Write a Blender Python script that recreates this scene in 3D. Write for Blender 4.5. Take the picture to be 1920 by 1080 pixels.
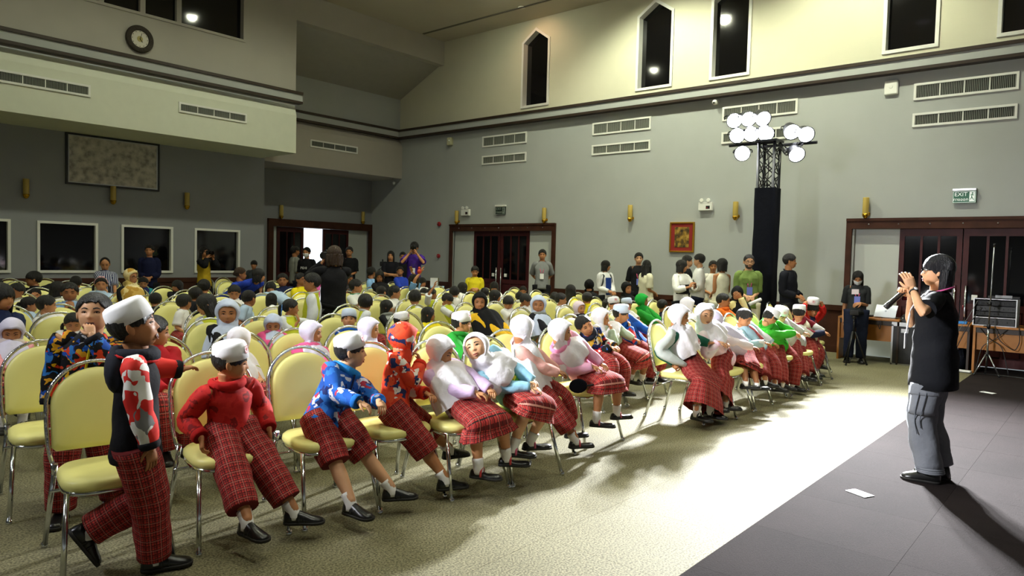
import bpy, bmesh, math, random
import numpy as np
from mathutils import Matrix, Vector

for o in list(bpy.data.objects):
    bpy.data.objects.remove(o)
SC = bpy.context.scene
COL = SC.collection
R = math.radians

# ------------------------------------------------------------------ camera
cam_d = bpy.data.cameras.new('camera')
cam = bpy.data.objects.new('camera', cam_d)
COL.objects.link(cam)
yaw, pit, rol = R(40.3678), R(-2.4688), R(1.46708)
fw = Vector((math.cos(yaw) * math.cos(pit), math.sin(yaw) * math.cos(pit), math.sin(pit)))
rt = Vector((math.sin(yaw), -math.cos(yaw), 0))
up = rt.cross(fw)
rt2 = rt * math.cos(rol) + up * math.sin(rol)
up2 = -rt * math.sin(rol) + up * math.cos(rol)
cm = Matrix((rt2, up2, -fw)).transposed().to_4x4()
cm.translation = (0, 0, 1.5)
cam.matrix_world = cm
cam_d.sensor_width = 36
cam_d.lens = 1335.54 / 1920 * 36
cam_d.clip_start = .05
SC.camera = cam

# ------------------------------------------------------------------ world, exposure
SC.view_settings.view_transform = 'Standard'
SC.view_settings.look = 'None'
SC.view_settings.gamma = 1
SC.view_settings.use_curve_mapping = False
SC.view_settings.exposure = 0.0
w = bpy.data.worlds.new('sky')
SC.world = w
w.use_nodes = True
bg = w.node_tree.nodes['Background']
bg.inputs[0].default_value = (.80, .90, 1.0, 1)
bg.inputs[1].default_value = 3.0

# ------------------------------------------------------------------ lights of the hall
CEIL = 7.02
CEIL_LAMPS = [(x, y) for x in (1.2, 4.6, 8.0, 10.9) for y in (3.6, 7.0, 10.4)]
def spot(name, loc, target, energy, color, size, blend, radius):
    d = bpy.data.lights.new(name, 'SPOT')
    d.energy = energy; d.color = color; d.spot_size = R(size); d.spot_blend = blend; d.shadow_soft_size = radius
    o = bpy.data.objects.new(name, d); COL.objects.link(o)
    o.location = loc
    o.rotation_euler = (Vector(target) - Vector(loc)).to_track_quat('-Z', 'Y').to_euler()
    return o
LAMP_W = [150, 110, 150, 210, 270, 240, 260, 360, 330, 640, 820, 120]       # in the order of CEIL_LAMPS: the rear and the wall-side lamps are turned up
for (x, y), p_ in zip(CEIL_LAMPS, LAMP_W):
    wall_side = x > 10
    spot('ceiling_lamp_light', (x, y, CEIL - .04), (13 if wall_side else x, y, 2.5 if wall_side else 0), p_, (.97, 1.0, .74), 165 if y > 10 else 125, .75 if y > 10 else .6, .10)
STAGE_LAMPS = [(x, .2) for x in (1.2, 4.6, 8.0, 10.9)]
for x, y in STAGE_LAMPS:
    spot('stage_ceiling_light', (x, y, CEIL - .04), (x - .3, 6.2, 0), 330, (1.0, 1.0, .84), 76, .6, .12)
spot('warm_lamp_light', (12.2, 10.3, CEIL - .03), (13.0, 10.3, 6.0), 26, (1, .55, .30), 120, .8, .06)
TOWER = (11.5, 4.39)
# beams of the lamps on the towers (the lamp bodies stand at the same places)
LAMPS = [(-.12, .56, 3.85), (-.12, .32, 3.85), (-.12, .08, 3.83), (-.12, .50, 3.60), (-.12, .26, 3.60), (-.12, .02, 3.58),
         (-.12, .40, 3.30), (-.10, -.38, 3.58), (-.10, -.60, 3.52), (-.10, -.47, 3.22)]
AIMS = [(5.0, .4, 0), (6.2, .1, 0), (7.2, -.1, 0), (3.2, 1.5, 0), (4.2, 1.0, 0), (6.8, .5, 0), (2.6, 1.7, .2), (6.6, .3, 0), (5.8, -.5, .2), (7.8, .7, 0)]
TOWER2 = (-1.5, 5.2)           # its twin on the other side of the stage, outside the picture
AIMS2 = [(6.5, 1.0, 0), (7.5, .6, 0), (8.5, .2, 0), (9.5, 2.0, .8), (7.0, .8, 0), (8.0, 1.2, 0), (10.0, 3.0, 1.2), (6.0, .2, 0), (7.0, -.4, 0), (9.0, .8, 0)]
def lamp_places(tw, flip): return [(tw[0] + (-l[0] if flip else l[0]), tw[1] + l[1], l[2]) for l in LAMPS]
for tw_, aims, flip, p_ in ((TOWER, AIMS, False, 3400), (TOWER2, AIMS2, True, 420)):
    for l, a in zip(lamp_places(tw_, flip), aims):
        v = (Vector(a) - Vector(l)).normalized()
        spot('stage_lamp_beam', Vector(l) + v * .05, a, p_, (.96, .98, 1.0), 46, .9, .06)

# ------------------------------------------------------------------ materials
def lin(c):
    if isinstance(c, str):
        c = tuple(int(c[i:i + 2], 16) / 255 for i in (0, 2, 4))
    return tuple((x / 12.92 if x <= .04045 else ((x + .055) / 1.055) ** 2.4) for x in c)
MATS = {}
def newmat(name):
    m = bpy.data.materials.new(name); m.use_nodes = True
    nt = m.node_tree
    return m, nt, nt.nodes['Principled BSDF']
def N(nt, t, **kw):
    n = nt.nodes.new(t)
    for k, v in kw.items():
        setattr(n, k, v)
    return n
def mat(name, color, rough=.6, metal=0., spec=.5, bump=0., bscale=60., var=0., vscale=6., emis=0., coat=0.):
    """plain procedural material: colour with slight mottling and fine relief"""
    if name in MATS: return MATS[name]
    m, nt, b = newmat(name)
    c = lin(color)
    b.inputs['Base Color'].default_value = (*c, 1)
    b.inputs['Roughness'].default_value = rough
    b.inputs['Metallic'].default_value = metal
    b.inputs['Specular IOR Level'].default_value = spec
    b.inputs['Coat Weight'].default_value = coat
    if var or bump:
        tc = N(nt, 'ShaderNodeTexCoord')
    if var:
        nz = N(nt, 'ShaderNodeTexNoise'); nz.inputs['Scale'].default_value = vscale; nz.inputs['Detail'].default_value = 5
        nt.links.new(tc.outputs['Object'], nz.inputs['Vector'])
        mr = N(nt, 'ShaderNodeMapRange'); mr.inputs[1].default_value = .3; mr.inputs[2].default_value = .7
        mr.inputs[3].default_value = 1 - var; mr.inputs[4].default_value = 1 + var
        nt.links.new(nz.outputs['Fac'], mr.inputs[0])
        mx = N(nt, 'ShaderNodeVectorMath', operation='SCALE'); mx.inputs[0].default_value = c
        nt.links.new(mr.outputs[0], mx.inputs['Scale'])
        nt.links.new(mx.outputs[0], b.inputs['Base Color'])
    if bump:
        nb = N(nt, 'ShaderNodeTexNoise'); nb.inputs['Scale'].default_value = bscale; nb.inputs['Detail'].default_value = 4
        nt.links.new(tc.outputs['Object'], nb.inputs['Vector'])
        bp = N(nt, 'ShaderNodeBump'); bp.inputs['Strength'].default_value = bump; bp.inputs['Distance'].default_value = .02
        nt.links.new(nb.outputs['Fac'], bp.inputs['Height'])
        nt.links.new(bp.outputs[0], b.inputs['Normal'])
    if emis:
        b.inputs['Emission Color'].default_value = (*c, 1); b.inputs['Emission Strength'].default_value = emis
    MATS[name] = m
    return m
def cloth(color, rough=.85):
    return mat('cloth_' + color, color, rough, spec=.2, bump=.25, bscale=28, var=.06, vscale=14)
def band(nt, src, period, width, off=0.):
    a = N(nt, 'ShaderNodeMath', operation='ADD'); a.inputs[1].default_value = off + 100 * period
    nt.links.new(src, a.inputs[0])
    m = N(nt, 'ShaderNodeMath', operation='MODULO'); m.inputs[1].default_value = period
    nt.links.new(a.outputs[0], m.inputs[0])
    l = N(nt, 'ShaderNodeMath', operation='LESS_THAN'); l.inputs[1].default_value = width
    nt.links.new(m.outputs[0], l.inputs[0])
    return l.outputs[0]
def mixc(nt, fac, a, b):
    m = N(nt, 'ShaderNodeMix', data_type='RGBA')
    for s, v in ((0, fac), (6, a), (7, b)):
        if hasattr(v, 'links') or hasattr(v, 'is_linked'): nt.links.new(v, m.inputs[s])
        elif isinstance(v, (int, float)): m.inputs[s].default_value = v
        else: m.inputs[s].default_value = (*v, 1)
    return m.outputs[2]
def plaid():
    if 'plaid' in MATS: return MATS['plaid']
    m, nt, b = newmat('red_tartan')
    uv = N(nt, 'ShaderNodeUVMap'); uv.uv_map = 'uv'
    sp = N(nt, 'ShaderNodeSeparateXYZ'); nt.links.new(uv.outputs[0], sp.inputs[0])
    col = lin('B83A36')
    for ax in (0, 1):
        col = mixc(nt, band(nt, sp.outputs[ax], .024, .0075), col, lin('6A2020')) if ax == 0 else mixc(nt, band(nt, sp.outputs[ax], .024, .0075), col, lin('6A2020'))
    for ax in (0, 1):
        col = mixc(nt, band(nt, sp.outputs[ax], .024, .0026, .012), col, lin('2A2220'))
    mul = mixc(nt, band(nt, sp.outputs[0], .048, .0016, .019), col, lin('C88A7C'))
    mul = mixc(nt, band(nt, sp.outputs[1], .048, .0016, .019), mul, lin('C88A7C'))
    nt.links.new(mul, b.inputs['Base Color'])
    b.inputs['Roughness'].default_value = .85; b.inputs['Specular IOR Level'].default_value = .2
    MATS['plaid'] = m
    return m
def stripes(name, base, dark, period=.03, width=.012):
    if name in MATS: return MATS[name]
    m, nt, b = newmat(name)
    uv = N(nt, 'ShaderNodeUVMap'); uv.uv_map = 'uv'
    sp = N(nt, 'ShaderNodeSeparateXYZ'); nt.links.new(uv.outputs[0], sp.inputs[0])
    nt.links.new(mixc(nt, band(nt, sp.outputs[0], period, width), lin(base), lin(dark)), b.inputs['Base Color'])
    b.inputs['Roughness'].default_value = .85
    MATS[name] = m
    return m
def printed(name, cols, scale=14., dist=.25):
    """printed fabric: irregular patches of several colours"""
    if name in MATS: return MATS[name]
    m, nt, b = newmat(name)
    tc = N(nt, 'ShaderNodeTexCoord')
    nz = N(nt, 'ShaderNodeTexNoise'); nz.inputs['Scale'].default_value = scale * .8; nz.inputs['Detail'].default_value = 2
    nt.links.new(tc.outputs['Object'], nz.inputs['Vector'])
    sc = N(nt, 'ShaderNodeVectorMath', operation='SCALE'); sc.inputs['Scale'].default_value = dist
    nt.links.new(nz.outputs['Color'], sc.inputs[0])
    ad = N(nt, 'ShaderNodeVectorMath', operation='ADD')
    nt.links.new(tc.outputs['Object'], ad.inputs[0]); nt.links.new(sc.outputs[0], ad.inputs[1])
    vo = N(nt, 'ShaderNodeTexVoronoi'); vo.inputs['Scale'].default_value = scale
    nt.links.new(ad.outputs[0], vo.inputs['Vector'])
    sp = N(nt, 'ShaderNodeSeparateXYZ'); nt.links.new(vo.outputs['Color'], sp.inputs[0])
    cr = N(nt, 'ShaderNodeValToRGB'); cr.color_ramp.interpolation = 'CONSTANT'
    e = cr.color_ramp.elements
    e[0].position = 0; e[0].color = (*lin(cols[0]), 1)
    e[1].position = 1 / len(cols); e[1].color = (*lin(cols[1]), 1)
    for i, c in enumerate(cols[2:], 2):
        n = e.new(i / len(cols)); n.color = (*lin(c), 1)
    nt.links.new(sp.outputs[0], cr.inputs[0])
    nt.links.new(cr.outputs[0], b.inputs['Base Color'])
    b.inputs['Roughness'].default_value = .75; b.inputs['Specular IOR Level'].default_value = .25
    MATS[name] = m
    return m

CHROME = mat('chrome', 'D8DCE0', .13, 1.0)
def chrome_hammered():
    m, nt, b = newmat('hammered_chrome')
    b.inputs['Base Color'].default_value = (.72, .74, .76, 1); b.inputs['Metallic'].default_value = 1
    b.inputs['Roughness'].default_value = .2
    tc = N(nt, 'ShaderNodeTexCoord'); nz = N(nt, 'ShaderNodeTexNoise'); nz.inputs['Scale'].default_value = 38
    nt.links.new(tc.outputs['Object'], nz.inputs['Vector'])
    bp = N(nt, 'ShaderNodeBump'); bp.inputs['Strength'].default_value = .35; bp.inputs['Distance'].default_value = .02
    nt.links.new(nz.outputs['Fac'], bp.inputs['Height']); nt.links.new(bp.outputs[0], b.inputs['Normal'])
    return m
HAMMER = chrome_hammered()
VINYL = mat('cream_vinyl', 'EEE892', .42, spec=.45, bump=.05, bscale=9, var=.02)
WOOD = mat('dark_mahogany', '43261A', .6, spec=.2, bump=.08, bscale=25, var=.25, vscale=5)
WOOD_R = mat('red_mahogany', '42191A', .5, spec=.25, bump=.06, bscale=22, var=.2, vscale=4)
BROWN = mat('dark_brown_trim', '33261C', .45, var=.15)
GREY = mat('grey_wall_paint', 'AFB2B0', .8, spec=.25, bump=.03, bscale=40, var=.025, vscale=2)
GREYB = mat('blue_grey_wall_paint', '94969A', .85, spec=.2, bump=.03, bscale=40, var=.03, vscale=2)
GREYD = mat('warm_grey_paint', 'B6B2A8', .85, spec=.2, bump=.03, bscale=40, var=.03, vscale=2)
CREAM = mat('cream_wall_paint', 'D6D3BC', .8, spec=.25, bump=.03, bscale=40, var=.02, vscale=2)
WHITE = mat('white_paint', 'E8E8E2', .45)
SOFFIT = mat('soffit_paint', 'A8A59B', .9, var=.03)
BLACKG = mat('dark_glass', '08080B', .06, spec=.6)
BLACK = mat('black_plastic', '141416', .45)
BLACKC = mat('black_cloth', '10121C', .9, spec=.15, bump=.3, bscale=12)
STEEL = mat('brushed_aluminium', 'B8BABC', .3, 1.0, bump=.03, bscale=80)
BRASS = mat('polished_brass', 'C79A2E', .25, 1.0)
AMBER = mat('amber_shade', 'B9A050', .4, spec=.4)
GOLD = mat('gilt_frame', 'B88A2A', .35, .8, bump=.2, bscale=60)
DESKW = mat('orange_veneer', 'A8691E', .45, bump=.03, bscale=30, var=.12, vscale=6)
PLASTW = mat('white_plastic', 'ECECE6', .4)
REDP = mat('red_enamel', 'A01420', .35)
PAPER = mat('white_paper', 'F0F0F0', .7)

def floor_mat():
    m, nt, b = newmat('speckled_carpet_beige')
    tc = N(nt, 'ShaderNodeTexCoord')
    n1 = N(nt, 'ShaderNodeTexNoise'); n1.inputs['Scale'].default_value = 95; n1.inputs['Detail'].default_value = 3
    n2 = N(nt, 'ShaderNodeTexNoise'); n2.inputs['Scale'].default_value = 1.6; n2.inputs['Detail'].default_value = 4
    geo = N(nt, 'ShaderNodeNewGeometry')
    for n in (n1, n2): nt.links.new(geo.outputs['Position'], n.inputs['Vector'])
    cr = N(nt, 'ShaderNodeValToRGB'); e = cr.color_ramp.elements
    e[0].position = .36; e[0].color = (*lin('56523E'), 1); e[1].position = .62; e[1].color = (*lin('938E70'), 1)
    nt.links.new(n1.outputs['Fac'], cr.inputs[0])
    cr2 = N(nt, 'ShaderNodeValToRGB'); e = cr2.color_ramp.elements
    e[0].position = .3; e[0].color = (.86, .85, .80, 1); e[1].position = .65; e[1].color = (1, 1, 1, 1)
    nt.links.new(n2.outputs['Fac'], cr2.inputs[0])
    mx = N(nt, 'ShaderNodeMix', data_type='RGBA', blend_type='MULTIPLY'); mx.inputs[0].default_value = 1
    nt.links.new(cr.outputs[0], mx.inputs[6]); nt.links.new(cr2.outputs[0], mx.inputs[7])
    nt.links.new(mx.outputs[2], b.inputs['Base Color'])
    b.inputs['Roughness'].default_value = .75; b.inputs['Specular IOR Level'].default_value = .2
    bp = N(nt, 'ShaderNodeBump'); bp.inputs['Strength'].default_value = .15; bp.inputs['Distance'].default_value = .01
    nt.links.new(n1.outputs['Fac'], bp.inputs['Height']); nt.links.new(bp.outputs[0], b.inputs['Normal'])
    return m
def carpet_mat(name, c1, c2):
    m, nt, b = newmat(name)
    n1 = N(nt, 'ShaderNodeTexNoise'); n1.inputs['Scale'].default_value = 160; n1.inputs['Detail'].default_value = 2
    n2 = N(nt, 'ShaderNodeTexNoise'); n2.inputs['Scale'].default_value = 2.4; n2.inputs['Detail'].default_value = 3
    geo = N(nt, 'ShaderNodeNewGeometry')
    for n in (n1, n2): nt.links.new(geo.outputs['Position'], n.inputs['Vector'])
    a = N(nt, 'ShaderNodeMath', operation='MULTIPLY_ADD'); a.inputs[1].default_value = .55; a.inputs[2].default_value = .0
    nt.links.new(n1.outputs['Fac'], a.inputs[0])
    a2 = N(nt, 'ShaderNodeMath', operation='MULTIPLY_ADD'); a2.inputs[1].default_value = .45
    nt.links.new(n2.outputs['Fac'], a2.inputs[0]); nt.links.new(a.outputs[0], a2.inputs[2])
    cr = N(nt, 'ShaderNodeValToRGB'); e = cr.color_ramp.elements
    e[0].position = .3; e[0].color = (*lin(c1), 1); e[1].position = .7; e[1].color = (*lin(c2), 1)
    nt.links.new(a2.outputs[0], cr.inputs[0]); nt.links.new(cr.outputs[0], b.inputs['Base Color'])
    b.inputs['Roughness'].default_value = .95; b.inputs['Specular IOR Level'].default_value = .1
    bp = N(nt, 'ShaderNodeBump'); bp.inputs['Strength'].default_value = .4; bp.inputs['Distance'].default_value = .01
    nt.links.new(n1.outputs['Fac'], bp.inputs['Height']); nt.links.new(bp.outputs[0], b.inputs['Normal'])
    return m
FLOOR = floor_mat()
CARPETS = [carpet_mat('plum_grey_carpet_a', '1C1717', '2A2323'), carpet_mat('plum_grey_carpet_b', '1B1616', '282121'), carpet_mat('plum_grey_carpet_c', '1E1919', '2C2525')]

# ------------------------------------------------------------------ mesh helpers
class MB:
    """collects vertices, faces, uvs and material slots of one mesh"""
    def __init__(s): s.v = []; s.n = 0; s.f = []; s.uv = []; s.mi = []; s.sm = []
    def add(s, V, F, uv=None, mi=0, smooth=True):
        V = np.asarray(V, float).reshape(-1, 3)
        for k, f in enumerate(F):
            s.f.append([int(i) + s.n for i in f]); s.mi.append(mi); s.sm.append(smooth and len(f) <= 4)
            s.uv.append(uv[k] if uv is not None else [(0., 0.)] * len(f))
        s.v.append(V); s.n += len(V)
        return s
    def box(s, x0, x1, y0, y1, z0, z1, mi=0):
        V = [(x, y, z) for z in (z0, z1) for y in (y0, y1) for x in (x0, x1)]
        F = [(0, 2, 3, 1), (4, 5, 7, 6), (0, 1, 5, 4), (2, 6, 7, 3), (0, 4, 6, 2), (1, 3, 7, 5)]
        return s.add(V, F, None, mi, False)
    def quad(s, a, b, c, d, mi=0): return s.add([a, b, c, d], [(0, 1, 2, 3)], None, mi, False)
    def prism(s, poly, ax, a0, a1, mi=0):
        """closed polygon (2d, other two axes in order) extruded along axis ax"""
        n = len(poly); V = []
        for a in (a0, a1):
            for p in poly:
                q = list(p); q.insert(ax, a); V.append(q)
        F = [tuple(range(n - 1, -1, -1)), tuple(range(n, 2 * n))] + [(i, (i + 1) % n, n + (i + 1) % n, n + i) for i in range(n)]
        return s.add(V, F, None, mi, False)
    def mesh(s, name, mats):
        me = bpy.data.meshes.new(name)
        V = np.concatenate(s.v) if s.v else np.zeros((0, 3))
        me.from_pydata(V.tolist(), [], s.f)
        ul = me.uv_layers.new(name='uv')
        ul.data.foreach_set('uv', np.array([c for f in s.uv for c in f], dtype=np.float32).ravel())
        me.polygons.foreach_set('material_index', s.mi)
        me.polygons.foreach_set('use_smooth', s.sm)
        for m in (mats if isinstance(mats, (list, tuple)) else [mats]): me.materials.append(m)
        bm = bmesh.new(); bm.from_mesh(me); bmesh.ops.recalc_face_normals(bm, faces=bm.faces); bm.to_mesh(me); bm.free()
        me.update()
        return me
    def obj(s, name, mats, parent=None): return link(name, s.mesh(name, mats), parent)
def link(name, me, parent=None, M=None):
    o = bpy.data.objects.new(name, me); COL.objects.link(o)
    if parent is not None: o.parent = parent
    if M is not None: o.matrix_basis = M
    return o
def bevel(o, w=.004, seg=2):
    m = o.modifiers.new('bevel', 'BEVEL'); m.width = w; m.segments = seg; m.limit_method = 'ANGLE'
    return o
def tag(o, label=None, cat=None, group=None, kind=None):
    if label: o['label'] = label
    if cat: o['category'] = cat
    if group: o['group'] = group
    if kind: o['kind'] = kind
    return o
def struct(name, mb, mats, parent=None):
    o = mb.obj(name, mats, parent)
    if parent is None: o['kind'] = 'structure'
    return o
def empty(name, loc=(0, 0, 0), rz=0., label=None, cat=None, group=None):
    o = bpy.data.objects.new(name, None); COL.objects.link(o); o.location = loc; o.rotation_euler = (0, 0, rz); o.empty_display_size = .1
    return tag(o, label, cat, group)
def unit(v): v = np.asarray(v, float); return v / (np.linalg.norm(v) + 1e-12)
def tube(pts, rad, n=14, ref=(0, 0, 1), sub=1, relax=0, caps=(True, True), fold=0., ph=0., uvo=(0., 0.), power=2., kf=60., pleat=0., npl=9):
    """loft of elliptical rings along a path; returns V, F, uv.  rad: (r) or (rx, ry); rx lies along ref"""
    P = np.asarray(pts, float); Rr = np.asarray([(r, r) if np.isscalar(r) else r for r in rad], float)
    RF = np.asarray(ref, float)
    if RF.ndim == 1: RF = np.tile(RF, (len(P), 1))
    if sub > 1:
        t = np.arange(len(P)); T = np.linspace(0, len(P) - 1, (len(P) - 1) * sub + 1)
        ip = lambda A: np.stack([np.interp(T, t, A[:, k]) for k in range(A.shape[1])], 1)
        P, Rr, RF = ip(P), ip(Rr), ip(RF)
        for _ in range(relax):
            P[1:-1] = .5 * P[1:-1] + .25 * (P[:-2] + P[2:]); Rr[1:-1] = .5 * Rr[1:-1] + .25 * (Rr[:-2] + Rr[2:])
    m = len(P)
    T = np.gradient(P, axis=0); T /= np.linalg.norm(T, axis=1)[:, None] + 1e-12
    A = RF - (RF * T).sum(1)[:, None] * T
    bad = np.linalg.norm(A, axis=1) < 1e-3
    if bad.any(): A[bad] = np.cross(T[bad], (0.31, .9, .2))
    A /= np.linalg.norm(A, axis=1)[:, None]
    B = np.cross(T, A)
    th = np.arange(n) / n * 2 * np.pi
    ct, st = np.cos(th), np.sin(th)
    if power != 2.:
        k = (np.abs(ct) ** power + np.abs(st) ** power) ** (-1 / power); ct, st = ct * k, st * k
    L = np.concatenate([[0], np.cumsum(np.linalg.norm(np.diff(P, axis=0), axis=1))])
    g = np.ones((m, n))
    if fold:
        w = np.sin(np.linspace(0, np.pi, m)) ** .4
        ff = np.sin(L[:, None] * kf + 1.7 * np.sin(th[None] * 2 + ph) + ph) * .6 + np.sin(L[:, None] * kf * .55 - th[None] * 3 + ph * 2.3) * .5 + np.sin(th[None] * 5 + ph + L[:, None] * 11) * .35
        g = 1 + ff * w[:, None] * fold / (Rr.mean(1)[:, None] + 1e-6)
    if pleat:
        w2 = np.linspace(0, 1, m)[:, None] ** 1.3
        g = g + (np.sin(th[None] * npl + ph + 1.2 * np.sin(th[None] * 2 + ph)) + .5 * np.sin(th[None] * (npl * 1.7 // 1) + 2 * ph + L[:, None] * 4)) * w2 * pleat / (Rr.mean(1)[:, None] + 1e-6)
    V = P[:, None] + (A[:, None] * (ct[None, :, None] * Rr[:, :1, None]) + B[:, None] * (st[None, :, None] * Rr[:, 1:, None])) * g[..., None]
    V = V.reshape(-1, 3)
    F, UV = [], []
    C = 2 * np.pi * Rr.mean(1)
    cm_ = max(C.mean(), 1e-6)
    for i in range(m - 1):
        for j in range(n):
            j2 = (j + 1) % n
            F.append((i * n + j, i * n + j2, (i + 1) * n + j2, (i + 1) * n + j))
            u0, u1 = j / n * cm_ + uvo[0], (j + 1) / n * cm_ + uvo[0]
            UV.append([(u0, L[i] + uvo[1]), (u1, L[i] + uvo[1]), (u1, L[i + 1] + uvo[1]), (u0, L[i + 1] + uvo[1])])
    for k, on in ((0, caps[0]), (1, caps[1])):
        if on:
            r = tuple(range(n - 1, -1, -1)) if k == 0 else tuple(range((m - 1) * n, m * n))
            F.append(r); UV.append([(0., 0.)] * n)
    return V, F, UV
def ell(c, r, M=None, nu=14, nv=9):
    """closed ellipsoid"""
    V = [(0, 0, -1)]
    for i in range(1, nv):
        p = -math.pi / 2 + math.pi * i / nv
        V += [(math.cos(p) * math.cos(a), math.cos(p) * math.sin(a), math.sin(p)) for a in np.arange(nu) / nu * 2 * np.pi]
    V.append((0, 0, 1))
    F = [(0, 1 + (j + 1) % nu, 1 + j) for j in range(nu)]
    for i in range(nv - 2):
        F += [(1 + i * nu + j, 1 + i * nu + (j + 1) % nu, 1 + (i + 1) * nu + (j + 1) % nu, 1 + (i + 1) * nu + j) for j in range(nu)]
    t = 1 + (nv - 2) * nu; e = len(V) - 1
    F += [(t + j, t + (j + 1) % nu, e) for j in range(nu)]
    V = np.array(V) * np.asarray(r, float)
    if M is not None: V = V @ np.asarray(M).T
    return V + np.asarray(c, float), F
def pipe(mb, pts, r, n=8, mi=0, sub=1, relax=0, ref=(0.2, .3, 1)):
    V, F, U = tube(pts, [r] * len(pts), n, ref, sub, relax); mb.add(V, F, U, mi); return mb
def lathe(mb, prof, c=(0, 0, 0), n=20, mi=0, axis=2, sx=1., sy=1.):
    """profile of (radius, height) turned about an axis"""
    V = []
    for r, h in prof:
        for a in np.arange(n) / n * 2 * np.pi:
            p = [r * math.cos(a) * sx, r * math.sin(a) * sy, h]
            if axis == 0: p = [h, p[0], p[1]]
            if axis == 1: p = [p[1], h, p[0]]
            V.append(np.array(p) + np.array(c))
    m = len(prof)
    F = [(i * n + j, i * n + (j + 1) % n, (i + 1) * n + (j + 1) % n, (i + 1) * n + j) for i in range(m - 1) for j in range(n)]
    F += [tuple(range(n - 1, -1, -1)), tuple(range((m - 1) * n, m * n))]
    mb.add(V, F, None, mi); return mb
def panel_with_holes(mb, to3, u0, u1, v0, v1, holes, mi=0):
    """flat wall cut by rectangular holes; to3(u, v) gives the 3d point"""
    us = sorted({u0, u1, *[h[0] for h in holes], *[h[1] for h in holes]}); vs = sorted({v0, v1, *[h[2] for h in holes], *[h[3] for h in holes]})
    us = [u for u in us if u0 <= u <= u1]; vs = [v for v in vs if v0 <= v <= v1]
    for a, b in zip(us, us[1:]):
        for c, d in zip(vs, vs[1:]):
            mu, mv = (a + b) / 2, (c + d) / 2
            if any(h[0] < mu < h[1] and h[2] < mv < h[3] for h in holes): continue
            mb.quad(to3(a, c), to3(b, c), to3(b, d), to3(a, d), mi)
# ------------------------------------------------------------------ room shell
W = 13.0; XL, YF = -7.0, -6.0
fl = MB(); fl.box(XL, W, 4.53, 16.43, -.2, 0); fl.box(XL, W, YF, 4.53, -.2, -.012)
floor = struct('floor', fl, FLOOR)
# carpet squares: beige ones in the clear strip, dark ones on the stage side, laid with hairline joints
tb = MB(); g = .0006; S = .75
tb.box(g, S - g, g, S - g, -.0125, 0)
tile_me = tb.mesh('carpet_tile', FLOOR)
for i in range(-1, 18):
    for j in range(4):
        x = i * S; 
        if x + S > W: continue
        o = link('carpet_tile', tile_me, floor); o.location = (x, 1.53 + j * S, 0)
fx = MB(); fx.box(XL, -S, 1.53, 4.53, -.012, 0); fx.box(17 * S, W, 1.53, 4.53, -.012, 0); struct('carpet_border', fx, FLOOR, floor)
dark_me = []
for k in range(3):
    tb = MB(); tb.box(g, S - g, g, S - g, -.0125, .002); dark_me.append(tb.mesh('dark_carpet_tile', CARPETS[k]))
rnd = random.Random(4)
for i in range(1, 17):
    for j in range(6):
        o = link('dark_carpet_tile', dark_me[rnd.randrange(3)], floor); o.location = (.25 + i * S, 1.53 - (j + 1) * S, 0)
fx = MB(); fx.box(XL, .25 + S, YF, 1.53, -.012, .002); fx.box(.25 + 17 * S - .001, W, YF, 1.53, -.012, .002) if .25 + 17 * S < W else None
fx.box(.25 + S, W, YF, 1.53 - 6 * S, -.012, .002); struct('carpet_field', fx, CARPETS[0], floor)

cl = MB(); cl.box(XL, W + .2, YF, 13.6, CEIL, CEIL + .2)
ceiling = struct('ceiling', cl, mat('ceiling_paint', 'BDB6A4', .9, var=.03, vscale=1.5))
t = MB(); t.box(12.18, 12.24, YF, 13.5, CEIL - .012, CEIL); struct('trim_1', t, mat('ceiling_groove', '6A655C', .9))
w_ = MB(); w_.box(XL - .2, XL, YF - .2, 16.6, -.2, CEIL + .2); struct('wall_left', w_, GREY)
w_ = MB(); w_.box(XL, W + .2, YF - .2, YF, -.2, CEIL + .2); struct('wall_stage', w_, GREY)

# right wall: grey below the cornice, cream above it, with pointed windows and door recesses
PW = [(10.09, 10.915), (6.98, 7.82), (5.39, 6.19), (2.335, 3.15), (.75, 1.57), (-2.3, -1.5)]
DZ = 2.13
doors_r = [(9.87, 13.05, 0, DZ), (.26, 3.445, 0, DZ)]
rw = MB()
R3 = lambda u, v: (W, u, v)
panel_with_holes(rw, R3, YF, 16.43, 0, 4.7, doors_r, 0)
panel_with_holes(rw, R3, YF, 16.43, 4.7, CEIL + .1, [(a, b, 5.0, 6.82) for a, b in PW], 1)
for a, b in PW:
    m_ = (a + b) / 2
    for yy in (a, b):
        rw.add([(W, yy, 6.53), (W, m_, 6.82), (W, yy, 6.82)], [(0, 1, 2)], None, 1, False)
    P_ = [(a, 5.0), (b, 5.0), (b, 6.53), (m_, 6.82), (a, 6.53)]
    for (p, q) in zip(P_, P_[1:] + P_[:1]):
        rw.quad((W, *p), (W, *q), (W + .16, *q), (W + .16, *p), 1)
rw.box(W + .25, W + .4, YF, 16.43, -.2, CEIL, 0)
wall_right = struct('wall_right', rw, [GREY, CREAM])
n = 0
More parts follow.
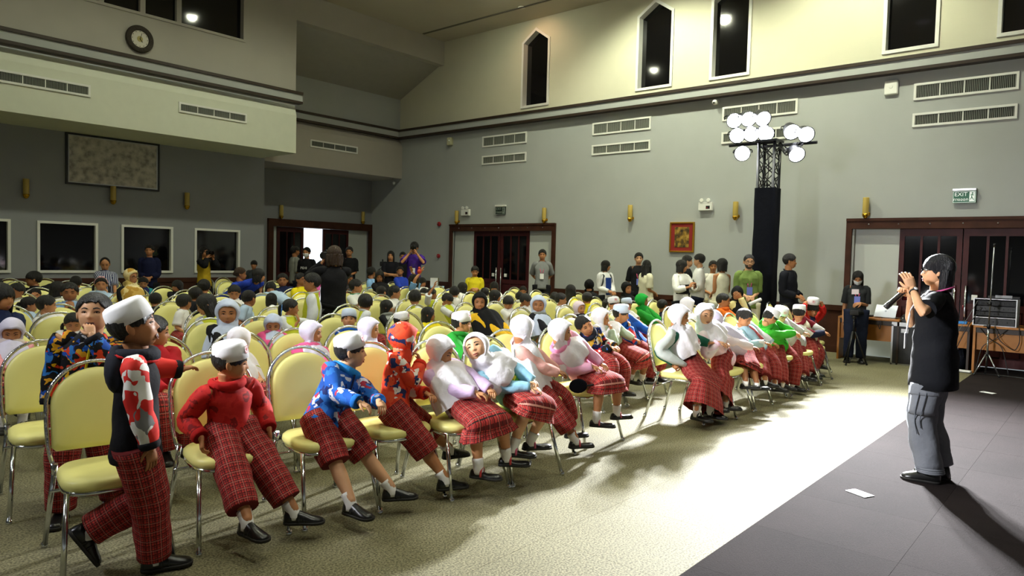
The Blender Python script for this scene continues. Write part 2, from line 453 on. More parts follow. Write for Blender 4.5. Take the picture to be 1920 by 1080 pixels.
for a, b in PW:
    n += 1
    m_ = (a + b) / 2
    root = MB()
    root.prism([(a, 5.0), (b, 5.0), (b, 6.53), (m_, 6.82), (a, 6.53)], 0, W + .13, W + .15)
    win = struct('window_%d' % n, root, BLACKG)
    fr = MB(); th = .055
    outer = [(a, 5.0), (b, 5.0), (b, 6.53), (m_, 6.82), (a, 6.53)]
    inner = [(a + th, 5.0 + th), (b - th, 5.0 + th), (b - th, 6.50), (m_, 6.745), (a + th, 6.50)]
    for x0, x1 in ((W - .025, W + .13),):
        k = len(outer)
        V = [(x0, *p) for p in outer] + [(x0, *p) for p in inner] + [(x1, *p) for p in outer] + [(x1, *p) for p in inner]
        F = []
        for i in range(k):
            j = (i + 1) % k
            F += [(i, j, k + j, k + i), (k + i, k + j, 3 * k + j, 3 * k + i), (i, 2 * k + i, 2 * k + j, j), (2 * k + i, 3 * k + i, 3 * k + j, 2 * k + j)]
        fr.add(V, F, None, 0, False)
    fr.obj('window_frame', WHITE, win)

def cornice(name, a0, a1, plane, axis, depth=.15, z0=4.64, end=False):
    """ledge with a dark upper lip, a grey band and a dark lower lip; projects towards smaller coordinate"""
    t = MB()
    for (d, za, zb, mi) in ((depth + .03, z0 + .19, z0 + .245, 1), (depth, z0 + .05, z0 + .19, 0), (depth + .015, z0, z0 + .05, 1)):
        if axis == 0: t.box(plane - d, plane, a0, a1, za, zb, mi)
        else: t.box(a0, a1, plane - d, plane, za, zb, mi)
    return struct(name, t, [GREY, BROWN])
cornice('trim_2', YF, 15.25, W, 0)
cornice('trim_3', XL, 8.72, 13.55, 1)
cornice('trim_4', 8.66, W - .17, 15.25, 1)
# dado: dark wood rail and panels below it
def dado(name, a0, a1, plane, axis, top=.82):
    t = MB()
    for d, za, zb in ((.03, top - .09, top), (.012, 0, top - .09), (.022, 0, .12)):
        if axis == 0: t.box(plane - d, plane, a0, a1, za, zb)
        else: t.box(a0, a1, plane - d, plane, za, zb)
    return struct(name, t, WOOD)
dado('baseboard_right', 3.54, 9.77, W, 0); dado('baseboard_corner', 13.16, 16.40, W, 0); dado('baseboard_stage', YF, .16, W, 0)
dado('baseboard_back', XL, 8.73, 14.9, 1, .90)

# back of the hall: balcony, bulkhead, window wall, door alcove
bw = MB()
upper = [(-2.6, 7.49, 5.66, 6.95)]
panel_with_holes(bw, lambda u, v: (u, 13.55, v), XL, 8.65, 4.62, CEIL + .1, upper, 0)
bw.quad((8.65, 13.55, 3.6), (8.65, 16.43, 3.6), (8.65, 16.43, CEIL), (8.65, 13.55, CEIL), 0)
bw.box(8.65, W, 13.55, 13.75, 6.42, CEIL, 0)                                            # beam over the alcove
bw.box(-2.7, 7.6, 13.75, 13.8, 5.5, CEIL, 0)
wall_back_upper = struct('wall_back_upper', bw, GREYD)
sf = MB(); sf.prism([(13.75, 6.42), (15.26, 5.735), (15.4, 5.735), (15.4, 5.9), (13.75, 6.62)], 0, 8.65, W); sf.box(8.65, W, 15.41, 16.43, 5.6, 5.9)
struct('ceiling_alcove', sf, SOFFIT)
bk = MB(); poly = [(13.50, 3.6), (13.50, 4.40), (13.57, 4.63), (14.9, 4.63), (14.9, 3.6)]
bk.prism(poly, 0, XL, 8.64)
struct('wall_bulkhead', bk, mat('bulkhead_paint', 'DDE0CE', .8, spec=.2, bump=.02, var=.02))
WN = [(-2.9, -1.9), (-1.47, -.47), (-.05, .95), (1.40, 2.40), (2.83, 3.84), (4.243, 5.25), (5.67, 6.67), (7.12, 8.14)]
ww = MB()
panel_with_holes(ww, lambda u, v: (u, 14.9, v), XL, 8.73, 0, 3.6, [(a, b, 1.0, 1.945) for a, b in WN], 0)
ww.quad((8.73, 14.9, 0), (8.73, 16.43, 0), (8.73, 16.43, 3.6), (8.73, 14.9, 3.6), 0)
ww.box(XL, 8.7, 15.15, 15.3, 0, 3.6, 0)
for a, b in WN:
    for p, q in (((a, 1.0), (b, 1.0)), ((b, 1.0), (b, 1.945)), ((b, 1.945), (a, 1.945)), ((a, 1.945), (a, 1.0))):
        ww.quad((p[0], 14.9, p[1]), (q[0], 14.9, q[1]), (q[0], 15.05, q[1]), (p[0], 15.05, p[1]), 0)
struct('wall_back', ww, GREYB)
def frame_rect(mb, a, b, c, d, th, y0, y1, mi=0):
    mb.box(a, b, y0, y1, c, c + th, mi); mb.box(a, b, y0, y1, d - th, d, mi); mb.box(a, a + th, y0, y1, c + th, d - th, mi); mb.box(b - th, b, y0, y1, c + th, d - th, mi)
for a, b in WN[3:]:
    n += 1
    p = MB(); p.box(a, b, 14.95, 14.97, 1.0, 1.945); win = struct('window_%d' % n, p, BLACKG)
    f = MB(); frame_rect(f, a, b, 1.0, 1.945, .045, 14.87, 14.95); f.obj('window_frame', WHITE, win)
n += 1
p = MB(); p.box(-2.6, 7.49, 13.66, 13.68, 5.66, 6.95); win = struct('window_%d' % n, p, BLACKG)
f = MB(); frame_rect(f, -2.6, 7.49, 5.66, 6.95, .05, 13.53, 13.66); f.obj('window_frame', GREYD, win)
for x in (-1.2, .2, 1.6, 3.05, 3.75, 4.84, 5.53, 6.18):
    f = MB(); f.box(x - .045, x + .045, 13.58, 13.66, 5.71, 6.90); f.obj('mullion', GREYD, win)
# upper back wall of the alcove, air duct box, alcove walls
aw = MB()
aw.box(8.66, W, 15.25, 15.4, 4.46, 5.75, 0)
aw.prism([(15.13, 3.58), (15.13, 4.46), (15.25, 4.64), (16.43, 4.64), (16.43, 3.58)], 0, 8.66, W, 1)
struct('wall_duct', aw, [GREY, mat('duct_paint', 'B2ACA2', .85, var=.02)])
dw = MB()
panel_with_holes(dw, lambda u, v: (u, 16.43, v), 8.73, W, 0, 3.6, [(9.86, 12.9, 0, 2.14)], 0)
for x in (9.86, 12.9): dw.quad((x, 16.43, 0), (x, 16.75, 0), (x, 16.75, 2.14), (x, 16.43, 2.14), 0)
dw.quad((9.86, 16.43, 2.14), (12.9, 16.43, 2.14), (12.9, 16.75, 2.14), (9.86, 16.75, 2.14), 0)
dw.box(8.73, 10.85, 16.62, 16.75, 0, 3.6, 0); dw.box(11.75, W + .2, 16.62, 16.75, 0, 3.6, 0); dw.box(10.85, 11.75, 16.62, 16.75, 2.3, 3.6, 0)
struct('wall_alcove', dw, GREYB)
# outside the open door: sunlit yard
yd = MB(); yd.box(-4, 30, 16.75, 45, -.25, -.05); struct('ground_outside', yd, mat('pale_concrete', 'C8C4BA', .9, var=.1, vscale=.7))

# doors
def leaf(parent, along, a, b, depth0, depth1, z1, sgn):
    """panelled door leaf; three tall glass lights above, three panels below.  along: 1 = runs in y (right wall), 0 = runs in x"""
    def bx(mb, u0, u1, z0, z1_, d0, d1, mi=0):
        (mb.box(d0, d1, u0, u1, z0, z1_, mi) if along == 1 else mb.box(u0, u1, d0, d1, z0, z1_, mi))
    st = .075; w_ = b - a
    lf = MB()
    d0, d1 = depth0, depth1
    bx(lf, a, a + st, 0.01, z1, d0, d1); bx(lf, b - st, b, .01, z1, d0, d1)
    bx(lf, a + st, b - st, z1 - .12, z1, d0, d1); bx(lf, a + st, b - st, .86, .96, d0, d1); bx(lf, a + st, b - st, .01, .14, d0, d1)
    o = lf.obj('door_leaf', WOOD_R, parent)
    gw = (w_ - 2 * st)
    for k in range(3):
        u0 = a + st + gw * k / 3; u1 = a + st + gw * (k + 1) / 3
        gl = MB(); bx(gl, u0 + (.018 if k else 0), u1 - (.018 if k < 2 else 0), .96, z1 - .12, d0 + .018 * 1, d0 + .026)
        gl.obj('door_glass', BLACKG, o)
        pn = MB(); bx(pn, u0 + .02, u1 - .02, .16, .84, d0 + .008, d0 + .024); bevel(pn.obj('door_panel', WOOD_R, o), .006)
        if k:
            mu = MB(); bx(mu, u0 - .018, u0 + .018, .14, z1 - .12, d0 + .003, d0 + .03); mu.obj('muntin', WOOD_R, o)
    bb = MB(); bx(bb, a + st, b - st, .14, .86, d0 + .022, d0 + .034); bb.obj('door_back', WOOD_R, o)
    return o
def door_right(nr, c, half):
    y0, y1 = c - half, c + half
    f = MB()
    f.box(W - .05, W + .02, y0, y0 + .09, 0, DZ + .17); f.box(W - .05, W + .02, y1 - .09, y1, 0, DZ + .17); f.box(W - .05, W + .02, y0 + .09, y1 - .09, DZ, DZ + .17)
    f.box(W - .065, W - .05, y0, y1, DZ + .13, DZ + .175)
    d = struct('door_%d' % nr, f, WOOD)
    for a, b in ((y0 + .09, c - .89), (c + .89, y1 - .09)):
        p = MB(); p.box(W + .06, W + .09, a, b, 0, DZ); p.obj('door_side_panel', mat('pale_grey_panel', 'C2C6C2', .6), d)
    leaf(d, 1, c - .89, c - .008, W + .03, W + .07, DZ, 1); leaf(d, 1, c + .008, c + .89, W + .03, W + .07, DZ, 1)
    for s in (-1, 1):
        h = MB(); pipe(h, [(W - .02, c + s * .075, .42), (W - .02, c + s * .075, 1.24)], .014)
        for z in (.48, 1.18): pipe(h, [(W - .02, c + s * .075, z), (W + .03, c + s * .075, z)], .010)
        h.obj('door_handle', CHROME, d)
        k = MB(); k.box(W + .012, W + .03, c + s * .20 - .03, c + s * .20 + .05, 1.02, 1.10); bevel(k.obj('lock_plate', PLASTW, d), .006)
    for k in range(7):
        y = y0 + .35 + k * (y1 - y0 - .7) / 6
        b_ = MB(); V, F = ell((W - .052, y, DZ + .075), (.012, .012, .012), None, 8, 6); b_.add(V, F); b_.obj('ceiling_stud', STEEL, d)
    return d
door_right(1, 1.87, 1.70); door_right(2, 11.48, 1.70)
f = MB()
f.box(9.715, 9.86, 16.36, 16.45, 0, 2.33); f.box(9.86, 12.99, 16.36, 16.45, 2.14, 2.33); f.box(12.9, 12.99, 16.36, 16.45, 0, 2.14)
d3 = struct('door_3', f, WOOD)
p = MB(); p.box(9.86, 10.02, 16.50, 16.53, 0, 2.14); p.obj('door_side_panel', MATS['pale_grey_panel'], d3)
p = MB(); p.box(12.24, 12.9, 16.50, 16.53, 0, 2.14); p.obj('door_side_panel', MATS['pale_grey_panel'], d3)
leaf(d3, 0, 10.02, 10.80, 16.46, 16.50, 2.13, 1); leaf(d3, 0, 11.40, 12.24, 16.46, 16.50, 2.13, 1)

# ------------------------------------------------------------------ air grilles
def grille(label, plane, axis, a0, a1, z0, z1, fins, group='white air grilles on the hall walls'):
    root = empty('air_grille', (plane, (a0 + a1) / 2, z0) if axis == 0 else ((a0 + a1) / 2, plane, z0), 0, label, 'air grille', group)
    L = (a1 - a0) / 2; H = z1 - z0; th = .035
    def bx(mb, u0, u1, za, zb, d0, d1):
        (mb.box(-d1, -d0, u0, u1, za, zb) if axis == 0 else mb.box(u0, u1, -d1, -d0, za, zb))
    f = MB(); bx(f, -L, L, 0, th, 0, .022); bx(f, -L, L, H - th, H, 0, .022); bx(f, -L, -L + th, th, H - th, 0, .022); bx(f, L - th, L, th, H - th, 0, .022)
    f.obj('frame', PLASTW, root)
    b = MB(); bx(b, -L + th, L - th, th, H - th, 0, .003); b.obj('backing', mat('grille_dark', '1C1D1B', .9), root)
    for k in (1, 2, 3):
        u = -L + th + (2 * L - 2 * th) * k / 4
        m_ = MB(); bx(m_, u - .007, u + .007, th, H - th, .003, .016); m_.obj('divider', PLASTW, root)
    fm = MB(); nf = fins
    for k in range(nf):
        u = -L + th + (2 * L - 2 * th) * (k + .5) / nf
        bx(fm, u - .004, u + .004, th, H - th, .003, .012)
    fm.obj('fins', mat('grille_fin', '8F938A', .6), root)['kind'] = 'stuff'
names = ['nearest the stage', 'beside the light tower', 'between the portrait and the back door', 'nearest the back corner']
for k, (a, b) in enumerate(((1.26, 2.65), (4.485, 5.89), (7.425, 8.86), (10.71, 12.12))):
    grille('white wall grille, upper of the pair ' + names[k], W, 0, a, b, 4.19, 4.455, 56)
    grille('white wall grille, lower of the pair ' + names[k], W, 0, a, b, 3.76, 3.98, 56)
grille('long dark air grille at the outer end of the lit bulkhead', 13.5, 1, 3.30, 4.64, 4.04, 4.24, 60)
grille('dark air grille on the bulkhead below the wall clock', 13.5, 1, 6.14, 7.50, 4.05, 4.24, 60)
grille('grey air grille on the duct box above the open door', 15.13, 1, 10.07, 11.485, 4.06, 4.245, 56)

# ------------------------------------------------------------------ things on the walls
def sconce(label, loc, axis):
    r = empty('wall_sconce', loc, 0 if axis == 1 else R(-90), label, 'wall lamp', 'brass and amber wall sconces')
    m = MB(); V = []; 
    prof = [(.045, -.12), (.05, -.10), (.05, .17), (.045, .18)]
    lathe(m, prof, (0, -.075, 0), 14); m.obj('lamp_shade', AMBER, r)
    m = MB(); lathe(m, [(.01, -.17), (.03, -.16), (.052, -.12), (.054, -.09), (.05, -.09)], (0, -.075, 0), 14); m.obj('cup', BRASS, r)
    m = MB(); pipe(m, [(0, -.075, -.11), (.03, -.04, -.11), (.03, 0, -.09)], .012, sub=3, relax=1); V, F = ell((.03, -.012, -.09), (.03, .012, .03)); m.add(V, F); m.obj('bracket', BRASS, r)
for l, y in (('left of the back double door', 12.9), ('over the right corner of the back double door', 10.08), ('between the double door and the red portrait', 7.81), ('beside the black light tower', 5.53), ('above the right door frame', 3.27)):
    sconce('brass wall sconce on the long wall, ' + l, (W, y, 2.47), 0)
for l, x in (('leftmost', 4.06), ('below the grey relief picture', 5.50), ('nearest the alcove', 6.93)):
    sconce('brass wall sconce above the dark windows, ' + l, (x, 14.9, 2.49), 1)
for l, x in (('left', 10.065), ('right', 12.65)):
    sconce('brass wall sconce over the open back door, %s one' % l, (x, 16.43, 2.50), 1)

# clock
r = empty('wall_clock', (5.45, 13.52, 5.225), 0, 'round wall clock with dark carved rim and pale face', 'clock')
m = MB(); lathe(m, [(.15, -.01), (.15, -.03), (.17, -.045), (.20, -.03), (.225, -.035), (.24, -.015), (.24, 0)], n=36, axis=1); m.obj('rim', mat('carved_rim', '2E2518', .6, bump=.8, bscale=45), r)
m = MB(); lathe(m, [(.151, -.012), (.151, -.016)], n=32, axis=1); fc = m.obj('clock_face', mat('clock_face', 'D2CDBE', .5), r)
m = MB(); lathe(m, [(.05, -.016), (.05, -.019)], n=20, axis=1); m.obj('dial_centre', mat('dial_gold', 'A89A5A', .5), fc)
m = MB()
for k in range(12):
    a = k * math.pi / 6; c, s = math.cos(a), math.sin(a)
    m.box(c * .13 - .006, c * .13 + .006, -.019, -.016, s * .13 - .006, s * .13 + .006)
m.obj('hour_marks', BLACK, fc)
for nm, a, L in (('hour_hand', 2.4, .07), ('minute_hand', .3, .11)):
    m = MB(); pipe(m, [(0, -.022, 0), (L * math.sin(a), -.022, L * math.cos(a))], .004, 5); m.obj(nm, BLACK, fc)

# relief picture and portrait (plain generic pictures)
def art(name, cols, scale, bump):
    m, nt, b = newmat(name)
    tc = N(nt, 'ShaderNodeTexCoord'); nz = N(nt, 'ShaderNodeTexNoise'); nz.inputs['Scale'].default_value = scale; nz.inputs['Detail'].default_value = 6
    nt.links.new(tc.outputs['Object'], nz.inputs['Vector'])
    cr = N(nt, 'ShaderNodeValToRGB'); e = cr.color_ramp.elements
    e[0].position = .32; e[0].color = (*lin(cols[0]), 1); e[1].position = .68; e[1].color = (*lin(cols[-1]), 1)
    for i, c in enumerate(cols[1:-1], 1):
        x = e.new(.32 + .36 * i / (len(cols) - 1)); x.color = (*lin(c), 1)
    nt.links.new(nz.outputs['Fac'], cr.inputs[0]); nt.links.new(cr.outputs[0], b.inputs['Base Color'])
    bp = N(nt, 'ShaderNodeBump'); bp.inputs['Strength'].default_value = bump; nt.links.new(nz.outputs['Fac'], bp.inputs['Height']); nt.links.new(bp.outputs[0], b.inputs['Normal'])
    b.inputs['Roughness'].default_value = .6
    return m
r = empty('framed_relief', (5.54, 14.9, 3.12), 0, 'large grey relief picture in a thin dark frame on the back wall', 'picture')
m = MB(); frame_rect(m, -.84, .84, -.475, .475, .035, -.05, 0); m.obj('picture_frame', BLACK, r)
m = MB(); frame_rect(m, -.805, .805, -.44, .44, .018, -.042, 0); m.obj('inner_border', STEEL, r)
m = MB(); m.box(-.787, .787, -.03, 0, -.422, .422); m.obj('relief', art('stone_relief', ['8A857C', 'B8B2A6', 'CFC9BC'], 9, .6), r)
r = empty('framed_portrait', (W, 6.64, 1.985), R(-90), 'portrait with red mount in a gilt frame on the right wall', 'picture')
m = MB(); frame_rect(m, -.265, .265, -.30, .30, .03, -.04, 0); bevel(m.obj('picture_frame', GOLD, r), .006)
m = MB(); m.box(-.24, .24, -.02, 0, -.275, .275); m.obj('mount', mat('red_mount', '8E1E18', .7), r)
m = MB(); m.box(-.155, .155, -.026, -.02, -.20, .20); m.obj('print', art('amber_print', ['1E160C', '5A4214', '9A7622', 'B89446'], 11, .05), r)

# exit signs
FONT_STROKES = {'E': [((0, 0), (0, 2)), ((0, 2), (1, 2)), ((0, 1), (.8, 1)), ((0, 0), (1, 0))], 'X': [((0, 0), (1, 2)), ((0, 2), (1, 0))], 'I': [((.5, 0), (.5, 2))], 'T': [((0, 2), (1, 2)), ((.5, 2), (.5, 0))]}
def text_mesh(s, size, ext=.0015, align='CENTER'):
    c = bpy.data.curves.new('lettering', 'FONT'); c.body = s; c.size = size; c.extrude = ext; c.align_x = align; c.align_y = 'CENTER'; c.resolution_u = 2
    o = bpy.data.objects.new('lettering', c); COL.objects.link(o)
    dg = bpy.context.evaluated_depsgraph_get()
    me = bpy.data.meshes.new_from_object(o.evaluated_get(dg))
    bpy.data.objects.remove(o); bpy.data.curves.remove(c)
    return me
def lettering(s, size, m, parent, M, name='lettering'):
    me = text_mesh(s, size); me.materials.clear(); me.materials.append(m)
    return link(name, me, parent, M)
SGN = mat('sign_green', '0E5A3C', .4, emis=.12)
SGW = mat('sign_white', 'E6F2EA', .4, emis=.35)
def exit_sign(label, y, z, lit):
    r = empty('exit_sign', (W, y, z), R(-90), label, 'exit sign')
    m = MB(); m.box(-.16, .16, -.07, 0, .085, .125); bevel(m.obj('housing', STEEL if lit else PLASTW, r), .006)
    m = MB(); m.box(-.155, .155, -.045, -.02, -.10, .085); pl = m.obj('sign_panel', SGN if lit else mat('sign_dark', '16241E', .4), r)
    wm = SGW if lit else mat('sign_dim', '9AA8A0', .5)
    m = MB(); frame_rect(m, -.150, .150, -.095, .08, .006, -.047, -.045); m.obj('sign_border', wm, pl)
    FR = Matrix(((1, 0, 0), (0, 0, 1), (0, 1, 0))).to_4x4()
    def at(x, zz): 
        M = Matrix(((1, 0, 0), (0, 0, -1), (0, 1, 0))).to_4x4(); M.translation = (x, -.0465, zz); return M
    lettering('EXIT', .085, wm, pl, at(-.045, .032))
    lettering('\u0e17\u0e32\u0e07\u0e2d\u0e2d\u0e01', .062, wm, pl, at(-.045, -.048))
    m = MB(); m.box(.068, .138, -.0475, -.0455, -.078, .070); m.obj('pictogram_plate', wm, pl)
    m = MB(); V, F = ell((.108, -.049, .05), (.011, .002, .011), None, 10, 6); m.add(V, F)
    for a, b_ in (((.106, .036), (.097, -.005)), ((.097, -.005), (.115, -.035)), ((.115, -.035), (.125, -.06)), ((.097, -.005), (.090, -.04)), ((.090, -.04), (.076, -.045)), ((.104, .03), (.126, .012)), ((.104, .03), (.082, .018))):
        pipe(m, [(a[0], -.049, a[1]), (b_[0], -.049, b_[1])], .005, 6)
    m.obj('running_figure', SGN if lit else MATS['sign_dark'], pl)
exit_sign('green EXIT sign with running figure above the right door', 1.875, 2.62, True)
exit_sign('unlit dark EXIT sign above the back double door', 11.45, 2.63, False)
def emergency(label, y, z):
    r = empty('emergency_light', (W, y, z), R(-90), label, 'emergency light', 'twin-head emergency lights')
    m = MB(); m.box(-.14, .14, -.07, 0, -.10, .06); bevel(m.obj('battery_box', PLASTW, r), .008)
    for s in (-1, 1):
        m = MB(); pipe(m, [(s * .07, -.04, .06), (s * .07, -.045, .085)], .008); lathe(m, [(.012, -.02), (.034, -.06), (.04, -.085), (.034, -.088)], (s * .07, 0, .095), 14, axis=1); m.obj('lamp_head', PLASTW, r)
    m = MB(); m.box(.02, .10, -.073, -.07, -.07, -.01); p_ = m.obj('control_panel', BLACK, r)
    m = MB(); m.box(.035, .055, -.075, -.073, -.055, -.04); m.obj('test_button', REDP, p_)
emergency('white emergency light unit above the red portrait', 6.15, 2.60); emergency('white emergency light unit above the back double door frame', 12.62, 2.62)
for l, z, rr in (('upper red fire alarm bell left of the back double door', 2.32, .06), ('lower red round alarm button left of the back double door', 1.485, .055)):
    r = empty('fire_alarm', (W, 13.585, z), R(-90), l, 'fire alarm')
    m = MB(); lathe(m, [(rr * .4, -.06), (rr * .85, -.055), (rr, -.035), (rr, -.02), (rr * .8, -.015), (rr * .8, 0)], n=20, axis=1); m.obj('bell', REDP, r)
    m = MB(); V, F = ell((0, -.062, 0), (.013, .008, .013)); m.add(V, F); m.obj('centre_bolt', STEEL, r)
r = empty('access_point', (W, 2.98, 4.435), R(-90), 'white rounded square wireless access point under the cornice', 'access point')
m = MB(); m.box(-.105, .105, -.055, 0, -.12, .12); bevel(m.obj('body', PLASTW, r), .04, 5)
m = MB(); V, F = ell((0, -.056, .01), (.03, .004, .03)); m.add(V, F); m.obj('status_lens', WHITE, r)
r = empty('motion_detector', (W, 13.23, 4.43), R(-90), 'small cream box sensor near the back corner', 'sensor')
m = MB(); m.box(-.075, .075, -.09, 0, -.10, .10); bevel(m.obj('body', mat('cream_plastic', 'C8C6A2', .5), r), .015)
m = MB(); V, F = ell((.01, -.09, .02), (.014, .006, .014)); m.add(V, F); m.obj('indicator', SGW, r)
r = empty('security_camera', (W, 6.01, 4.57), R(-90), 'small white dome camera under the cornice', 'camera')
m = MB(); lathe(m, [(.03, 0), (.05, -.01), (.05, -.03)], n=16, axis=1); pipe(m, [(0, -.03, 0), (0, -.07, -.01)], .014); m.obj('mount', PLASTW, r)
m = MB(); V, F = ell((0, -.10, -.02), (.05, .055, .05)); m.add(V, F); m.obj('dome', PLASTW, r)
m = MB(); V, F = ell((0, -.145, -.035), (.022, .012, .022)); m.add(V, F); m.obj('lens', BLACK, r)
r = empty('duct_camera', (12.86, 15.3, 3.575), 0, 'tiny grey camera hanging under the duct box', 'camera')
m = MB(); pipe(m, [(0, 0, 0), (0, 0, -.08)], .012); m.obj('mount', STEEL, r)
m = MB(); V, F = ell((0, 0, -.12), (.045, .045, .05)); m.add(V, F); m.obj('dome', GREY, r)
# ceiling downlights
for k, (x, y) in enumerate(CEIL_LAMPS + STAGE_LAMPS):
    r = empty('ceiling_downlight', (x, y, CEIL), 0, 'recessed ceiling downlight, %s row from the long wall, %s from the stage' % ({1.2: 'fourth', 4.6: 'third', 8.0: 'second', 10.9: 'first'}[x], {.2: 'first', 3.6: 'second', 7.0: 'third', 10.4: 'fourth'}[y]), 'downlight', 'recessed ceiling downlights')
    m = MB(); lathe(m, [(.13, 0), (.16, -.004), (.16, -.012), (.12, -.012)], n=24); m.obj('ring', PLASTW, r)
    m = MB(); lathe(m, [(.118, -.004), (.118, -.009)], n=24); m.obj('diffuser', mat('lamp_diffuser', 'F4FFD0', .5, emis=18), r)
r = empty('warm_downlight', (12.2, 10.3, CEIL), 0, 'warm recessed downlight close to the long wall', 'downlight')
m = MB(); lathe(m, [(.06, 0), (.08, -.004), (.08, -.012), (.06, -.012)], n=20); m.obj('ring', PLASTW, r)
m = MB(); lathe(m, [(.058, -.002), (.058, -.006)], n=20); m.obj('diffuser', mat('warm_diffuser', 'FFC890', .5, emis=12), r)

# ------------------------------------------------------------------ light tower
LACQ = mat('black_lacquer', '15161C', .4, spec=.4)
LENS = mat('lit_lens', 'F4F6FF', .3, emis=60)
hw = .125
LAMP_WORDS = ['upper row, outermost on the left arm', 'upper row, second from the left', 'upper row, third from the left', 'second row, outermost on the left arm', 'second row, second from the left', 'second row, over the mast',
              'hanging low under the left arm', 'inner one on the right arm', 'outermost on the right arm', 'hanging low under the right arm']
def light_tower(at, flip, aims, label, words, group):
    f = -1 if flip else 1
    tw = empty('light_tower', (*at, 0), 0, label, 'light tower')
    m = MB(); m.box(-.3, .3, -.3, .3, 0.002, .02); m.obj('base_plate', LACQ, tw)
    for sx in (-1, 1):
        for sy in (-1, 1):
            m = MB(); pipe(m, [(sx * hw, sy * hw, .02), (sx * hw, sy * hw, 3.46)], .024, 10); m.obj('chord', LACQ, tw)
    for z in np.arange(2.70, 3.40, .235):
        for face in range(4):
            for d in (0, 1):
                a, b = ((-hw, hw) if d == 0 else (hw, -hw))
                f_ = [lambda t: (t, -hw), lambda t: (t, hw), lambda t: (-hw, t), lambda t: (hw, t)][face]
                m = MB(); pipe(m, [(*f_(a), z), (*f_(b), z + .235)], .009, 6); m.obj('brace', LACQ, tw)
    m = MB(); V, F, U = tube([(0, 0, .02), (0, 0, .7), (0, 0, 1.4), (0, 0, 2.1), (0, 0, 2.72)], [(.168, .168)] * 5, 32, (1, 0, 0), 6, 0, (False, False), .004, .4, power=9, kf=9)
    m.add(V, F, U); m.obj('cloth_sleeve', BLACKC, tw)
    m = MB(); m.box(-.17, .17, -.17, .17, 3.46, 3.49); m.obj('top_plate', LACQ, tw)
    for y0, y1, z in ((-.74, .2, 3.40), (-.1, .68, 3.46)):
        m = MB(); pipe(m, [(-.0 * f, y0, z), (-.0 * f, y1, z)], .024, 10); m.obj('crossbar', LACQ, tw)
    for y in (.05, .32, .56): m = MB(); pipe(m, [(0, y, 3.46), (0, y, 3.98)], .018, 8); m.obj('riser', LACQ, tw)
    m = MB(); rr = random.Random(2)
    for k in range(9):
        y0 = -.12 - rr.random() * .1; y1 = -.35 - rr.random() * .25
        pipe(m, [(-.05, y0, 3.42), (-.08, (y0 + y1) / 2, 3.25 - rr.random() * .12), (-.06, y1, 3.42)], .006, 5, sub=5, relax=4)
    for k in range(5):
        pipe(m, [(-.05, .1 * rr.random(), 3.45), (-.1, .15 * (rr.random() - .5), 3.1), (-.02, .05 * rr.random(), 2.75)], .006, 5, sub=5, relax=4)
    m.obj('lamp_cables', BLACK, tw)['kind'] = 'stuff'
    for k, (l, a) in enumerate(zip(lamp_places(at, flip), aims)):
        l = Vector(l)
        r = empty('stage_light', l, 0, words + LAMP_WORDS[k], 'stage lamp', group)
        r.rotation_mode = 'QUATERNION'; r.rotation_quaternion = (Vector(a) - l).to_track_quat('-Z', 'Y'); r.scale = (1.08, 1.08, 1.08)
        m = MB(); lathe(m, [(.05, .17), (.085, .16), (.10, .10), (.115, 0.0), (.122, -.02), (.115, -.022), (.108, -.005)], n=20); m.obj('housing', LACQ, r)
        m = MB(); lathe(m, [(.107, -.006), (.107, -.012)], n=24); m.obj('lens', LENS, r)
        m = MB(); pipe(m, [(-.135, 0, .06), (-.135, 0.03, .12), (0, .05, .14), (.135, .03, .12), (.135, 0, .06)], .010, 6, sub=3, relax=1); m.obj('yoke', LACQ, r)
light_tower(TOWER, False, AIMS, 'black lattice light tower wrapped in black cloth below', 'glaring white stage lamp on the tower, ', 'stage lamps on the tower')
light_tower(TOWER2, True, AIMS2, 'second black light tower standing at the opposite side of the stage', 'stage lamp on the second tower, ', 'stage lamps on the second tower')

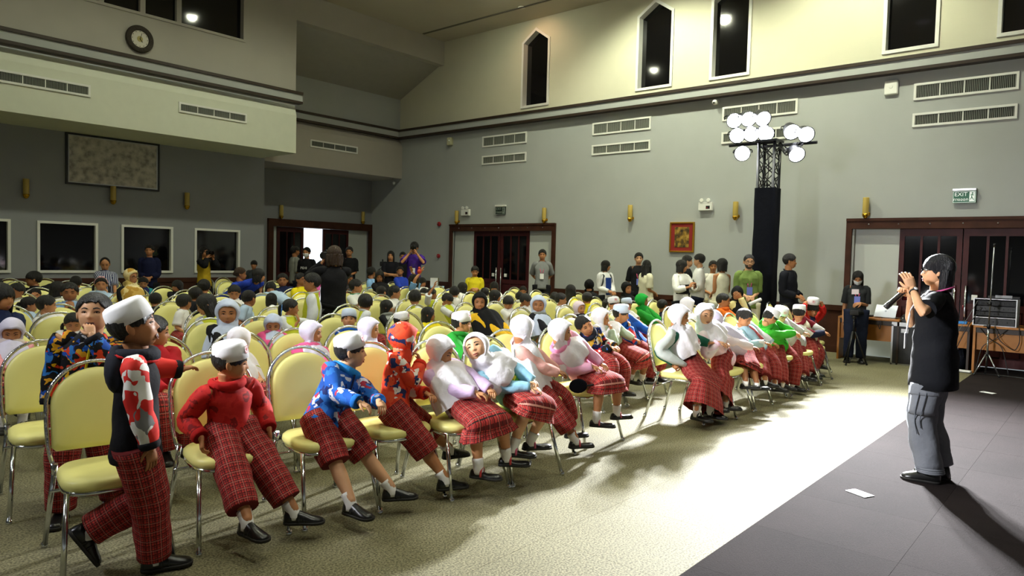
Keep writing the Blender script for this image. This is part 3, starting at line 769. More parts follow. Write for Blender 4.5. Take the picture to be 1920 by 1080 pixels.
# ------------------------------------------------------------------ chairs
def chair_meshes():
    out = {}
    def back_pt(x, z): return (x, .205 + (z - .45) * .24, z)
    # backrest panel: arched outline
    hwid, z0, zs, z1 = .206, .49, .70, .882
    ol = [(-hwid + .02, z0), (hwid - .02, z0), (hwid, z0 + .02), (hwid, zs)]
    ol += [(hwid * math.cos(a), zs + (z1 - zs) * math.sin(a)) for a in np.linspace(0, math.pi, 17)[1:-1]]
    ol += [(-hwid, zs), (-hwid, z0 + .02)]
    ol = np.array(ol); c = ol.mean(0); k = len(ol)
    rings = [(.35, -.0302), (.55, -.030), (.88, -.026), (.975, -.017), (1., -.002), (.985, .012), (.9, .019), (.6, .022), (.35, .0222)]
    V, F = [], []
    for s, d in rings:
        for p in ol:
            q = c + (p - c) * max(s, .02); x, y, z = back_pt(q[0], q[1]); V.append((x, y + d, z - d * .24))
    for i in range(len(rings) - 1):
        F += [(i * k + j, i * k + (j + 1) % k, (i + 1) * k + (j + 1) % k, (i + 1) * k + j) for j in range(k)]
    F += [tuple(range(k)), tuple(range((len(rings) - 1) * k, len(rings) * k))]
    m = MB().add(V, F); out['backrest'] = m.mesh('backrest', VINYL)
    # chrome frame: arch and the two uprights down to the seat
    fp = [(-.205, .44)] + [(-.222, .52), (-.225, .70)] + [(.225 * math.cos(a), .70 + .215 * math.sin(a)) for a in np.linspace(math.pi, 0, 15)[1:-1]] + [(.225, .70), (.222, .52), (.205, .44)]
    pts = [back_pt(*p) for p in fp]
    V, F, U = tube(pts, [(.009, .0145)] * len(pts), 8, (0, 0, 1), 1, 0)
    cen = np.array(back_pt(0, .66)); refs = [np.array(p) - cen for p in pts]
    V, F, U = tube(pts, [(.010, .018)] * len(pts), 8, refs, 2, 1); m = MB().add(V, F, U)
    for s in (-1, 1):
        pipe(m, [back_pt(s * .195, .60), back_pt(s * .225, .60)], .006, 6)
    out['back_frame'] = m.mesh('back_frame', HAMMER)
    # seat cushion
    n = 28; th = np.arange(n) / n * 2 * np.pi
    px = np.sign(np.cos(th)) * np.abs(np.cos(th)) ** .55; py = np.sign(np.sin(th)) * np.abs(np.sin(th)) ** .6
    wx = .222 - .022 * (py + 1) / 2
    V, F = [], []
    rr = [(.4, .392), (.9, .392), (.97, .397), (1.0, .412), (.985, .432), (.92, .444), (.7, .450), (.35, .453)]
    for s, z in rr:
        s = max(s, .01)
        for j in range(n): V.append((px[j] * wx[j] * s, -.015 + py[j] * .222 * s, z))
    for i in range(len(rr) - 1): F += [(i * n + j, i * n + (j + 1) % n, (i + 1) * n + (j + 1) % n, (i + 1) * n + j) for j in range(n)]
    F += [tuple(range(n)), tuple(range((len(rr) - 1) * n, len(rr) * n))]
    out['seat'] = MB().add(V, F).mesh('seat', VINYL)
    m = MB()
    loop = [(px[j] * wx[j] * .93, -.015 + py[j] * .222 * .93, .384) for j in list(range(n)) + [0]]
    V, F, U = tube(loop, [.0115] * len(loop), 8, (0, 0, 1), 1, 0, (False, False)); m.add(V, F, U)
    pipe(m, [(-.20, .06, .384), (.20, .06, .384)], .009, 6); pipe(m, [(-.215, .20, .30), (.215, .20, .30)], .008, 6)
    for s in (-1, 1): pipe(m, [(s * .205, .205, .45), (s * .20, .17, .386)], .011, 6)
    out['seat_frame'] = m.mesh('seat_frame', CHROME)
    for nm, s, y0, y1, zt in (('fl', -1, -.18, -.30, .39), ('fr', 1, -.18, -.30, .39), ('rl', -1, .175, .285, .44), ('rr', 1, .175, .285, .44)):
        m = MB(); pipe(m, [(s * .195, y0, zt), (s * .228, y1, .0)], .0125, 10)
        lathe(m, [(.015, 0.0), (.016, .004), (.015, .025)], (s * .2275, y1, 0), 10)
        out['leg_' + nm] = m.mesh('leg', CHROME)
    return out
CH = chair_meshes()
def chair(x, y, rz, label, group='cream banquet chairs in the hall'):
    r = empty('banquet_chair', (x, y, 0), rz, label, 'chair', group)
    for k in ('seat', 'backrest', 'back_frame', 'seat_frame', 'leg_fl', 'leg_fr', 'leg_rl', 'leg_rr'):
        link(k.split('_')[0] if k.startswith('leg') else k, CH[k], r)
    return r
# ------------------------------------------------------------------ people
SKIN = {k: mat('skin_' + k, c, .5, spec=.35, var=.04, vscale=18, bump=.04, bscale=90) for k, c in
        dict(a='C48A60', b='B97F55', c='A87048', d='D2A07A', e='9A6440').items()}
LIP = mat('lip_brown', '9C5A48', .4)
EYEW = mat('eye_white', 'E4E0DA', .25); IRIS = mat('dark_iris', '140C08', .15); MOUTH = mat('mouth_dark', '3A1210', .5)
def hairmat_(name, color, rough):
    m, nt, b = newmat(name); b.inputs['Base Color'].default_value = (*lin(color), 1); b.inputs['Roughness'].default_value = rough
    tc = N(nt, 'ShaderNodeTexCoord'); mp = N(nt, 'ShaderNodeMapping'); mp.inputs['Scale'].default_value = (26, 26, 2.2)
    nz = N(nt, 'ShaderNodeTexNoise'); nz.inputs['Scale'].default_value = 1.6; nz.inputs['Detail'].default_value = 3
    nt.links.new(tc.outputs['Object'], mp.inputs[0]); nt.links.new(mp.outputs[0], nz.inputs['Vector'])
    bp = N(nt, 'ShaderNodeBump'); bp.inputs['Strength'].default_value = .7; bp.inputs['Distance'].default_value = .03
    nt.links.new(nz.outputs['Fac'], bp.inputs['Height']); nt.links.new(bp.outputs[0], b.inputs['Normal'])
    MATS[name] = m
    return m
HAIR = hairmat_('black_hair', '120F0E', .42); HAIRB = hairmat_('brown_hair', '3A2614', .42); HAIRBL = hairmat_('blue_black_hair', '10101A', .34)
SHOEB = mat('black_leather', '121212', .3, spec=.5); SOLE = mat('rubber_sole', '1E1C1A', .7); SOCK = cloth('E8E6E4')

def smax(a, b, k=18.): return np.log(np.exp(k * a) + np.exp(k * b)) / k
def ray_ell(D, c, r):
    c = np.array(c); r = np.array(r)
    a = (D * D / r ** 2).sum(-1); b = -2 * (D * c / r ** 2).sum(-1); cc = (c * c / r ** 2).sum() - 1
    return (-b + np.sqrt(np.maximum(b * b - 4 * a * cc, 0))) / (2 * a)
def dirs(az, el):
    """az 0 = front (-y), positive to +x"""
    return np.stack([np.sin(az) * np.cos(el), -np.cos(az) * np.cos(el), np.sin(el)], -1)
def head_r(az, el, child=True):
    az = np.asarray(az, float); el = np.asarray(el, float)
    az = (az + np.pi) % (2 * np.pi) - np.pi
    D = dirs(az, el)
    if child: r = smax(ray_ell(D, (0, .055, .10), (.385, .435, .40)), ray_ell(D, (0, -.075, -.19), (.30, .30, .30)))
    else: r = smax(ray_ell(D, (0, .06, .12), (.345, .415, .38)), ray_ell(D, (0, -.085, -.19), (.265, .30, .31)))
    G = lambda a0, e0, sa, se: np.exp(-((az - a0) / sa) ** 2 - ((el - e0) / se) ** 2)
    r = r + .075 * G(0, -.30, .14, .10) + .035 * G(0, -.13, .10, .14) + .022 * (G(.16, -.33, .08, .07) + G(-.16, -.33, .08, .07))
    r = r - .028 * (G(.40, -.02, .17, .10) + G(-.40, -.02, .17, .10)) + .010 * (G(.38, .16, .25, .07) + G(-.38, .16, .25, .07))
    r = r + .026 * G(0, -.60, .24, .05) + .026 * G(0, -.74, .22, .05) - .012 * G(0, -.67, .24, .02) + .025 * G(0, -1.0, .3, .14)
    r = r + .020 * (G(.6, -.35, .24, .2) + G(-.6, -.35, .24, .2))
    return r
def head_pt(az, el, off=0., child=True): return dirs(np.asarray(az, float), np.asarray(el, float)) * (head_r(az, el, child) + off)[..., None]
def head_mesh(child, lo=False):
    na, ne = (28, 18) if lo else (52, 34)
    t = np.linspace(-np.pi, np.pi, na, endpoint=False)
    az = t - .55 * np.sin(t)                      # denser towards the face
    el = np.linspace(-np.pi / 2 + .05, np.pi / 2 - .05, ne)
    A, E_ = np.meshgrid(az, el)
    V = head_pt(A, E_, 0, child).reshape(-1, 3)
    F = [(i * na + j, i * na + (j + 1) % na, (i + 1) * na + (j + 1) % na, (i + 1) * na + j) for i in range(ne - 1) for j in range(na)]
    F += [tuple(range(na - 1, -1, -1)), tuple(range((ne - 1) * na, ne * na))]
    for s in (-1, 1):
        x = .385 if child else .345
        k = len(V)
        ev, ef = ell((s * x, .04, -.04), (.035, .075, .135), np.array(Matrix.Rotation(R(-s * 18), 3, 'Z') @ Matrix.Rotation(R(-12), 3, 'X')), 10, 7)
        V = np.concatenate([V, ev]); F += [tuple(i + k for i in f) for f in ef]
    return V, F
HEADS = {(c, l): head_mesh(c, l) for c in (True, False) for l in (True, False)}

def hairline(style, az):
    a = abs((az + math.pi) % (2 * math.pi) - math.pi)
    tab = {'short': [(0, .62), (.5, .55), (.85, .25), (1.15, .05), (1.5, .12), (1.75, -.25), (2.2, -.6), (3.15, -.75)],
           'buzz': [(0, .72), (.5, .62), (.85, .35), (1.15, .1), (1.5, .18), (1.75, -.1), (2.2, -.4), (3.15, -.55)],
           'bowl': [(0, .22), (.5, .20), (.9, .10), (1.3, -.02), (1.6, -.05), (1.9, -.35), (2.3, -.6), (3.15, -.7)],
           'bald': [(0, 1.35), (.6, 1.2), (.95, .75), (1.2, .15), (1.5, .1), (1.75, -.25), (2.2, -.5), (3.15, -.65)],
           'tied': [(0, .66), (.5, .60), (.85, .32), (1.15, .10), (1.5, .10), (1.75, -.25), (2.2, -.55), (3.15, -.70)],
           'fringe': [(0, .16), (.5, .12), (.75, -.1), (1.0, -.5), (1.5, -.6), (1.75, -.7), (2.2, -.85), (3.15, -.9)],
           'speaker': [(0, .15), (.5, .12), (.8, .06), (1.05, .0), (1.3, -.08), (1.5, -.45), (1.75, -.7), (2.2, -.85), (3.15, -.9)],
           'open': [(0, .66), (.45, .5), (.75, .0), (1.0, -.5), (1.5, -.65), (1.75, -.75), (2.2, -.85), (3.15, -.9)],
           'cap': [(0, .40), (.5, .32), (.85, .10), (1.15, -.05), (1.5, .02), (1.75, -.25), (2.2, -.55), (3.15, -.72)]}[style]
    return float(np.interp(a, [t[0] for t in tab], [t[1] for t in tab]))
def hair_cap(mb, line, thick, child, seed=1, na=40, ne=12):
    rn = np.random.RandomState(seed); ph = rn.rand(6) * 6.28
    V = []; az = np.linspace(-np.pi, np.pi, na, endpoint=False)
    h = np.array([hairline(line, a) for a in az]) + .05 * np.sin(az * 13 + ph[0]) + .04 * np.sin(az * 19 + ph[1])
    for i in range(ne + 2):
        f = min(i / ne, 1.); el = np.pi / 2 - .03 - (np.pi / 2 - .03 - h) * f
        t = thick * (.9 + .1 * np.cos(f * 3)) * (1. if f < .93 else .75) + .012 * np.sin(az * 17 + ph[2] + 2 * f) * f
        if i == ne + 1: t = np.full(na, -.03)
        V.append(head_pt(az, el, 0, child) + dirs(az, el) * t[:, None] if np.ndim(t) else head_pt(az, el, t, child))
    V = np.concatenate(V)
    F = [(i * na + j, i * na + (j + 1) % na, (i + 1) * na + (j + 1) % na, (i + 1) * na + j) for i in range(ne + 1) for j in range(na)]
    F.append(tuple(range(na - 1, -1, -1)))
    mb.add(V, F)
def hair_fall(mb, length, child, a0=.95, seed=3, wave=.02, out=1.0):
    """curtain of hair round the sides and the back, hanging to z = -length (head heights)"""
    rn = np.random.RandomState(seed); ph = rn.rand(6) * 6.28
    na, nz = 30, 10
    az = np.linspace(a0, 2 * np.pi - a0, na)
    zs = np.linspace(.05, -length, nz)
    rings = []
    for lay in (0, 1):
        for z in zs:
            k = (.05 - z) / (length + .05)
            rx = (.42 if child else .385) * out * (1 + .05 * math.sin(k * 3)) - .05 * max(0, k - .5); ry = (.44 if child else .42) * out - .04 * k
            wv = wave * np.sin(az * 11 + ph[0]) + wave * .7 * np.sin(az * 19 + ph[1] + k * 3)
            s = (1 + wv - (.14 if lay else 0))
            zz = z + (.05 * np.sin(az * 9 + ph[2]) if k > .95 else 0)
            rings.append(np.stack([np.sin(az) * rx * s, .05 - np.cos(az) * ry * s + 0 * az, zz + 0 * az], -1))
    V = np.concatenate(rings); F = []
    for lay in (0, 1):
        o = lay * nz * na
        F += [(o + i * na + j, o + i * na + j + 1, o + (i + 1) * na + j + 1, o + (i + 1) * na + j) for i in range(nz - 1) for j in range(na - 1)]
    o = nz * na
    for i in (0, nz - 1): F += [(i * na + j, i * na + j + 1, o + i * na + j + 1, o + i * na + j) for j in range(na - 1)]
    for j in (0, na - 1): F += [(i * na + j, (i + 1) * na + j, o + (i + 1) * na + j, o + i * na + j) for i in range(nz - 1)]
    mb.add(V, F)
ACC = {}
def hair_mesh(style, child, hm=HAIR):
    key = ('hair', style, child, hm.name)
    if key in ACC: return ACC[key]
    m = MB()
    base = dict(short='short', buzz='buzz', bowl='bowl', bald='bald', ponytail='tied', ponytailblue='tied', bun='tied', bunback='tied', pigtails='tied', parted='tied', bob='fringe', fringe='fringe', long='open', longwavy='open', messy='open', speaker='speaker', cap='cap').get(style, 'short')
    th = dict(buzz=.025, bald=.02, cap=.03, bowl=.06, bob=.06, fringe=.06, speaker=.065).get(style, .05)
    hair_cap(m, base, th, child, seed=len(style))
    if style == 'bob': hair_fall(m, .52, child)
    if style == 'speaker': hair_fall(m, .62, child, 1.62, out=1.08)
    if style == 'fringe': hair_fall(m, .75, child, 1.05)
    if style == 'long': hair_fall(m, 1.35, child, 1.0)
    if style == 'messy': hair_fall(m, .62, child, .95, wave=.09, out=1.10)
    if style == 'longwavy': hair_fall(m, 1.35, child, .95, wave=.06, out=1.08)
    if style in ('ponytail', 'ponytailblue'):
        V, F, U = tube([(0, .42, .10), (0, .58, .06), (0, .62, -.15), (0, .56, -.55), (0, .52, -.8)], [.07, .12, .13, .09, .02], 10, (1, 0, 0), 3, 1, fold=.01); m.add(V, F, U)
    if style in ('bun', 'bunback'):
        V, F = ell((0, .44, .16 if style == 'bun' else -.02), (.17, .15, .16)); m.add(V, F)
    if style in ('pigtails', 'parted'):
        for s in (-1, 1):
            V, F, U = tube([(s * .34, .16, -.05), (s * .48, .14, -.12), (s * .50, .08, -.5), (s * .46, .03, -.95)], [.05, .085, .085, .02], 8, (0, 1, 0), 3, 1, fold=.01); m.add(V, F, U)
    ACC[key] = m.mesh('hair', hm)
    return ACC[key]
def acc(name, child=True):
    """small shared head-space pieces: eye, eyebrows, lips, open_mouth, cap, badge, mask, glasses ..."""
    key = (name, child)
    if key in ACC: return ACC[key]
    m = MB(); mats = [BLACK]
    if name in ('eye_l', 'eye_r'):
        s = 1 if name == 'eye_l' else -1
        c = head_pt(s * .40, -.03, -.012, child)
        rot = np.array(Matrix.Rotation(s * .40, 3, 'Z'))
        V, F = ell(c, (.066, .022, .030), rot, 12, 8); m.add(V, F, None, 0)
        n_ = dirs(np.array(s * .34), np.array(-.03))
        V, F = ell(c + n_ * .012, (.027, .014, .027), rot, 10, 7); m.add(V, F, None, 1)
        pts = [head_pt(s * (.40 + a), -.03 + b, .012, child) for a, b in ((-.19, -.01), (-.1, .055), (0, .075), (.1, .06), (.2, .0))]
        V, F, U = tube(pts, [.006, .010, .011, .010, .006], 6, (0, -1, 0), 2, 1); m.add(V, F, None, 1)
        mats = [EYEW, IRIS]
    elif name == 'eyebrows':
        for s in (-1, 1):
            pts = [head_pt(s * a, e, .004, child) for a, e in ((.17, .20), (.38, .27), (.62, .20))]
            V, F, U = tube(pts, [(.016, .010), (.020, .010), (.006, .006)], 6, (0, 0, 1), 3, 1); m.add(V, F)
        mats = [HAIR]
    elif name == 'lips':
        for e, r in ((-.615, .016), (-.735, .021)):
            pts = [head_pt(a, e + (.045 if abs(a) > .2 else 0) * (1 if e < -.7 else -1) + (.0 if abs(a) > .05 else -.01), .002, child) for a in (-.26, -.13, 0, .13, .26)]
            V, F, U = tube(pts, [.006, r, r, r, .006], 6, (0, 0, 1), 2, 1); m.add(V, F)
        mats = [LIP]
    elif name == 'open_mouth':
        c = head_pt(0, -.70, -.005, child); V, F = ell(c, (.095, .03, .075), None, 14, 8); m.add(V, F, None, 0)
        pts = [c + np.array((.10 * math.cos(a), -.008 + .02 * abs(math.cos(a)), .08 * math.sin(a))) for a in np.linspace(0, 2 * np.pi, 13)]
        V, F, U = tube(pts, [.013] * 13, 6, (0, -1, 0)); m.add(V, F, None, 1); mats = [MOUTH, LIP]
    elif name == 'cap':
        n = 28; prof = [(.412, .08), (.418, .08), (.412, .30), (.392, .44), (.365, .51), (.30, .55), (.18, .568), (.02, .572)]
        lathe(m, prof, (0, 0, 0), n, sx=1., sy=1.1); mats = None
    elif name == 'badge':
        az = -.42
        c = np.array((math.sin(az) * .418, -math.cos(az) * .458, .32)); nx = np.array((math.sin(az), -math.cos(az) * .9, .05)); nx /= np.linalg.norm(nx)
        tx = np.array((math.cos(az), math.sin(az), 0)); tz = np.cross(tx, -nx); tz = np.array((0, 0, 1.))
        for r0, r1, mi, d in ((.0, .105, 0, .004), (.088, .105, 1, .006), (.0, .045, 1, .006)):
            k = 24; th = np.arange(k) / k * 2 * np.pi
            f = lambda r: c + nx * d + tx * (np.cos(th) * r)[:, None] + tz * (np.sin(th) * r)[:, None]
            V = np.concatenate([f(max(r0, .001)), f(r1)]); m.add(V, [(j, (j + 1) % k, k + (j + 1) % k, k + j) for j in range(k)], None, mi, False)
        for a in range(5):
            t = a * 2 * math.pi / 5 + .3; q = c + nx * .007 + tx * .066 * math.cos(t) + tz * .066 * math.sin(t)
            V, F = ell(q, (.008, .008, .008), None, 6, 4); m.add(V, F, None, 1)
        mats = [mat('badge_white', 'F2EEF0', .6), mat('badge_rose', 'C4485E', .6)]
    elif name == 'mask':
        az = np.linspace(-.95, .95, 13); el = np.linspace(-1.15, -.17, 9)
        A, E_ = np.meshgrid(az, el)
        bul = .03 + .03 * np.exp(-(A / .25) ** 2)
        V = np.concatenate([(dirs(A, E_) * (head_r(A, E_, child) + bul)[..., None]).reshape(-1, 3), (dirs(A, E_) * (head_r(A, E_, child) + bul - .02)[..., None]).reshape(-1, 3)])
        F = [(i * 13 + j, i * 13 + j + 1, (i + 1) * 13 + j + 1, (i + 1) * 13 + j) for i in range(8) for j in range(12)]
        m.add(V, F + [tuple(q + 117 for q in f) for f in F])
        for s in (-1, 1):
            for e in (-.25, -.8): pipe(m, [dirs(np.array(s * .93), np.array(e)) * .42, (s * .38, .04, -.03 if e > -.5 else -.08)], .007, 5)
        mats = [mat('mask_white', 'E6E8EA', .8)]
    elif name == 'glasses':
        for s in (-1, 1):
            c = head_pt(s * .38, -.03, .055, child); rot = Matrix.Rotation(s * .15, 3, 'Z')
            pts = [c + np.array(rot @ Vector((.115 * math.cos(a), 0, .085 * math.sin(a)))) for a in np.linspace(0, 2 * np.pi, 15)]
            pipe(m, pts, .010, 6)
            pipe(m, [c + np.array((s * .115, 0, .02)), (s * (.40 if child else .36), -.05, .03), (s * (.39 if child else .36), .06, .0)], .009, 6)
        a, b = (head_pt(s * .17, -.02, .06, child) for s in (-1, 1)); pipe(m, [a, (a + b) / 2 + np.array((0, -.02, .015)), b], .009, 6)
    elif name == 'beard':
        az = np.linspace(-1.25, 1.25, 21); el = np.linspace(-1.2, -.50, 8); A, E_ = np.meshgrid(az, el)
        k = np.where((np.abs(A) < .32) & (np.abs(E_ + .67) < .11), -.02, .018)
        V = (dirs(A, E_) * (head_r(A, E_, child) + k)[..., None]).reshape(-1, 3)
        m.add(V, [(i * 21 + j, i * 21 + j + 1, (i + 1) * 21 + j + 1, (i + 1) * 21 + j) for i in range(7) for j in range(20)]); mats = [mat('grey_beard', '4A423C', .8, bump=.6, bscale=90)]
    elif name == 'headband':
        pts = [np.array((.43 * math.cos(a), -.06, .02 + .50 * math.sin(a))) for a in np.linspace(.15, math.pi - .15, 15)]
        pipe(m, pts, .03, 8); V, F = ell((.12, -.1, .53), (.10, .05, .07)); m.add(V, F); V, F = ell((-.08, -.1, .54), (.10, .05, .07)); m.add(V, F); mats = [cloth('F0B8C0')]
    elif name == 'ribbon':
        for s, z in ((-1, .1), (1, .1), (-1, -.15), (1, -.25)):
            V, F, U = tube([(s * .04, .46, .10), (s * .18, .52, z), (s * .24, .50, z - .3)], [(.09, .02), (.11, .025), (.05, .01)], 8, (0, 0, 1), 3, 1); m.add(V, F, U)
        mats = [printed('ribbon_blue', ['3C78D8', '5E98EA', 'A8C8F4'], 30, .05)]
    ACC[key] = (m, mats)
    if mats is not None: ACC[key] = m.mesh({'eye_l': 'eye', 'eye_r': 'eye'}.get(name, name), mats)
    return ACC[key]
def cap_mesh(color):
    key = ('capmesh', color)
    if key not in ACC:
        m, _ = acc('cap'); ACC[key] = m.mesh('cap', mat('cap_' + color, color, .85, spec=.2, bump=.06, bscale=7))
    return ACC[key]

# ---- body proportions in metres for a reference child of 1.13 and an adult of 1.65
PC = dict(H=1.15, head=.198, neck=.035, sw=.112, hipw=.055, ua=.185, fa=.165, th=.28, sh=.26, an=.055, foot=.200, tr=.070, ra=.030, rl=.050, hand=.115)
PA = dict(H=1.65, head=.224, neck=.065, sw=.143, hipw=.085, ua=.285, fa=.245, th=.41, sh=.385, an=.075, foot=.245, tr=.101, ra=.039, rl=.070, hand=.165)
def ik(a, c, l1, l2, pole):
    a, c = np.asarray(a, float), np.asarray(c, float)
    d = c - a; L = np.linalg.norm(d)
    if L > (l1 + l2) * .9985: c = a + d / L * (l1 + l2) * .9985; d = c - a; L = np.linalg.norm(d)
    L = max(L, abs(l1 - l2) + 1e-3)
    t = (l1 * l1 - l2 * l2 + L * L) / (2 * L); h = math.sqrt(max(l1 * l1 - t * t, 0))
    u = unit(d); p = np.asarray(pole, float); p = unit(p - u * p.dot(u))
    return a + u * t + p * h, c
def rotm(az, pitch=0, roll=0):
    return np.array(Matrix.Rotation(az, 3, 'Z') @ Matrix.Rotation(roll, 3, 'Y') @ Matrix.Rotation(pitch, 3, 'X'))
def hand_geo(w, d, nrm, side, L, curl=.5, spread=.12, grip=False, n=6):
    """palm, four unequal bent fingers and a thumb as closed tubes; w wrist, d direction, nrm palm normal"""
    d = unit(d); nrm = unit(np.asarray(nrm, float) - d * np.dot(nrm, d)); x = np.cross(d, nrm) * side   # x points to the thumb side
    parts = []
    pl = L * .5; wd = L * .22
    V, F, U = tube([w - d * L * .08, w + d * pl * .15, w + d * pl * .6, w + d * pl], [(wd * .62, L * .085), (wd * .8, L * .09), (wd * 1.02, L * .095), (wd * .98, L * .075)], 10, x, 2, 1); parts.append((V, F))
    for k, (o, ln) in enumerate(((.72, .40), (.25, .46), (-.22, .43), (-.66, .33))):
        b = w + d * pl * .94 + x * wd * o
        dd = unit(d + x * spread * o); pts = [b - dd * L * .05, b]; ang = 0
        segs = (ln * .45, ln * .32, ln * .25)
        for q, s_ in enumerate(segs):
            ang += curl * (.75 if q == 0 else 1.0) * (1.0 + .06 * k)
            pts.append(pts[-1] + (dd * math.cos(ang) + nrm * math.sin(ang)) * s_ * L)
        r = L * .052 * (1 - .05 * k)
        V, F, U = tube(pts, [r, r * 1.05, r, r * .9, r * .6], n, x, 2, 0); parts.append((V, F))
    b = w + d * pl * .22 + x * wd * .75
    td = unit(d * .65 + x * .75 + nrm * (.35 + .5 * grip))
    t2 = unit(d * .85 + x * .15 + nrm * (.45 + .7 * grip))
    pts = [b - td * L * .06, b + td * L * .15, b + td * L * .15 + t2 * L * .17, b + td * L * .15 + t2 * L * .28]
    V, F, U = tube(pts, [L * .07, L * .062, L * .055, L * .03], n, nrm, 2, 1); parts.append((V, F))
    return parts
BODIES = []     # (object, primitives, voxel, head and hand geometry) finished in one batch at the end
SHOES = {}
def shoe_mesh(kind):
    if kind in SHOES: return SHOES[kind]
    # unit foot: heel at y=+.25, toe at y=-.75, ankle above the origin; height .3
    up_, so = MB(), MB()
    ys = [.27, .22, .10, -.05, -.25, -.45, -.62, -.72, -.76]
    wd = [.06, .13, .165, .16, .17, .20, .19, .13, .04]
    ht = dict(shoe=[.20, .36, .40, .38, .30, .22, .18, .14, .08], mary=[.16, .26, .27, .24, .17, .17, .17, .14, .08], sneaker=[.22, .42, .44, .42, .33, .26, .21, .16, .09])[kind]
    n = 14; th = np.arange(n) / n * 2 * np.pi
    V = []
    for y, w_, h in zip(ys, wd, ht):
        z = np.sin(th); V.append(np.stack([np.cos(th) * w_, np.full(n, y), np.where(z > 0, .05 + z * (h - .05), .05 + z * .03)], -1))
    V = np.concatenate(V); m_ = len(ys)
    F = [(i * n + j, i * n + (j + 1) % n, (i + 1) * n + (j + 1) % n, (i + 1) * n + j) for i in range(m_ - 1) for j in range(n)] + [tuple(range(n)), tuple(range((m_ - 1) * n, m_ * n))]
    up_.add(V, F)
    if kind == 'mary':
        pass
    V = []
    for zz, k in ((.0, 1.0), (.055, 1.08), (.075, 1.03)):
        for sgn in (1, -1):
            seq = list(zip(ys, wd)); seq = seq if sgn == 1 else seq[::-1]
            V += [(sgn * w_ * k * 1.02, y * 1.02, zz) for y, w_ in seq]
    q = 2 * m_
    F = [(i * q + j, i * q + (j + 1) % q, (i + 1) * q + (j + 1) % q, (i + 1) * q + j) for i in range(2) for j in range(q)] + [tuple(range(q - 1, -1, -1)), tuple(range(2 * q, 3 * q))]
    so.add(V, F)
    st = MB()
    for y, h in ((-.12, .315 if kind != 'mary' else .33),) + (((-.26, .275),) if kind == 'shoe' else ()):
        V, F, U = tube([(.165 * math.cos(a), y, .06 + (h - .06) * math.sin(a)) for a in np.linspace(0, math.pi, 11)], [(.012, .04)] * 11, 6, (0, 0, 1)); st.add(V, F)
    V, F = ell((.09, -.12, .25 if kind != 'mary' else .28), (.05, .045, .045), None, 8, 6); st.add(V, F, None, 1)
    SHOES[kind] = (up_.mesh('shoe', SHOEB), so.mesh('sole', SOLE), st)
    return SHOES[kind]
def strap_mesh(kind, col):
    key = (kind, col)
    if key not in SHOES: SHOES[key] = shoe_mesh(kind)[2].mesh('shoe_strap', [SHOEB if kind == 'shoe' else mat('strap_' + col, col, .4), mat('buckle_' + col, col, .35)])
    return SHOES[key]

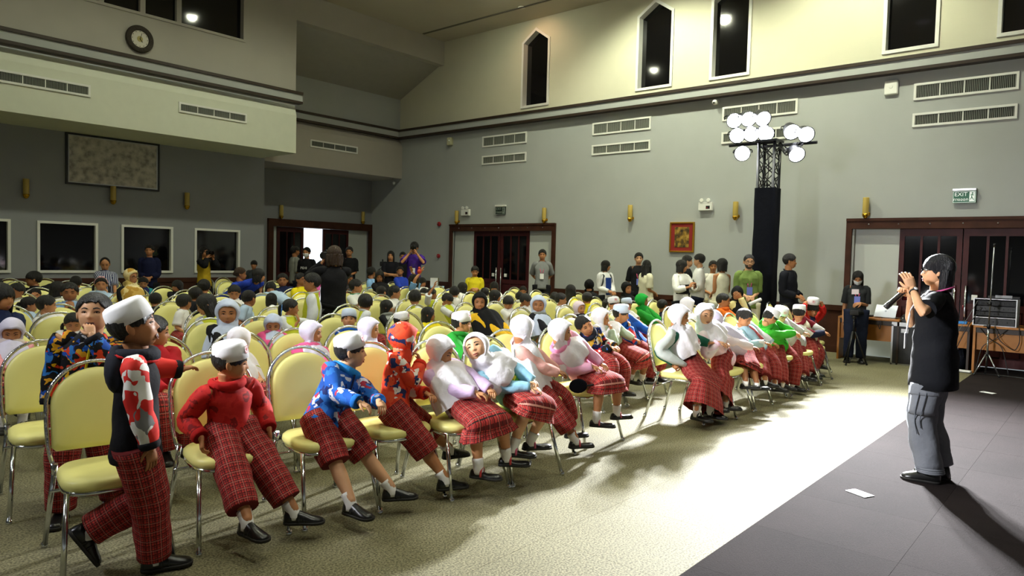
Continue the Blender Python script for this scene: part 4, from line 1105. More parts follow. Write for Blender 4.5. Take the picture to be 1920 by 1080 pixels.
def person(loc, heading, label, cat, adult=False, seat=None, top=None, s=1., gaze=None, pitch=4, tilt=0, head='short', torso='white', sleeves=None, sl=.45,
           pose='lap', hands=None, feet=None, bottom='trousers', bmat=None, blen=1.0, skin='b', voxel=.012, group=None, twist=0., hood=None, collar=None, hem=None, mouth=None,
           shoes='shoe', strap='2A2A2A', socks=True, extras=(), hairmat=None, lo=False, drape=.62, width=1., curl=.55, foot_dir=None, legpole=None, cuffs=None, tail=0.0, headk=1.0, fold=.006, armpole=None, skirtw=1.0, hoodk=1.0, hemk=1.0, legw=None):
    """loc (x, y) on the floor below the hips; heading, gaze = world angles (deg) the body and the face point to;
    seat = hip height when sitting; top = world point of the crown; hands, feet = world points of wrists and ankles"""
    P = PA if adult else PC
    root_rz = R(heading + 90)
    toL = Matrix.Rotation(-root_rz, 3, 'Z')
    def L(p): return np.array(toL @ (Vector(p) - Vector((loc[0], loc[1], 0))))
    hh = P['head'] * s * headk
    if seat is None: hz = (P['th'] + P['sh'] + P['an']) * s * 1.0
    else: hz = seat
    capo = .075 * hh if head.startswith('cap') else (.05 * hh if head.startswith(('hijab', 'hood')) else .045 * hh)
    if top is None:
        T = np.array((0, -.02 * s if seat is None else -.06 * s, (P['H'] * s if seat is None else hz + (P['H'] - P['th'] - P['sh'] - P['an']) * s)))
    else: T = L(top)
    T = T - np.array((0, 0, capo))
    g = 0. if gaze is None else ((gaze - heading + 180) % 360 - 180)
    gy = max(-85., min(85., g - twist))
    ga = R(gy + twist)
    Rh = rotm(ga, R(pitch), R(tilt))
    hc = T - Rh @ np.array((0, 0, .5 * hh))
    hip = np.array((0., 0., hz))
    sd = unit(hc - Rh @ np.array((0, -.12 * hh, .45 * hh)) - hip)
    nb = hc - Rh[:, 2] * .40 * hh + Rh[:, 1] * .06 * hh - sd * P['neck'] * s
    upv = unit(nb - hip)
    lx = np.array((math.cos(R(twist)), math.sin(R(twist)), 0.)); lx = unit(lx - upv * lx.dot(upv))
    Rc = np.stack([lx, np.cross(upv, lx), upv], 1)         # columns: left, back, up
    Lt = np.linalg.norm(nb - hip)
    sw = P['sw'] * s * width
    tr = P['tr'] * s * width
    sho = {k: nb + Rc @ np.array((k * sw, .005 * s, -.030 * s * (1.35 if adult else 1))) for k in (1, -1)}
    # hands
    hj = {k: hip + np.array((k * P['hipw'] * s, -.01, -.01 * s)) for k in (1, -1)}
    ua, fa = P['ua'] * s, P['fa'] * s
    pres = {}
    for k in (1, -1):
        pole = np.array((k * .6, .9, -.5)); cu = curl; nrm = np.array((0, .2, -1.)); hd = None; grip = False
        q = pose if isinstance(pose, str) else pose[0 if k == 1 else 1]
        if q == 'lap': wpos = hip + np.array((k * .045 * s, -.20 * s - .04 * adult, (.085 if not adult else .09) * s)); hd = (-k * .6, -.7, -.15)
        elif q == 'thigh': wpos = hip + np.array((k * .09 * s, -.23 * s, .075 * s)); hd = (0, -1, -.2)
        elif q == 'down': wpos = sho[k] + np.array((k * .05 * s, -.02, -(ua + fa) * .97)); pole = np.array((k * .2, 1, 0)); hd = (0, -.15, -1); nrm = np.array((-k, -.1, 0.)); cu = .35
        elif q == 'back': wpos = hip + np.array((k * .03 * s, .13 * s, .07 * s)); pole = np.array((k, .6, 0)); hd = (-k * .8, .1, -.5); nrm = np.array((0, 1., 0))
        elif q == 'cross': wpos = hip + Rc @ np.array((-k * .08 * s, -.165 * s, Lt * .42 + k * .015)); pole = np.array((k, .1, -.6)); hd = (-k, -.15, .05); nrm = np.array((0, 1, 0.))
        elif q == 'clasp': wpos = hip + Rc @ np.array((k * .05 * s, -.19 * s, Lt * .22)); pole = np.array((k * .35, .7, -.6)); hd = (-k * .8, -.5, -.2); nrm = np.array((0, .6, -.6))
        elif q in ('phone', 'camera'):
            wpos = hip + Rc @ np.array((k * .07 * s, -.27 * s, Lt * .55)) if q == 'phone' else hc + Rh @ np.array((k * .30, -.85, -.45)) * hh
            pole = np.array((k * .8, .1, -1)); hd = (-k * .4, -.3, .8); nrm = np.array((-k, -.2, .2)); cu = .75
        elif q in ('mouth', 'chin', 'cheek', 'brow'):
            o = dict(mouth=(.10, -.62, -.62), chin=(.14, -.62, -.72), cheek=(.34, -.50, -.68), brow=(.25, -.62, -.05))[q]
            wpos = hc + Rh @ np.array((k * o[0], o[1], o[2])) * hh; pole = np.array((k * .5, -.2, -1)); hd = Rh @ np.array((-k * .25, .35, .85)) if q != 'brow' else Rh @ np.array((-k * .6, .1, .6)); nrm = Rh @ np.array((-k * .5, 1, 0)); cu = .8 if q in ('mouth', 'chin') else .4
        elif q == 'up': wpos = hc + Rh @ np.array((k * .55, -.15, .75)) * hh; pole = np.array((k, -.4, 0)); hd = (-k * .3, -.1, 1); nrm = np.array((-k, -.4, 0.)); cu = .35
        elif q == 'wave': wpos = hc + Rh @ np.array((k * .75, -.3, -.25)) * hh; pole = np.array((k, .2, -1)); hd = (0, -.1, 1); nrm = np.array((0, -1, 0.)); cu = .2
        elif q == 'holdcap': wpos = hc + Rh @ np.array((k * .62, -.05, .35)) * hh; pole = np.array((k, -.1, -.3)); hd = (-k * .55, 0, .85); nrm = np.array((-k, 0, -.2)); cu = .5
        elif q == 'side': wpos = hip + np.array((k * .6 * sw / .118 * .26, .12, .19 * s)); hd = (k * .6, .3, -.3)
        elif q == 'seatside': wpos = hip + np.array((k * .175 * s, -.10 * s, .0)); pole = np.array((k * .4, 1, 0)); hd = (0, -.3, -1); nrm = np.array((-k, 0, 0.)); cu = .6
        else: wpos = hip + np.array((k * .05 * s, -.2 * s, .09 * s))
        if armpole and armpole.get(k) is not None: pole = np.array(armpole[k], float)
        if hands and hands.get(k) is not None:
            h_ = hands[k]; wpos = L(h_['w'])
            rotL = lambda v: np.array(toL @ Vector(v))
            if 'd' in h_: hd = rotL(h_['d'])
            if 'n' in h_: nrm = rotL(h_['n'])
            if 'pole' in h_: pole = rotL(h_['pole'])
            cu = h_.get('curl', cu); grip = h_.get('grip', False)
        el, wr = ik(sho[k], wpos, ua, fa, pole)
        pres[k] = (el, wr, np.array(hd, float) if hd is not None else wr - el, nrm, cu, grip)
    # legs
    th_, sh_ = P['th'] * s, P['sh'] * s
    legs = {}
    for k in (1, -1):
        if feet and feet.get(k) is not None: an = L(feet[k])
        elif seat is not None:
            kz = hz; an = np.array((k * P['hipw'] * 1.15 * s, -th_ * .98 - .02, max(P['an'] * s, kz - sh_ * .98)))
        else: an = np.array((k * P['hipw'] * 1.1 * s, 0.01, P['an'] * s))
        pole = np.array((k * .12, -1, .55)) if seat is not None else np.array((k * .05, -1, .0))
        if legpole and legpole.get(k) is not None: pole = np.array(toL @ Vector(legpole[k]))
        kn, an = ik(hj[k], an, th_, sh_, pole)
        fd = np.array((k * .15, -1., 0.))
        if foot_dir and foot_dir.get(k) is not None: fd = np.array(toL @ Vector(foot_dir[k]))
        legs[k] = (kn, an, unit(fd))
    # ---------- body primitives
    prim = MB(); b = prim
    ins = .82
    def tb(pts, rad, n=12, ref=(0.3, .8, .2), **kw): V, F, U = tube(pts, rad, n, ref, **kw); b.add(V, F)
    tb([nb - upv * .03 * s, nb + upv * .02 * s, hc - Rh[:, 2] * .28 * hh + Rh[:, 1] * .08 * hh], [.24 * hh, .235 * hh, .25 * hh], 12, (1, 0, 0))
    tb([hip - upv * .05 * s, hip + upv * .25 * Lt, hip + upv * .6 * Lt, nb - upv * .07 * s, nb], [(tr * 1.15, tr * .9), (tr * 1.08, tr * .85), (tr * 1.15, tr * .9), (sw * .86, tr * .72), (.26 * hh, .22 * hh)], 16, Rc[:, 0])
    for k in (1, -1):
        el, wr, hd, nrm, cu, grip = pres[k]; ra = P['ra'] * s
        tb([nb - upv * .035 * s + Rc[:, 0] * k * sw * .4, sho[k], sho[k] * .4 + el * .6, el, el * .6 + wr * .4, wr, wr + unit(hd) * .02 * s], [ra * 1.0, ra * 1.12, ra * 1.0, ra * .86, ra * .84, ra * .58, ra * .55], 10, nrm, sub=2)
        kn, an, fd = legs[k]; rl = P['rl'] * s
        tb([hj[k] + np.array((0, .02, .02)), hj[k] * .5 + kn * .5, kn, kn * .65 + an * .35, an + np.array((0, 0, .02 * s)), an - np.array((0, 0, P['an'] * .6 * s))], [rl * 1.25, rl * 1.1, rl * .84, rl * .86, rl * .52, rl * .5], 10, (1, 0, 0), sub=2)
        if shoes in (None, 'barefoot'):
            tb([an + fd * -.03 * s, an + fd * .06 * s - np.array((0, 0, .03 * s)), an + fd * .13 * s - np.array((0, 0, .045 * s))], [.03 * s, .03 * s, .015 * s], 8, (1, 0, 0))
    hv, hf = HEADS[(not adult, lo)]
    extra = MB(); extra.add(hv @ Rh.T * hh + hc, hf)
    for k in (1, -1):
        el, wr, hd, nrm, cu, grip = pres[k]
        for V, F in hand_geo(wr, hd, nrm, k, P['hand'] * s, cu, grip=grip, n=5 if lo else 7): extra.add(V, F)
    body = bpy.data.objects.new('person', prim.mesh('body', SKIN[skin])); COL.objects.link(body)
    body.location = (loc[0], loc[1], 0); body.rotation_euler = (0, 0, root_rz)
    tag(body, label, cat, group)
    BODIES.append((body, voxel, extra, SKIN[skin]))
    # ---------- clothes
    TM = torso; SM = sleeves if sleeves is not None else torso
    n = 18 if lo else 28
    off = .014 * s
    wm = MB(); ph = (hash((round(loc[0], 2), round(loc[1], 2))) % 628) / 100
    hemz = hem if hem is not None else -.045 * s if seat is not None else -.07 * s - tail
    rad = [((tr * 1.36 + off) * hemk, (tr * (1.12 if seat is not None else 1.22) + off)), ((tr * 1.30 + off) * (1 + hemk) / 2, tr * (1.08 if seat is not None else 1.14) + off), (tr * 1.22 + off, tr * 1.0 + off), (tr * 1.30 + off, tr * 1.02 + off), (sw * (1.06 if adult else 1.0) + off * .3, tr * .95 + off), (sw * (.86 if adult else .80), tr * .80 + off * .5), (.34 * hh, .32 * hh), (.285 * hh, .28 * hh)]
    pts = [hip + upv * hemz, hip + upv * .10 * Lt, hip + upv * .34 * Lt, hip + upv * .62 * Lt, nb - upv * .080 * s * (1.4 if adult else 1), nb - upv * .036 * s * (1.3 if adult else 1), nb - upv * .004 * s, nb + upv * .014 * s]
    if seat is not None: pts[0] = pts[0] + np.array((0, -.02, 0))
    hipR = np.array((1., 0, 0)); refs = [hipR] * 2 + [unit(hipR * .6 + Rc[:, 0] * .4), unit(hipR * .2 + Rc[:, 0] * .8)] + [Rc[:, 0]] * 4
    V, F, U = tube(pts, rad, n, refs, 3 if not lo else 2, 1, (True, True), fold * s, ph, power=2.3, kf=42 / s); wm.add(V, F, U, 0)
    for k in (1, -1):
        el, wr, hd, nrm, cu, grip = pres[k]; ra = P['ra'] * s
        if sl <= 0: continue
        path = [nb - upv * .045 * s + Rc[:, 0] * k * sw * .55, sho[k] + Rc[:, 0] * k * .004, sho[k] * .5 + el * .5, el, el * .5 + wr * .5, wr]
        rr = [ra * 1.0 + off * .9, ra * 1.16 + off * 1.0, ra * 1.16 + off * 1.1, ra * 1.12 + off * 1.2, ra * 1.05 + off * 1.1, ra * .85 + off * .8]
        cut = 2 + 3 * max(0, (sl - .25)) / .75 if sl > .25 else 2
        if sl < .99:
            i0 = int(math.floor(cut)); f_ = cut - i0
            path = path[:i0 + 1] + ([np.array(path[i0]) * (1 - f_) + np.array(path[i0 + 1]) * f_] if f_ > .02 else []); rr = [r * (1.0 + .04 * q_) for q_, r in enumerate(rr[:len(path)])]
        V, F, U = tube(path, rr, 12 if lo else 16, nrm, 4 if not lo else 3, 2, (True, True), fold * .9 * s if sl > .6 else fold * .5 * s, ph + k, kf=50 / s); wm.add(V, F, U, 1)
    wname = 'jacket' if sl > .9 and not adult else 'shirt'
    wear = wm.obj(wname, [TM, SM], body)
    if cuffs is not None:
        for k in (1, -1):
            el, wr = pres[k][:2]; ra = P['ra'] * s; u_ = unit(wr - el)
            V, F, U = tube([wr - u_ * .03 * s, wr - u_ * .015 * s, wr], [ra * .95 + off, ra * 1.0 + off, ra * .92 + off * .8], 14, (0.3, .8, .2), 2, 0, (True, True)); MB().add(V, F, U).obj('cuff', cuffs, wear)
        V, F, U = tube([pts[0] - upv * .012 * s, pts[0] + upv * .012 * s, pts[0] + upv * .03 * s], [(rad[0][0] * .99, rad[0][1] * .99), (rad[0][0] * 1.04, rad[0][1] * 1.04), (rad[0][0] * 1.02, rad[0][1] * 1.02)], n, hipR, 2, 0, (True, True), power=2.3); MB().add(V, F, U).obj('hem_band', cuffs, wear)
    if hood is not None and not head.startswith('hood'):
        hm_ = MB()
        c0 = nb + upv * .012 * s
        V, F, U = tube([c0 + Rc @ np.array((math.sin(a) * .40 * hh, -math.cos(a) * .36 * hh + .05 * hh, -.05 * hh + .05 * hh * math.cos(a + math.pi))) for a in np.linspace(-2.7, 2.7, 15)], [.05 * hh] + [(.085 * hh + .05 * hh * math.sin(t)) * hoodk ** .5 for t in np.linspace(0, math.pi, 13)] + [.05 * hh], 10, upv, 2, 1); hm_.add(V, F, U)
        V, F = ell(nb + Rc @ np.array((0, .36 * hh, -.22 * hh * hoodk)), (.36 * hh * hoodk, .16 * hh * hoodk, .34 * hh * hoodk), Rc, 14, 9); hm_.add(V, F)
        hm_.obj('hood', hood, wear)
    if collar is not None:
        cm_ = MB(); c0 = nb + upv * .010 * s
        V, F, U = tube([c0 + Rc @ np.array((math.sin(a) * .31 * hh, -math.cos(a) * .30 * hh + .02 * hh, -.09 * hh * math.cos(a) - .02 * hh)) for a in np.linspace(-3.0, 3.0, 17) + math.pi * 0], [(.085 * hh, .022 * hh)] * 17, 8, [Rc @ np.array((math.sin(a) * .5, -math.cos(a) * .5, .8)) for a in np.linspace(-3.0, 3.0, 17)], 1, 0); cm_.add(V, F, U); cm_.obj('collar', collar, wear)
    # bottoms
    bm = bmat or plaid()
    rl = P['rl'] * s
    if bottom in ('trousers', 'shorts'):
        m = MB()
        V, F, U = tube([hip - np.array((0, -.01, .09 * s)), hip - np.array((0, -.0, .03 * s)), hip + upv * .05 * s, hip + upv * .12 * s], [(tr * .9, tr * .8), (tr * 1.32, tr * 1.08), (tr * 1.26, tr * 1.04), (tr * 1.1, tr * .95)], n, hipR, 3, 1, power=2.3); m.add(V, F, U)
        for k in (1, -1):
            kn, an, fd = legs[k]
            wide = legw or (1.0 if not adult else .82)
            path = [hj[k] + np.array((0, .015, .02 * s)), hj[k] * .55 + kn * .45, kn, kn * .5 + an * .5, an + (kn - an) * .06]
            rr = [rl * 1.45 + off, rl * 1.42 * wide + off, rl * 1.25 * wide + off, rl * 1.18 * wide + off, rl * 1.12 * wide + off]
            if bottom == 'shorts' or blen < .99:
                bl = blen if blen < .99 else .55; t = bl * 4; i0 = int(t); f_ = t - i0
                path = path[:i0 + 1] + ([path[i0] * (1 - f_) + path[i0 + 1] * f_] if f_ > .05 and i0 < 4 else []); rr = [r * 1.08 for r in rr[:len(path)]]
            V, F, U = tube(path, rr, 14 if lo else 20, (1, 0, 0), 4 if not lo else 3, 2, (True, True), fold * .9 * s, ph + 2 * k, kf=34 / s, power=2.2); m.add(V, F, U)
        m.obj(bottom, bm, body)
    elif bottom == 'skirt':
        m = MB(); kn = (legs[1][0] + legs[-1][0]) / 2; an = (legs[1][1] + legs[-1][1]) / 2
        half = max(np.linalg.norm(legs[1][0] - legs[-1][0]) / 2, .03) + rl * 1.25
        halfa = max(np.linalg.norm(legs[1][1] - legs[-1][1]) / 2, .03) + rl * .9
        endp = kn + (an - kn) * blen
        if seat is not None:
            path = [hip + upv * .10 * s, hip + np.array((0, -.02, .01)), hip * .55 + kn * .45 + np.array((0, 0, .012)), kn + np.array((0, -.01, .012)), kn * .6 + endp * .4, endp]
            rr = [(tr * 1.25, tr * 1.05), (tr * 1.5, tr * 1.2), (half * 1.02 * (1 + skirtw) / 2, rl * 1.55), (half * skirtw, rl * 1.4), (max(half, halfa) * 1.08 * skirtw, rl * 1.55 * skirtw), (max(half, halfa) * 1.2 * skirtw, rl * 1.8 * skirtw)]
        else:
            path = [hip + upv * .10 * s, hip, hip * .5 + kn * .5, kn, endp]; rr = [(tr * 1.2, tr), (tr * 1.45, tr * 1.2), (tr * 1.6, tr * 1.35), (tr * 1.75, tr * 1.5), (tr * 1.9, tr * 1.65)]
        V, F, U = tube(path, rr, 24 if lo else 40, (1, 0, 0), 5, 2, (True, False), .006 * s, ph, kf=9 / s, power=2.4, pleat=.007 * s, npl=12); m.add(V, F, U)
        m.obj('skirt', bm, body)
    # shoes and socks
    if shoes:
        um, sm_, _ = shoe_mesh(shoes)
        for k in (1, -1):
            kn, an, fd = legs[k]
            if socks:
                V, F, U = tube([an - np.array((0, 0, P['an'] * .5 * s)), an + np.array((0, 0, .0)), an + (kn - an) * .12, an + (kn - an) * .26], [rl * .66, rl * .64, rl * .66, rl * .74], 12, (1, 0, 0), 2, 1); MB().add(V, F, U).obj('sock', SOCK, body)
            fl_ = P['foot'] * s
            y = -unit(fd); z = np.array((0, 0, 1.)); z = unit(z - y * z.dot(y)); x = np.cross(y, z)
            M = Matrix((( *(x * fl_ * 1.0), 0), (*(y * fl_), 0), (*(z * fl_), 0), (0, 0, 0, 1))).transposed()
            M.translation = Vector(an - z * P['an'] * s)
            so = link('shoe', um, body, M); link('sole', sm_, so); 
            if shoes in ('shoe', 'mary') : link('shoe_strap', strap_mesh(shoes, strap), so)
    # head pieces
    MH = Matrix([[*(Rh[i] * hh), hc[i]] for i in range(3)] + [[0, 0, 0, 1]])
    kind, _, col = head.partition(':')
    if kind in ('hijab', 'hood'):
        cm_ = printed('gold_headscarf', ['C9A24E', 'E0C888', 'B58A34', 'EAD9A6', 'CDB060'], 9, .3) if col == 'gold' else cloth({'white': 'EDEAF2', 'lavender': 'D9D4EC', 'paleblue': 'CDD8F2', 'black': '101012', 'pinkwhite': 'E6D2DC', 'green': '1FA23C', 'orangeprint': 'D8442A'}.get(col, col)) if col != 'orangeprint' else ORANGEP
        m = MB(); na, nr = (30, 9) if lo else (44, 14)
        be = np.arange(na) / na * 2 * np.pi              # around the face
        ps0 = np.interp(be, [0, .8, 1.57, 2.4, np.pi, 2 * np.pi - 2.4, 1.5 * np.pi, 2 * np.pi - .8, 2 * np.pi], [.72, .90, 1.04, 1.12, 1.16, 1.12, 1.04, .90, .72])
        rings = []
        for i in range(-1, nr + 1):
            f = max(i, 0) / nr; ps = ps0 + (np.pi - .02 - ps0) * f
            D = np.stack([np.sin(ps) * np.sin(be), -np.cos(ps), np.sin(ps) * np.cos(be)], -1)
            az = np.arctan2(D[:, 0], -D[:, 1]); el_ = np.arcsin(np.clip(D[:, 2], -1, 1))
            r_ = head_r(az, np.maximum(el_, -1.15), not adult)
            el_low = el_ < -.75
            r_ = np.where(el_low, np.minimum(r_, .50), r_) + .050 + .055 * np.exp(-((np.abs(az) - 1.5) / .42) ** 2 - ((el_ + .05) / .5) ** 2) + (.012 * np.sin(be * 6 + f * 5)) * f
            if i == -1: r_ = r_ - .05
            V = D * r_[:, None]
            if i in (-1, 0, 1): V[:, 1] -= (.075 if i < 1 else .04) * np.maximum(np.cos(be), 0) ** 2
            rings.append(V)
        V = np.concatenate(rings) @ Rh.T * hh + hc; k_ = len(rings)
        F = [(i * na + j, i * na + (j + 1) % na, (i + 1) * na + (j + 1) % na, (i + 1) * na + j) for i in range(k_ - 1) for j in range(na)] + [tuple(range((k_ - 1) * na, k_ * na))]
        m.add(V, F)
        if kind == 'hijab':
            c1 = hc + Rh @ np.array((0, .13, -.36)) * hh
            dl = drape * Lt
            path = [c1, nb + upv * .03 * s, nb - upv * .02 * s, nb - upv * .07 * s, nb - upv * (.07 * s + dl * .45), nb - upv * (.07 * s + dl)]
            path = [np.asarray(p, float) for p in path]
            for q in (3, 4, 5): path[q] = path[q] - Rc[:, 1] * .010 * s
            rr = [(.40 * hh, .38 * hh), (.37 * hh, .37 * hh), (sw * .72, tr * 1.05), (sw * 1.14 + off * 1.6, tr * 1.22 + off), (sw * 1.20 + off * 2.2, tr * 1.42 + off * 1.4), (sw * 1.17 + off * 2.4, tr * 1.5 + off * 1.5)]
            V, F, U = tube(path, rr, 30 if lo else 48, [Rh[:, 0]] + [unit(Rh[:, 0] + Rc[:, 0])] + [Rc[:, 0]] * 4, 5, 2, (False, False), .008 * s, ph, power=2.2, kf=13 / s, pleat=.011 * s, npl=8); m.add(V, F, U)
        else:
            V, F, U = tube([hc + Rh @ np.array((0, .1, -.35)) * hh, nb + upv * .02 * s, nb - upv * .03 * s], [(.42 * hh, .42 * hh), (.42 * hh, .40 * hh), (sw * .8, tr)], 20, Rc[:, 0], 3, 1, (False, False)); m.add(V, F, U)
        m.obj('headscarf' if kind == 'hijab' else 'hood', cm_, body)
    elif kind == 'cap':
        link('hair', hair_mesh('cap', not adult), body, MH)
        tl = Matrix.Rotation(R(-13), 4, 'X')
        c_ = link('cap', cap_mesh({'white': 'F0F0F4', 'paleblue': 'CFDDF4'}[col.split('-')[0]]), body, MH @ tl)
        if col == 'white': link('badge', acc('badge'), c_)
    else:
        link('hair', hair_mesh(kind, not adult, hairmat or HAIR), body, MH)
        if kind == 'ponytailblue': link('hair_ribbon', acc('ribbon'), body, MH)
    for e in ('eye_l', 'eye_r', 'eyebrows', 'open_mouth' if mouth == 'open' else 'lips'):
        if 'mask' in extras and e == 'lips': continue
        link({'eye_l': 'eye', 'eye_r': 'eye', 'open_mouth': 'mouth'}.get(e, e), acc(e, not adult), body, MH)
    for e in extras:
        if e in ('mask', 'glasses', 'beard', 'headband'): link({'mask': 'face_mask'}.get(e, e), acc(e, not adult), body, MH)
        if e in ('lanyard', 'lanyardpink', 'lanyardlong'):
            m = MB(); z = Lt * .52
            f1 = lambda k: [nb + Rc @ np.array((k * .26 * hh, .05 * hh, .02)), nb + Rc @ np.array((k * .26 * hh, -.32 * hh, -.045 * s)), hip + upv * z + Rc @ np.array((k * .02, -tr * 1.12 - off * 1.7, 0))]
            for k in (1, -1): V, F, U = tube(f1(k), [(.007, .002)] * 3, 6, (1, 0, 0), 4, 1); m.add(V, F)
            la = m.obj('lanyard', cloth('D05A80' if e != 'lanyard' else '4A4A60'), body)
            m = MB(); c_ = hip + upv * (z - .065) + Rc @ np.array((0, -tr * 1.14 - off * 1.9, 0))
            for sx, y0, mi in ((.042, 0, 0),):
                V = [c_ + Rc @ np.array((a * .042, d, bb * .06)) for d in (-.004, .004) for bb in (-1, 1) for a in (-1, 1)]
                m.add(V, [(0, 1, 3, 2), (4, 6, 7, 5), (0, 4, 5, 1), (2, 3, 7, 6), (0, 2, 6, 4), (1, 5, 7, 3)], None, 0, False)
            m.obj('name_badge', PAPER if e != 'lanyardlong' else mat('badge_blue', '6E78C8', .5), la)
        if e in ('backpack', 'strapblack'):
            m = MB()
            for k in ((1, -1) if e == 'backpack' else (1,)):
                V, F, U = tube([hip + upv * Lt * .35 + Rc @ np.array((k * sw * .85, tr * .7, 0)), hip + upv * Lt * .45 + Rc @ np.array((k * sw * .95, -tr * .6 - off, 0)), nb + Rc @ np.array((k * sw * .6, -tr * .9, -.06 * s)), nb + Rc @ np.array((k * sw * .55, 0, .002)), nb + Rc @ np.array((k * sw * .55, tr * 1.05, -.08 * s))], [(.02, .006)] * 5, 8, (1, 0, 0), 4, 1); m.add(V, F, U)
            m.obj('shoulder_strap', cloth('3A3E44'), body)
        if e == 'tie':
            m = MB(); V, F, U = tube([nb + Rc @ np.array((0, -.36 * hh, -.03 * s)), nb + Rc @ np.array((0, -tr * 1.06 - off, -.09 * s)), hip + upv * Lt * .42 + Rc @ np.array((0, -tr * 1.12 - off * 1.5, 0)), hip + upv * Lt * .2 + Rc @ np.array((0, -tr * 1.2 - off * 1.6, 0)), hip + upv * Lt * .14 + Rc @ np.array((0, -tr * 1.2 - off * 1.6, 0))], [(.016, .01), (.018, .006), (.028, .005), (.034, .005), (.006, .004)], 8, Rc[:, 0], 3, 0); m.add(V, F, U); m.obj('necktie', plaid(), body)
    info = dict(hc=hc, hh=hh, Rh=Rh, nb=nb, Rc=Rc, hip=hip, up=upv, Lt=Lt, pres=pres, legs=legs, sho=sho, tr=tr, sw=sw, s=s, off=off, MH=MH, wear=wear)
    return body, info
def chest_patch(body, info, w_, h_, zf, m, name='print', dx=0., back=False, depth=1.22):
    """flat print laid on the front (or back) of the shirt, following its curve"""
    I = info; n = 9; V = []
    sg = 1 if back else -1
    for j in range(n):
        for i in range(n):
            u = (i / (n - 1) - .5) * w_ + dx; v = (j / (n - 1) - .5) * h_
            rx = I['tr'] * 1.30 + I['off']; ry = (I['tr'] * 1.04 + I['off']) * depth
            yy = ry * max(1 - abs(u / (rx * 1.05)) ** 2.3, 0.02) ** (1 / 2.3)
            V.append(I['hip'] + I['up'] * (I['Lt'] * zf + v) + I['Rc'] @ np.array((u, sg * yy, 0)))
    F = [(j * n + i, j * n + i + 1, (j + 1) * n + i + 1, (j + 1) * n + i) for j in range(n - 1) for i in range(n - 1)]
    UV = [[((q % n) / (n - 1), (q // n) / (n - 1)) for q in f] for f in F]
    return MB().add(V, F, UV).obj(name, m, info['wear'])
def finish_bodies():
    bpy.context.view_layer.update()
    for body, vox, extra, sk in BODIES:
        m = body.modifiers.new('remesh', 'REMESH'); m.mode = 'VOXEL'; m.voxel_size = vox; m.use_smooth_shade = True
        m = body.modifiers.new('smooth', 'SMOOTH'); m.factor = .5; m.iterations = 4
    dg = bpy.context.evaluated_depsgraph_get()
    for body, vox, extra, sk in BODIES:
        me = bpy.data.meshes.new_from_object(body.evaluated_get(dg))
        V = np.empty(len(me.vertices) * 3); me.vertices.foreach_get('co', V)
        F = [tuple(p.vertices) for p in me.polygons]
        extra.add(V.reshape(-1, 3), F)
        body.modifiers.clear(); body.data = extra.mesh('body', sk)
        bpy.data.meshes.remove(me)
# ------------------------------------------------------------------ clothes of the crowd
ORANGEP = printed('orange_print', ['E2462A', 'E64E2E', 'E8522E', 'E04428', 'DE4228', 'EA5A34', 'C83020', 'F0E4DC', '2A3464', 'E4482C'], 24, .12)
REDP_ = printed('red_print', ['B81E1C', 'C02420', 'B41A1A', 'BC201E', '7E1214', 'C42822'], 20, .2)
BATP = printed('bright_comic_print', ['1446A8', '101014', 'E8B818', 'D8401C', '101014', '2E78C8', '14141A', '1A50B0', '101014', 'E0A020', 'C8C8CC'], 17, .25)
BLUEP = printed('blue_print', ['1C58B4', '2468C4', '1A4A9C', '2E74CC', 'B43048', '1C58B4', 'D8DCEC', '182A66'], 17, .25)
DARKP = printed('dark_print', ['14141C', 'E4E4E8', '1A2A6A', '14141C', 'C02A2A', '3C6CB8', 'E0DCD8', '101016', 'D8A83A'], 16, .25)
BWRP = printed('black_white_red_print', ['D22A24', 'E8E6E2', '7A7A7C', 'D22A24', 'E8E6E2', '2A2A2E', 'D83028'], 9, .4)
BLP = printed('blue_red_sports_print', ['1E60C8', '2470D8', '1E60C8', '1B50A8', 'C03038', '1E60C8'], 9, .2)
PINKP = printed('pale_pink_print', ['F2DCE4', 'F0D4E0', 'F4E8EC', 'EFC6D6'], 7, .2)
TOYP = printed('toy_print', ['F2D840', '6CB840', 'F0923A', 'E8E2EC', 'E05A78', '8CC8F0', 'F6F0F4', '4CA850'], 24, .15)
FLOWP = printed('flower_print', ['F2B8D0', 'F4C4D8', 'E88CAE', 'F6E8EC', 'F0A048', 'F2B8D0'], 34, .15)
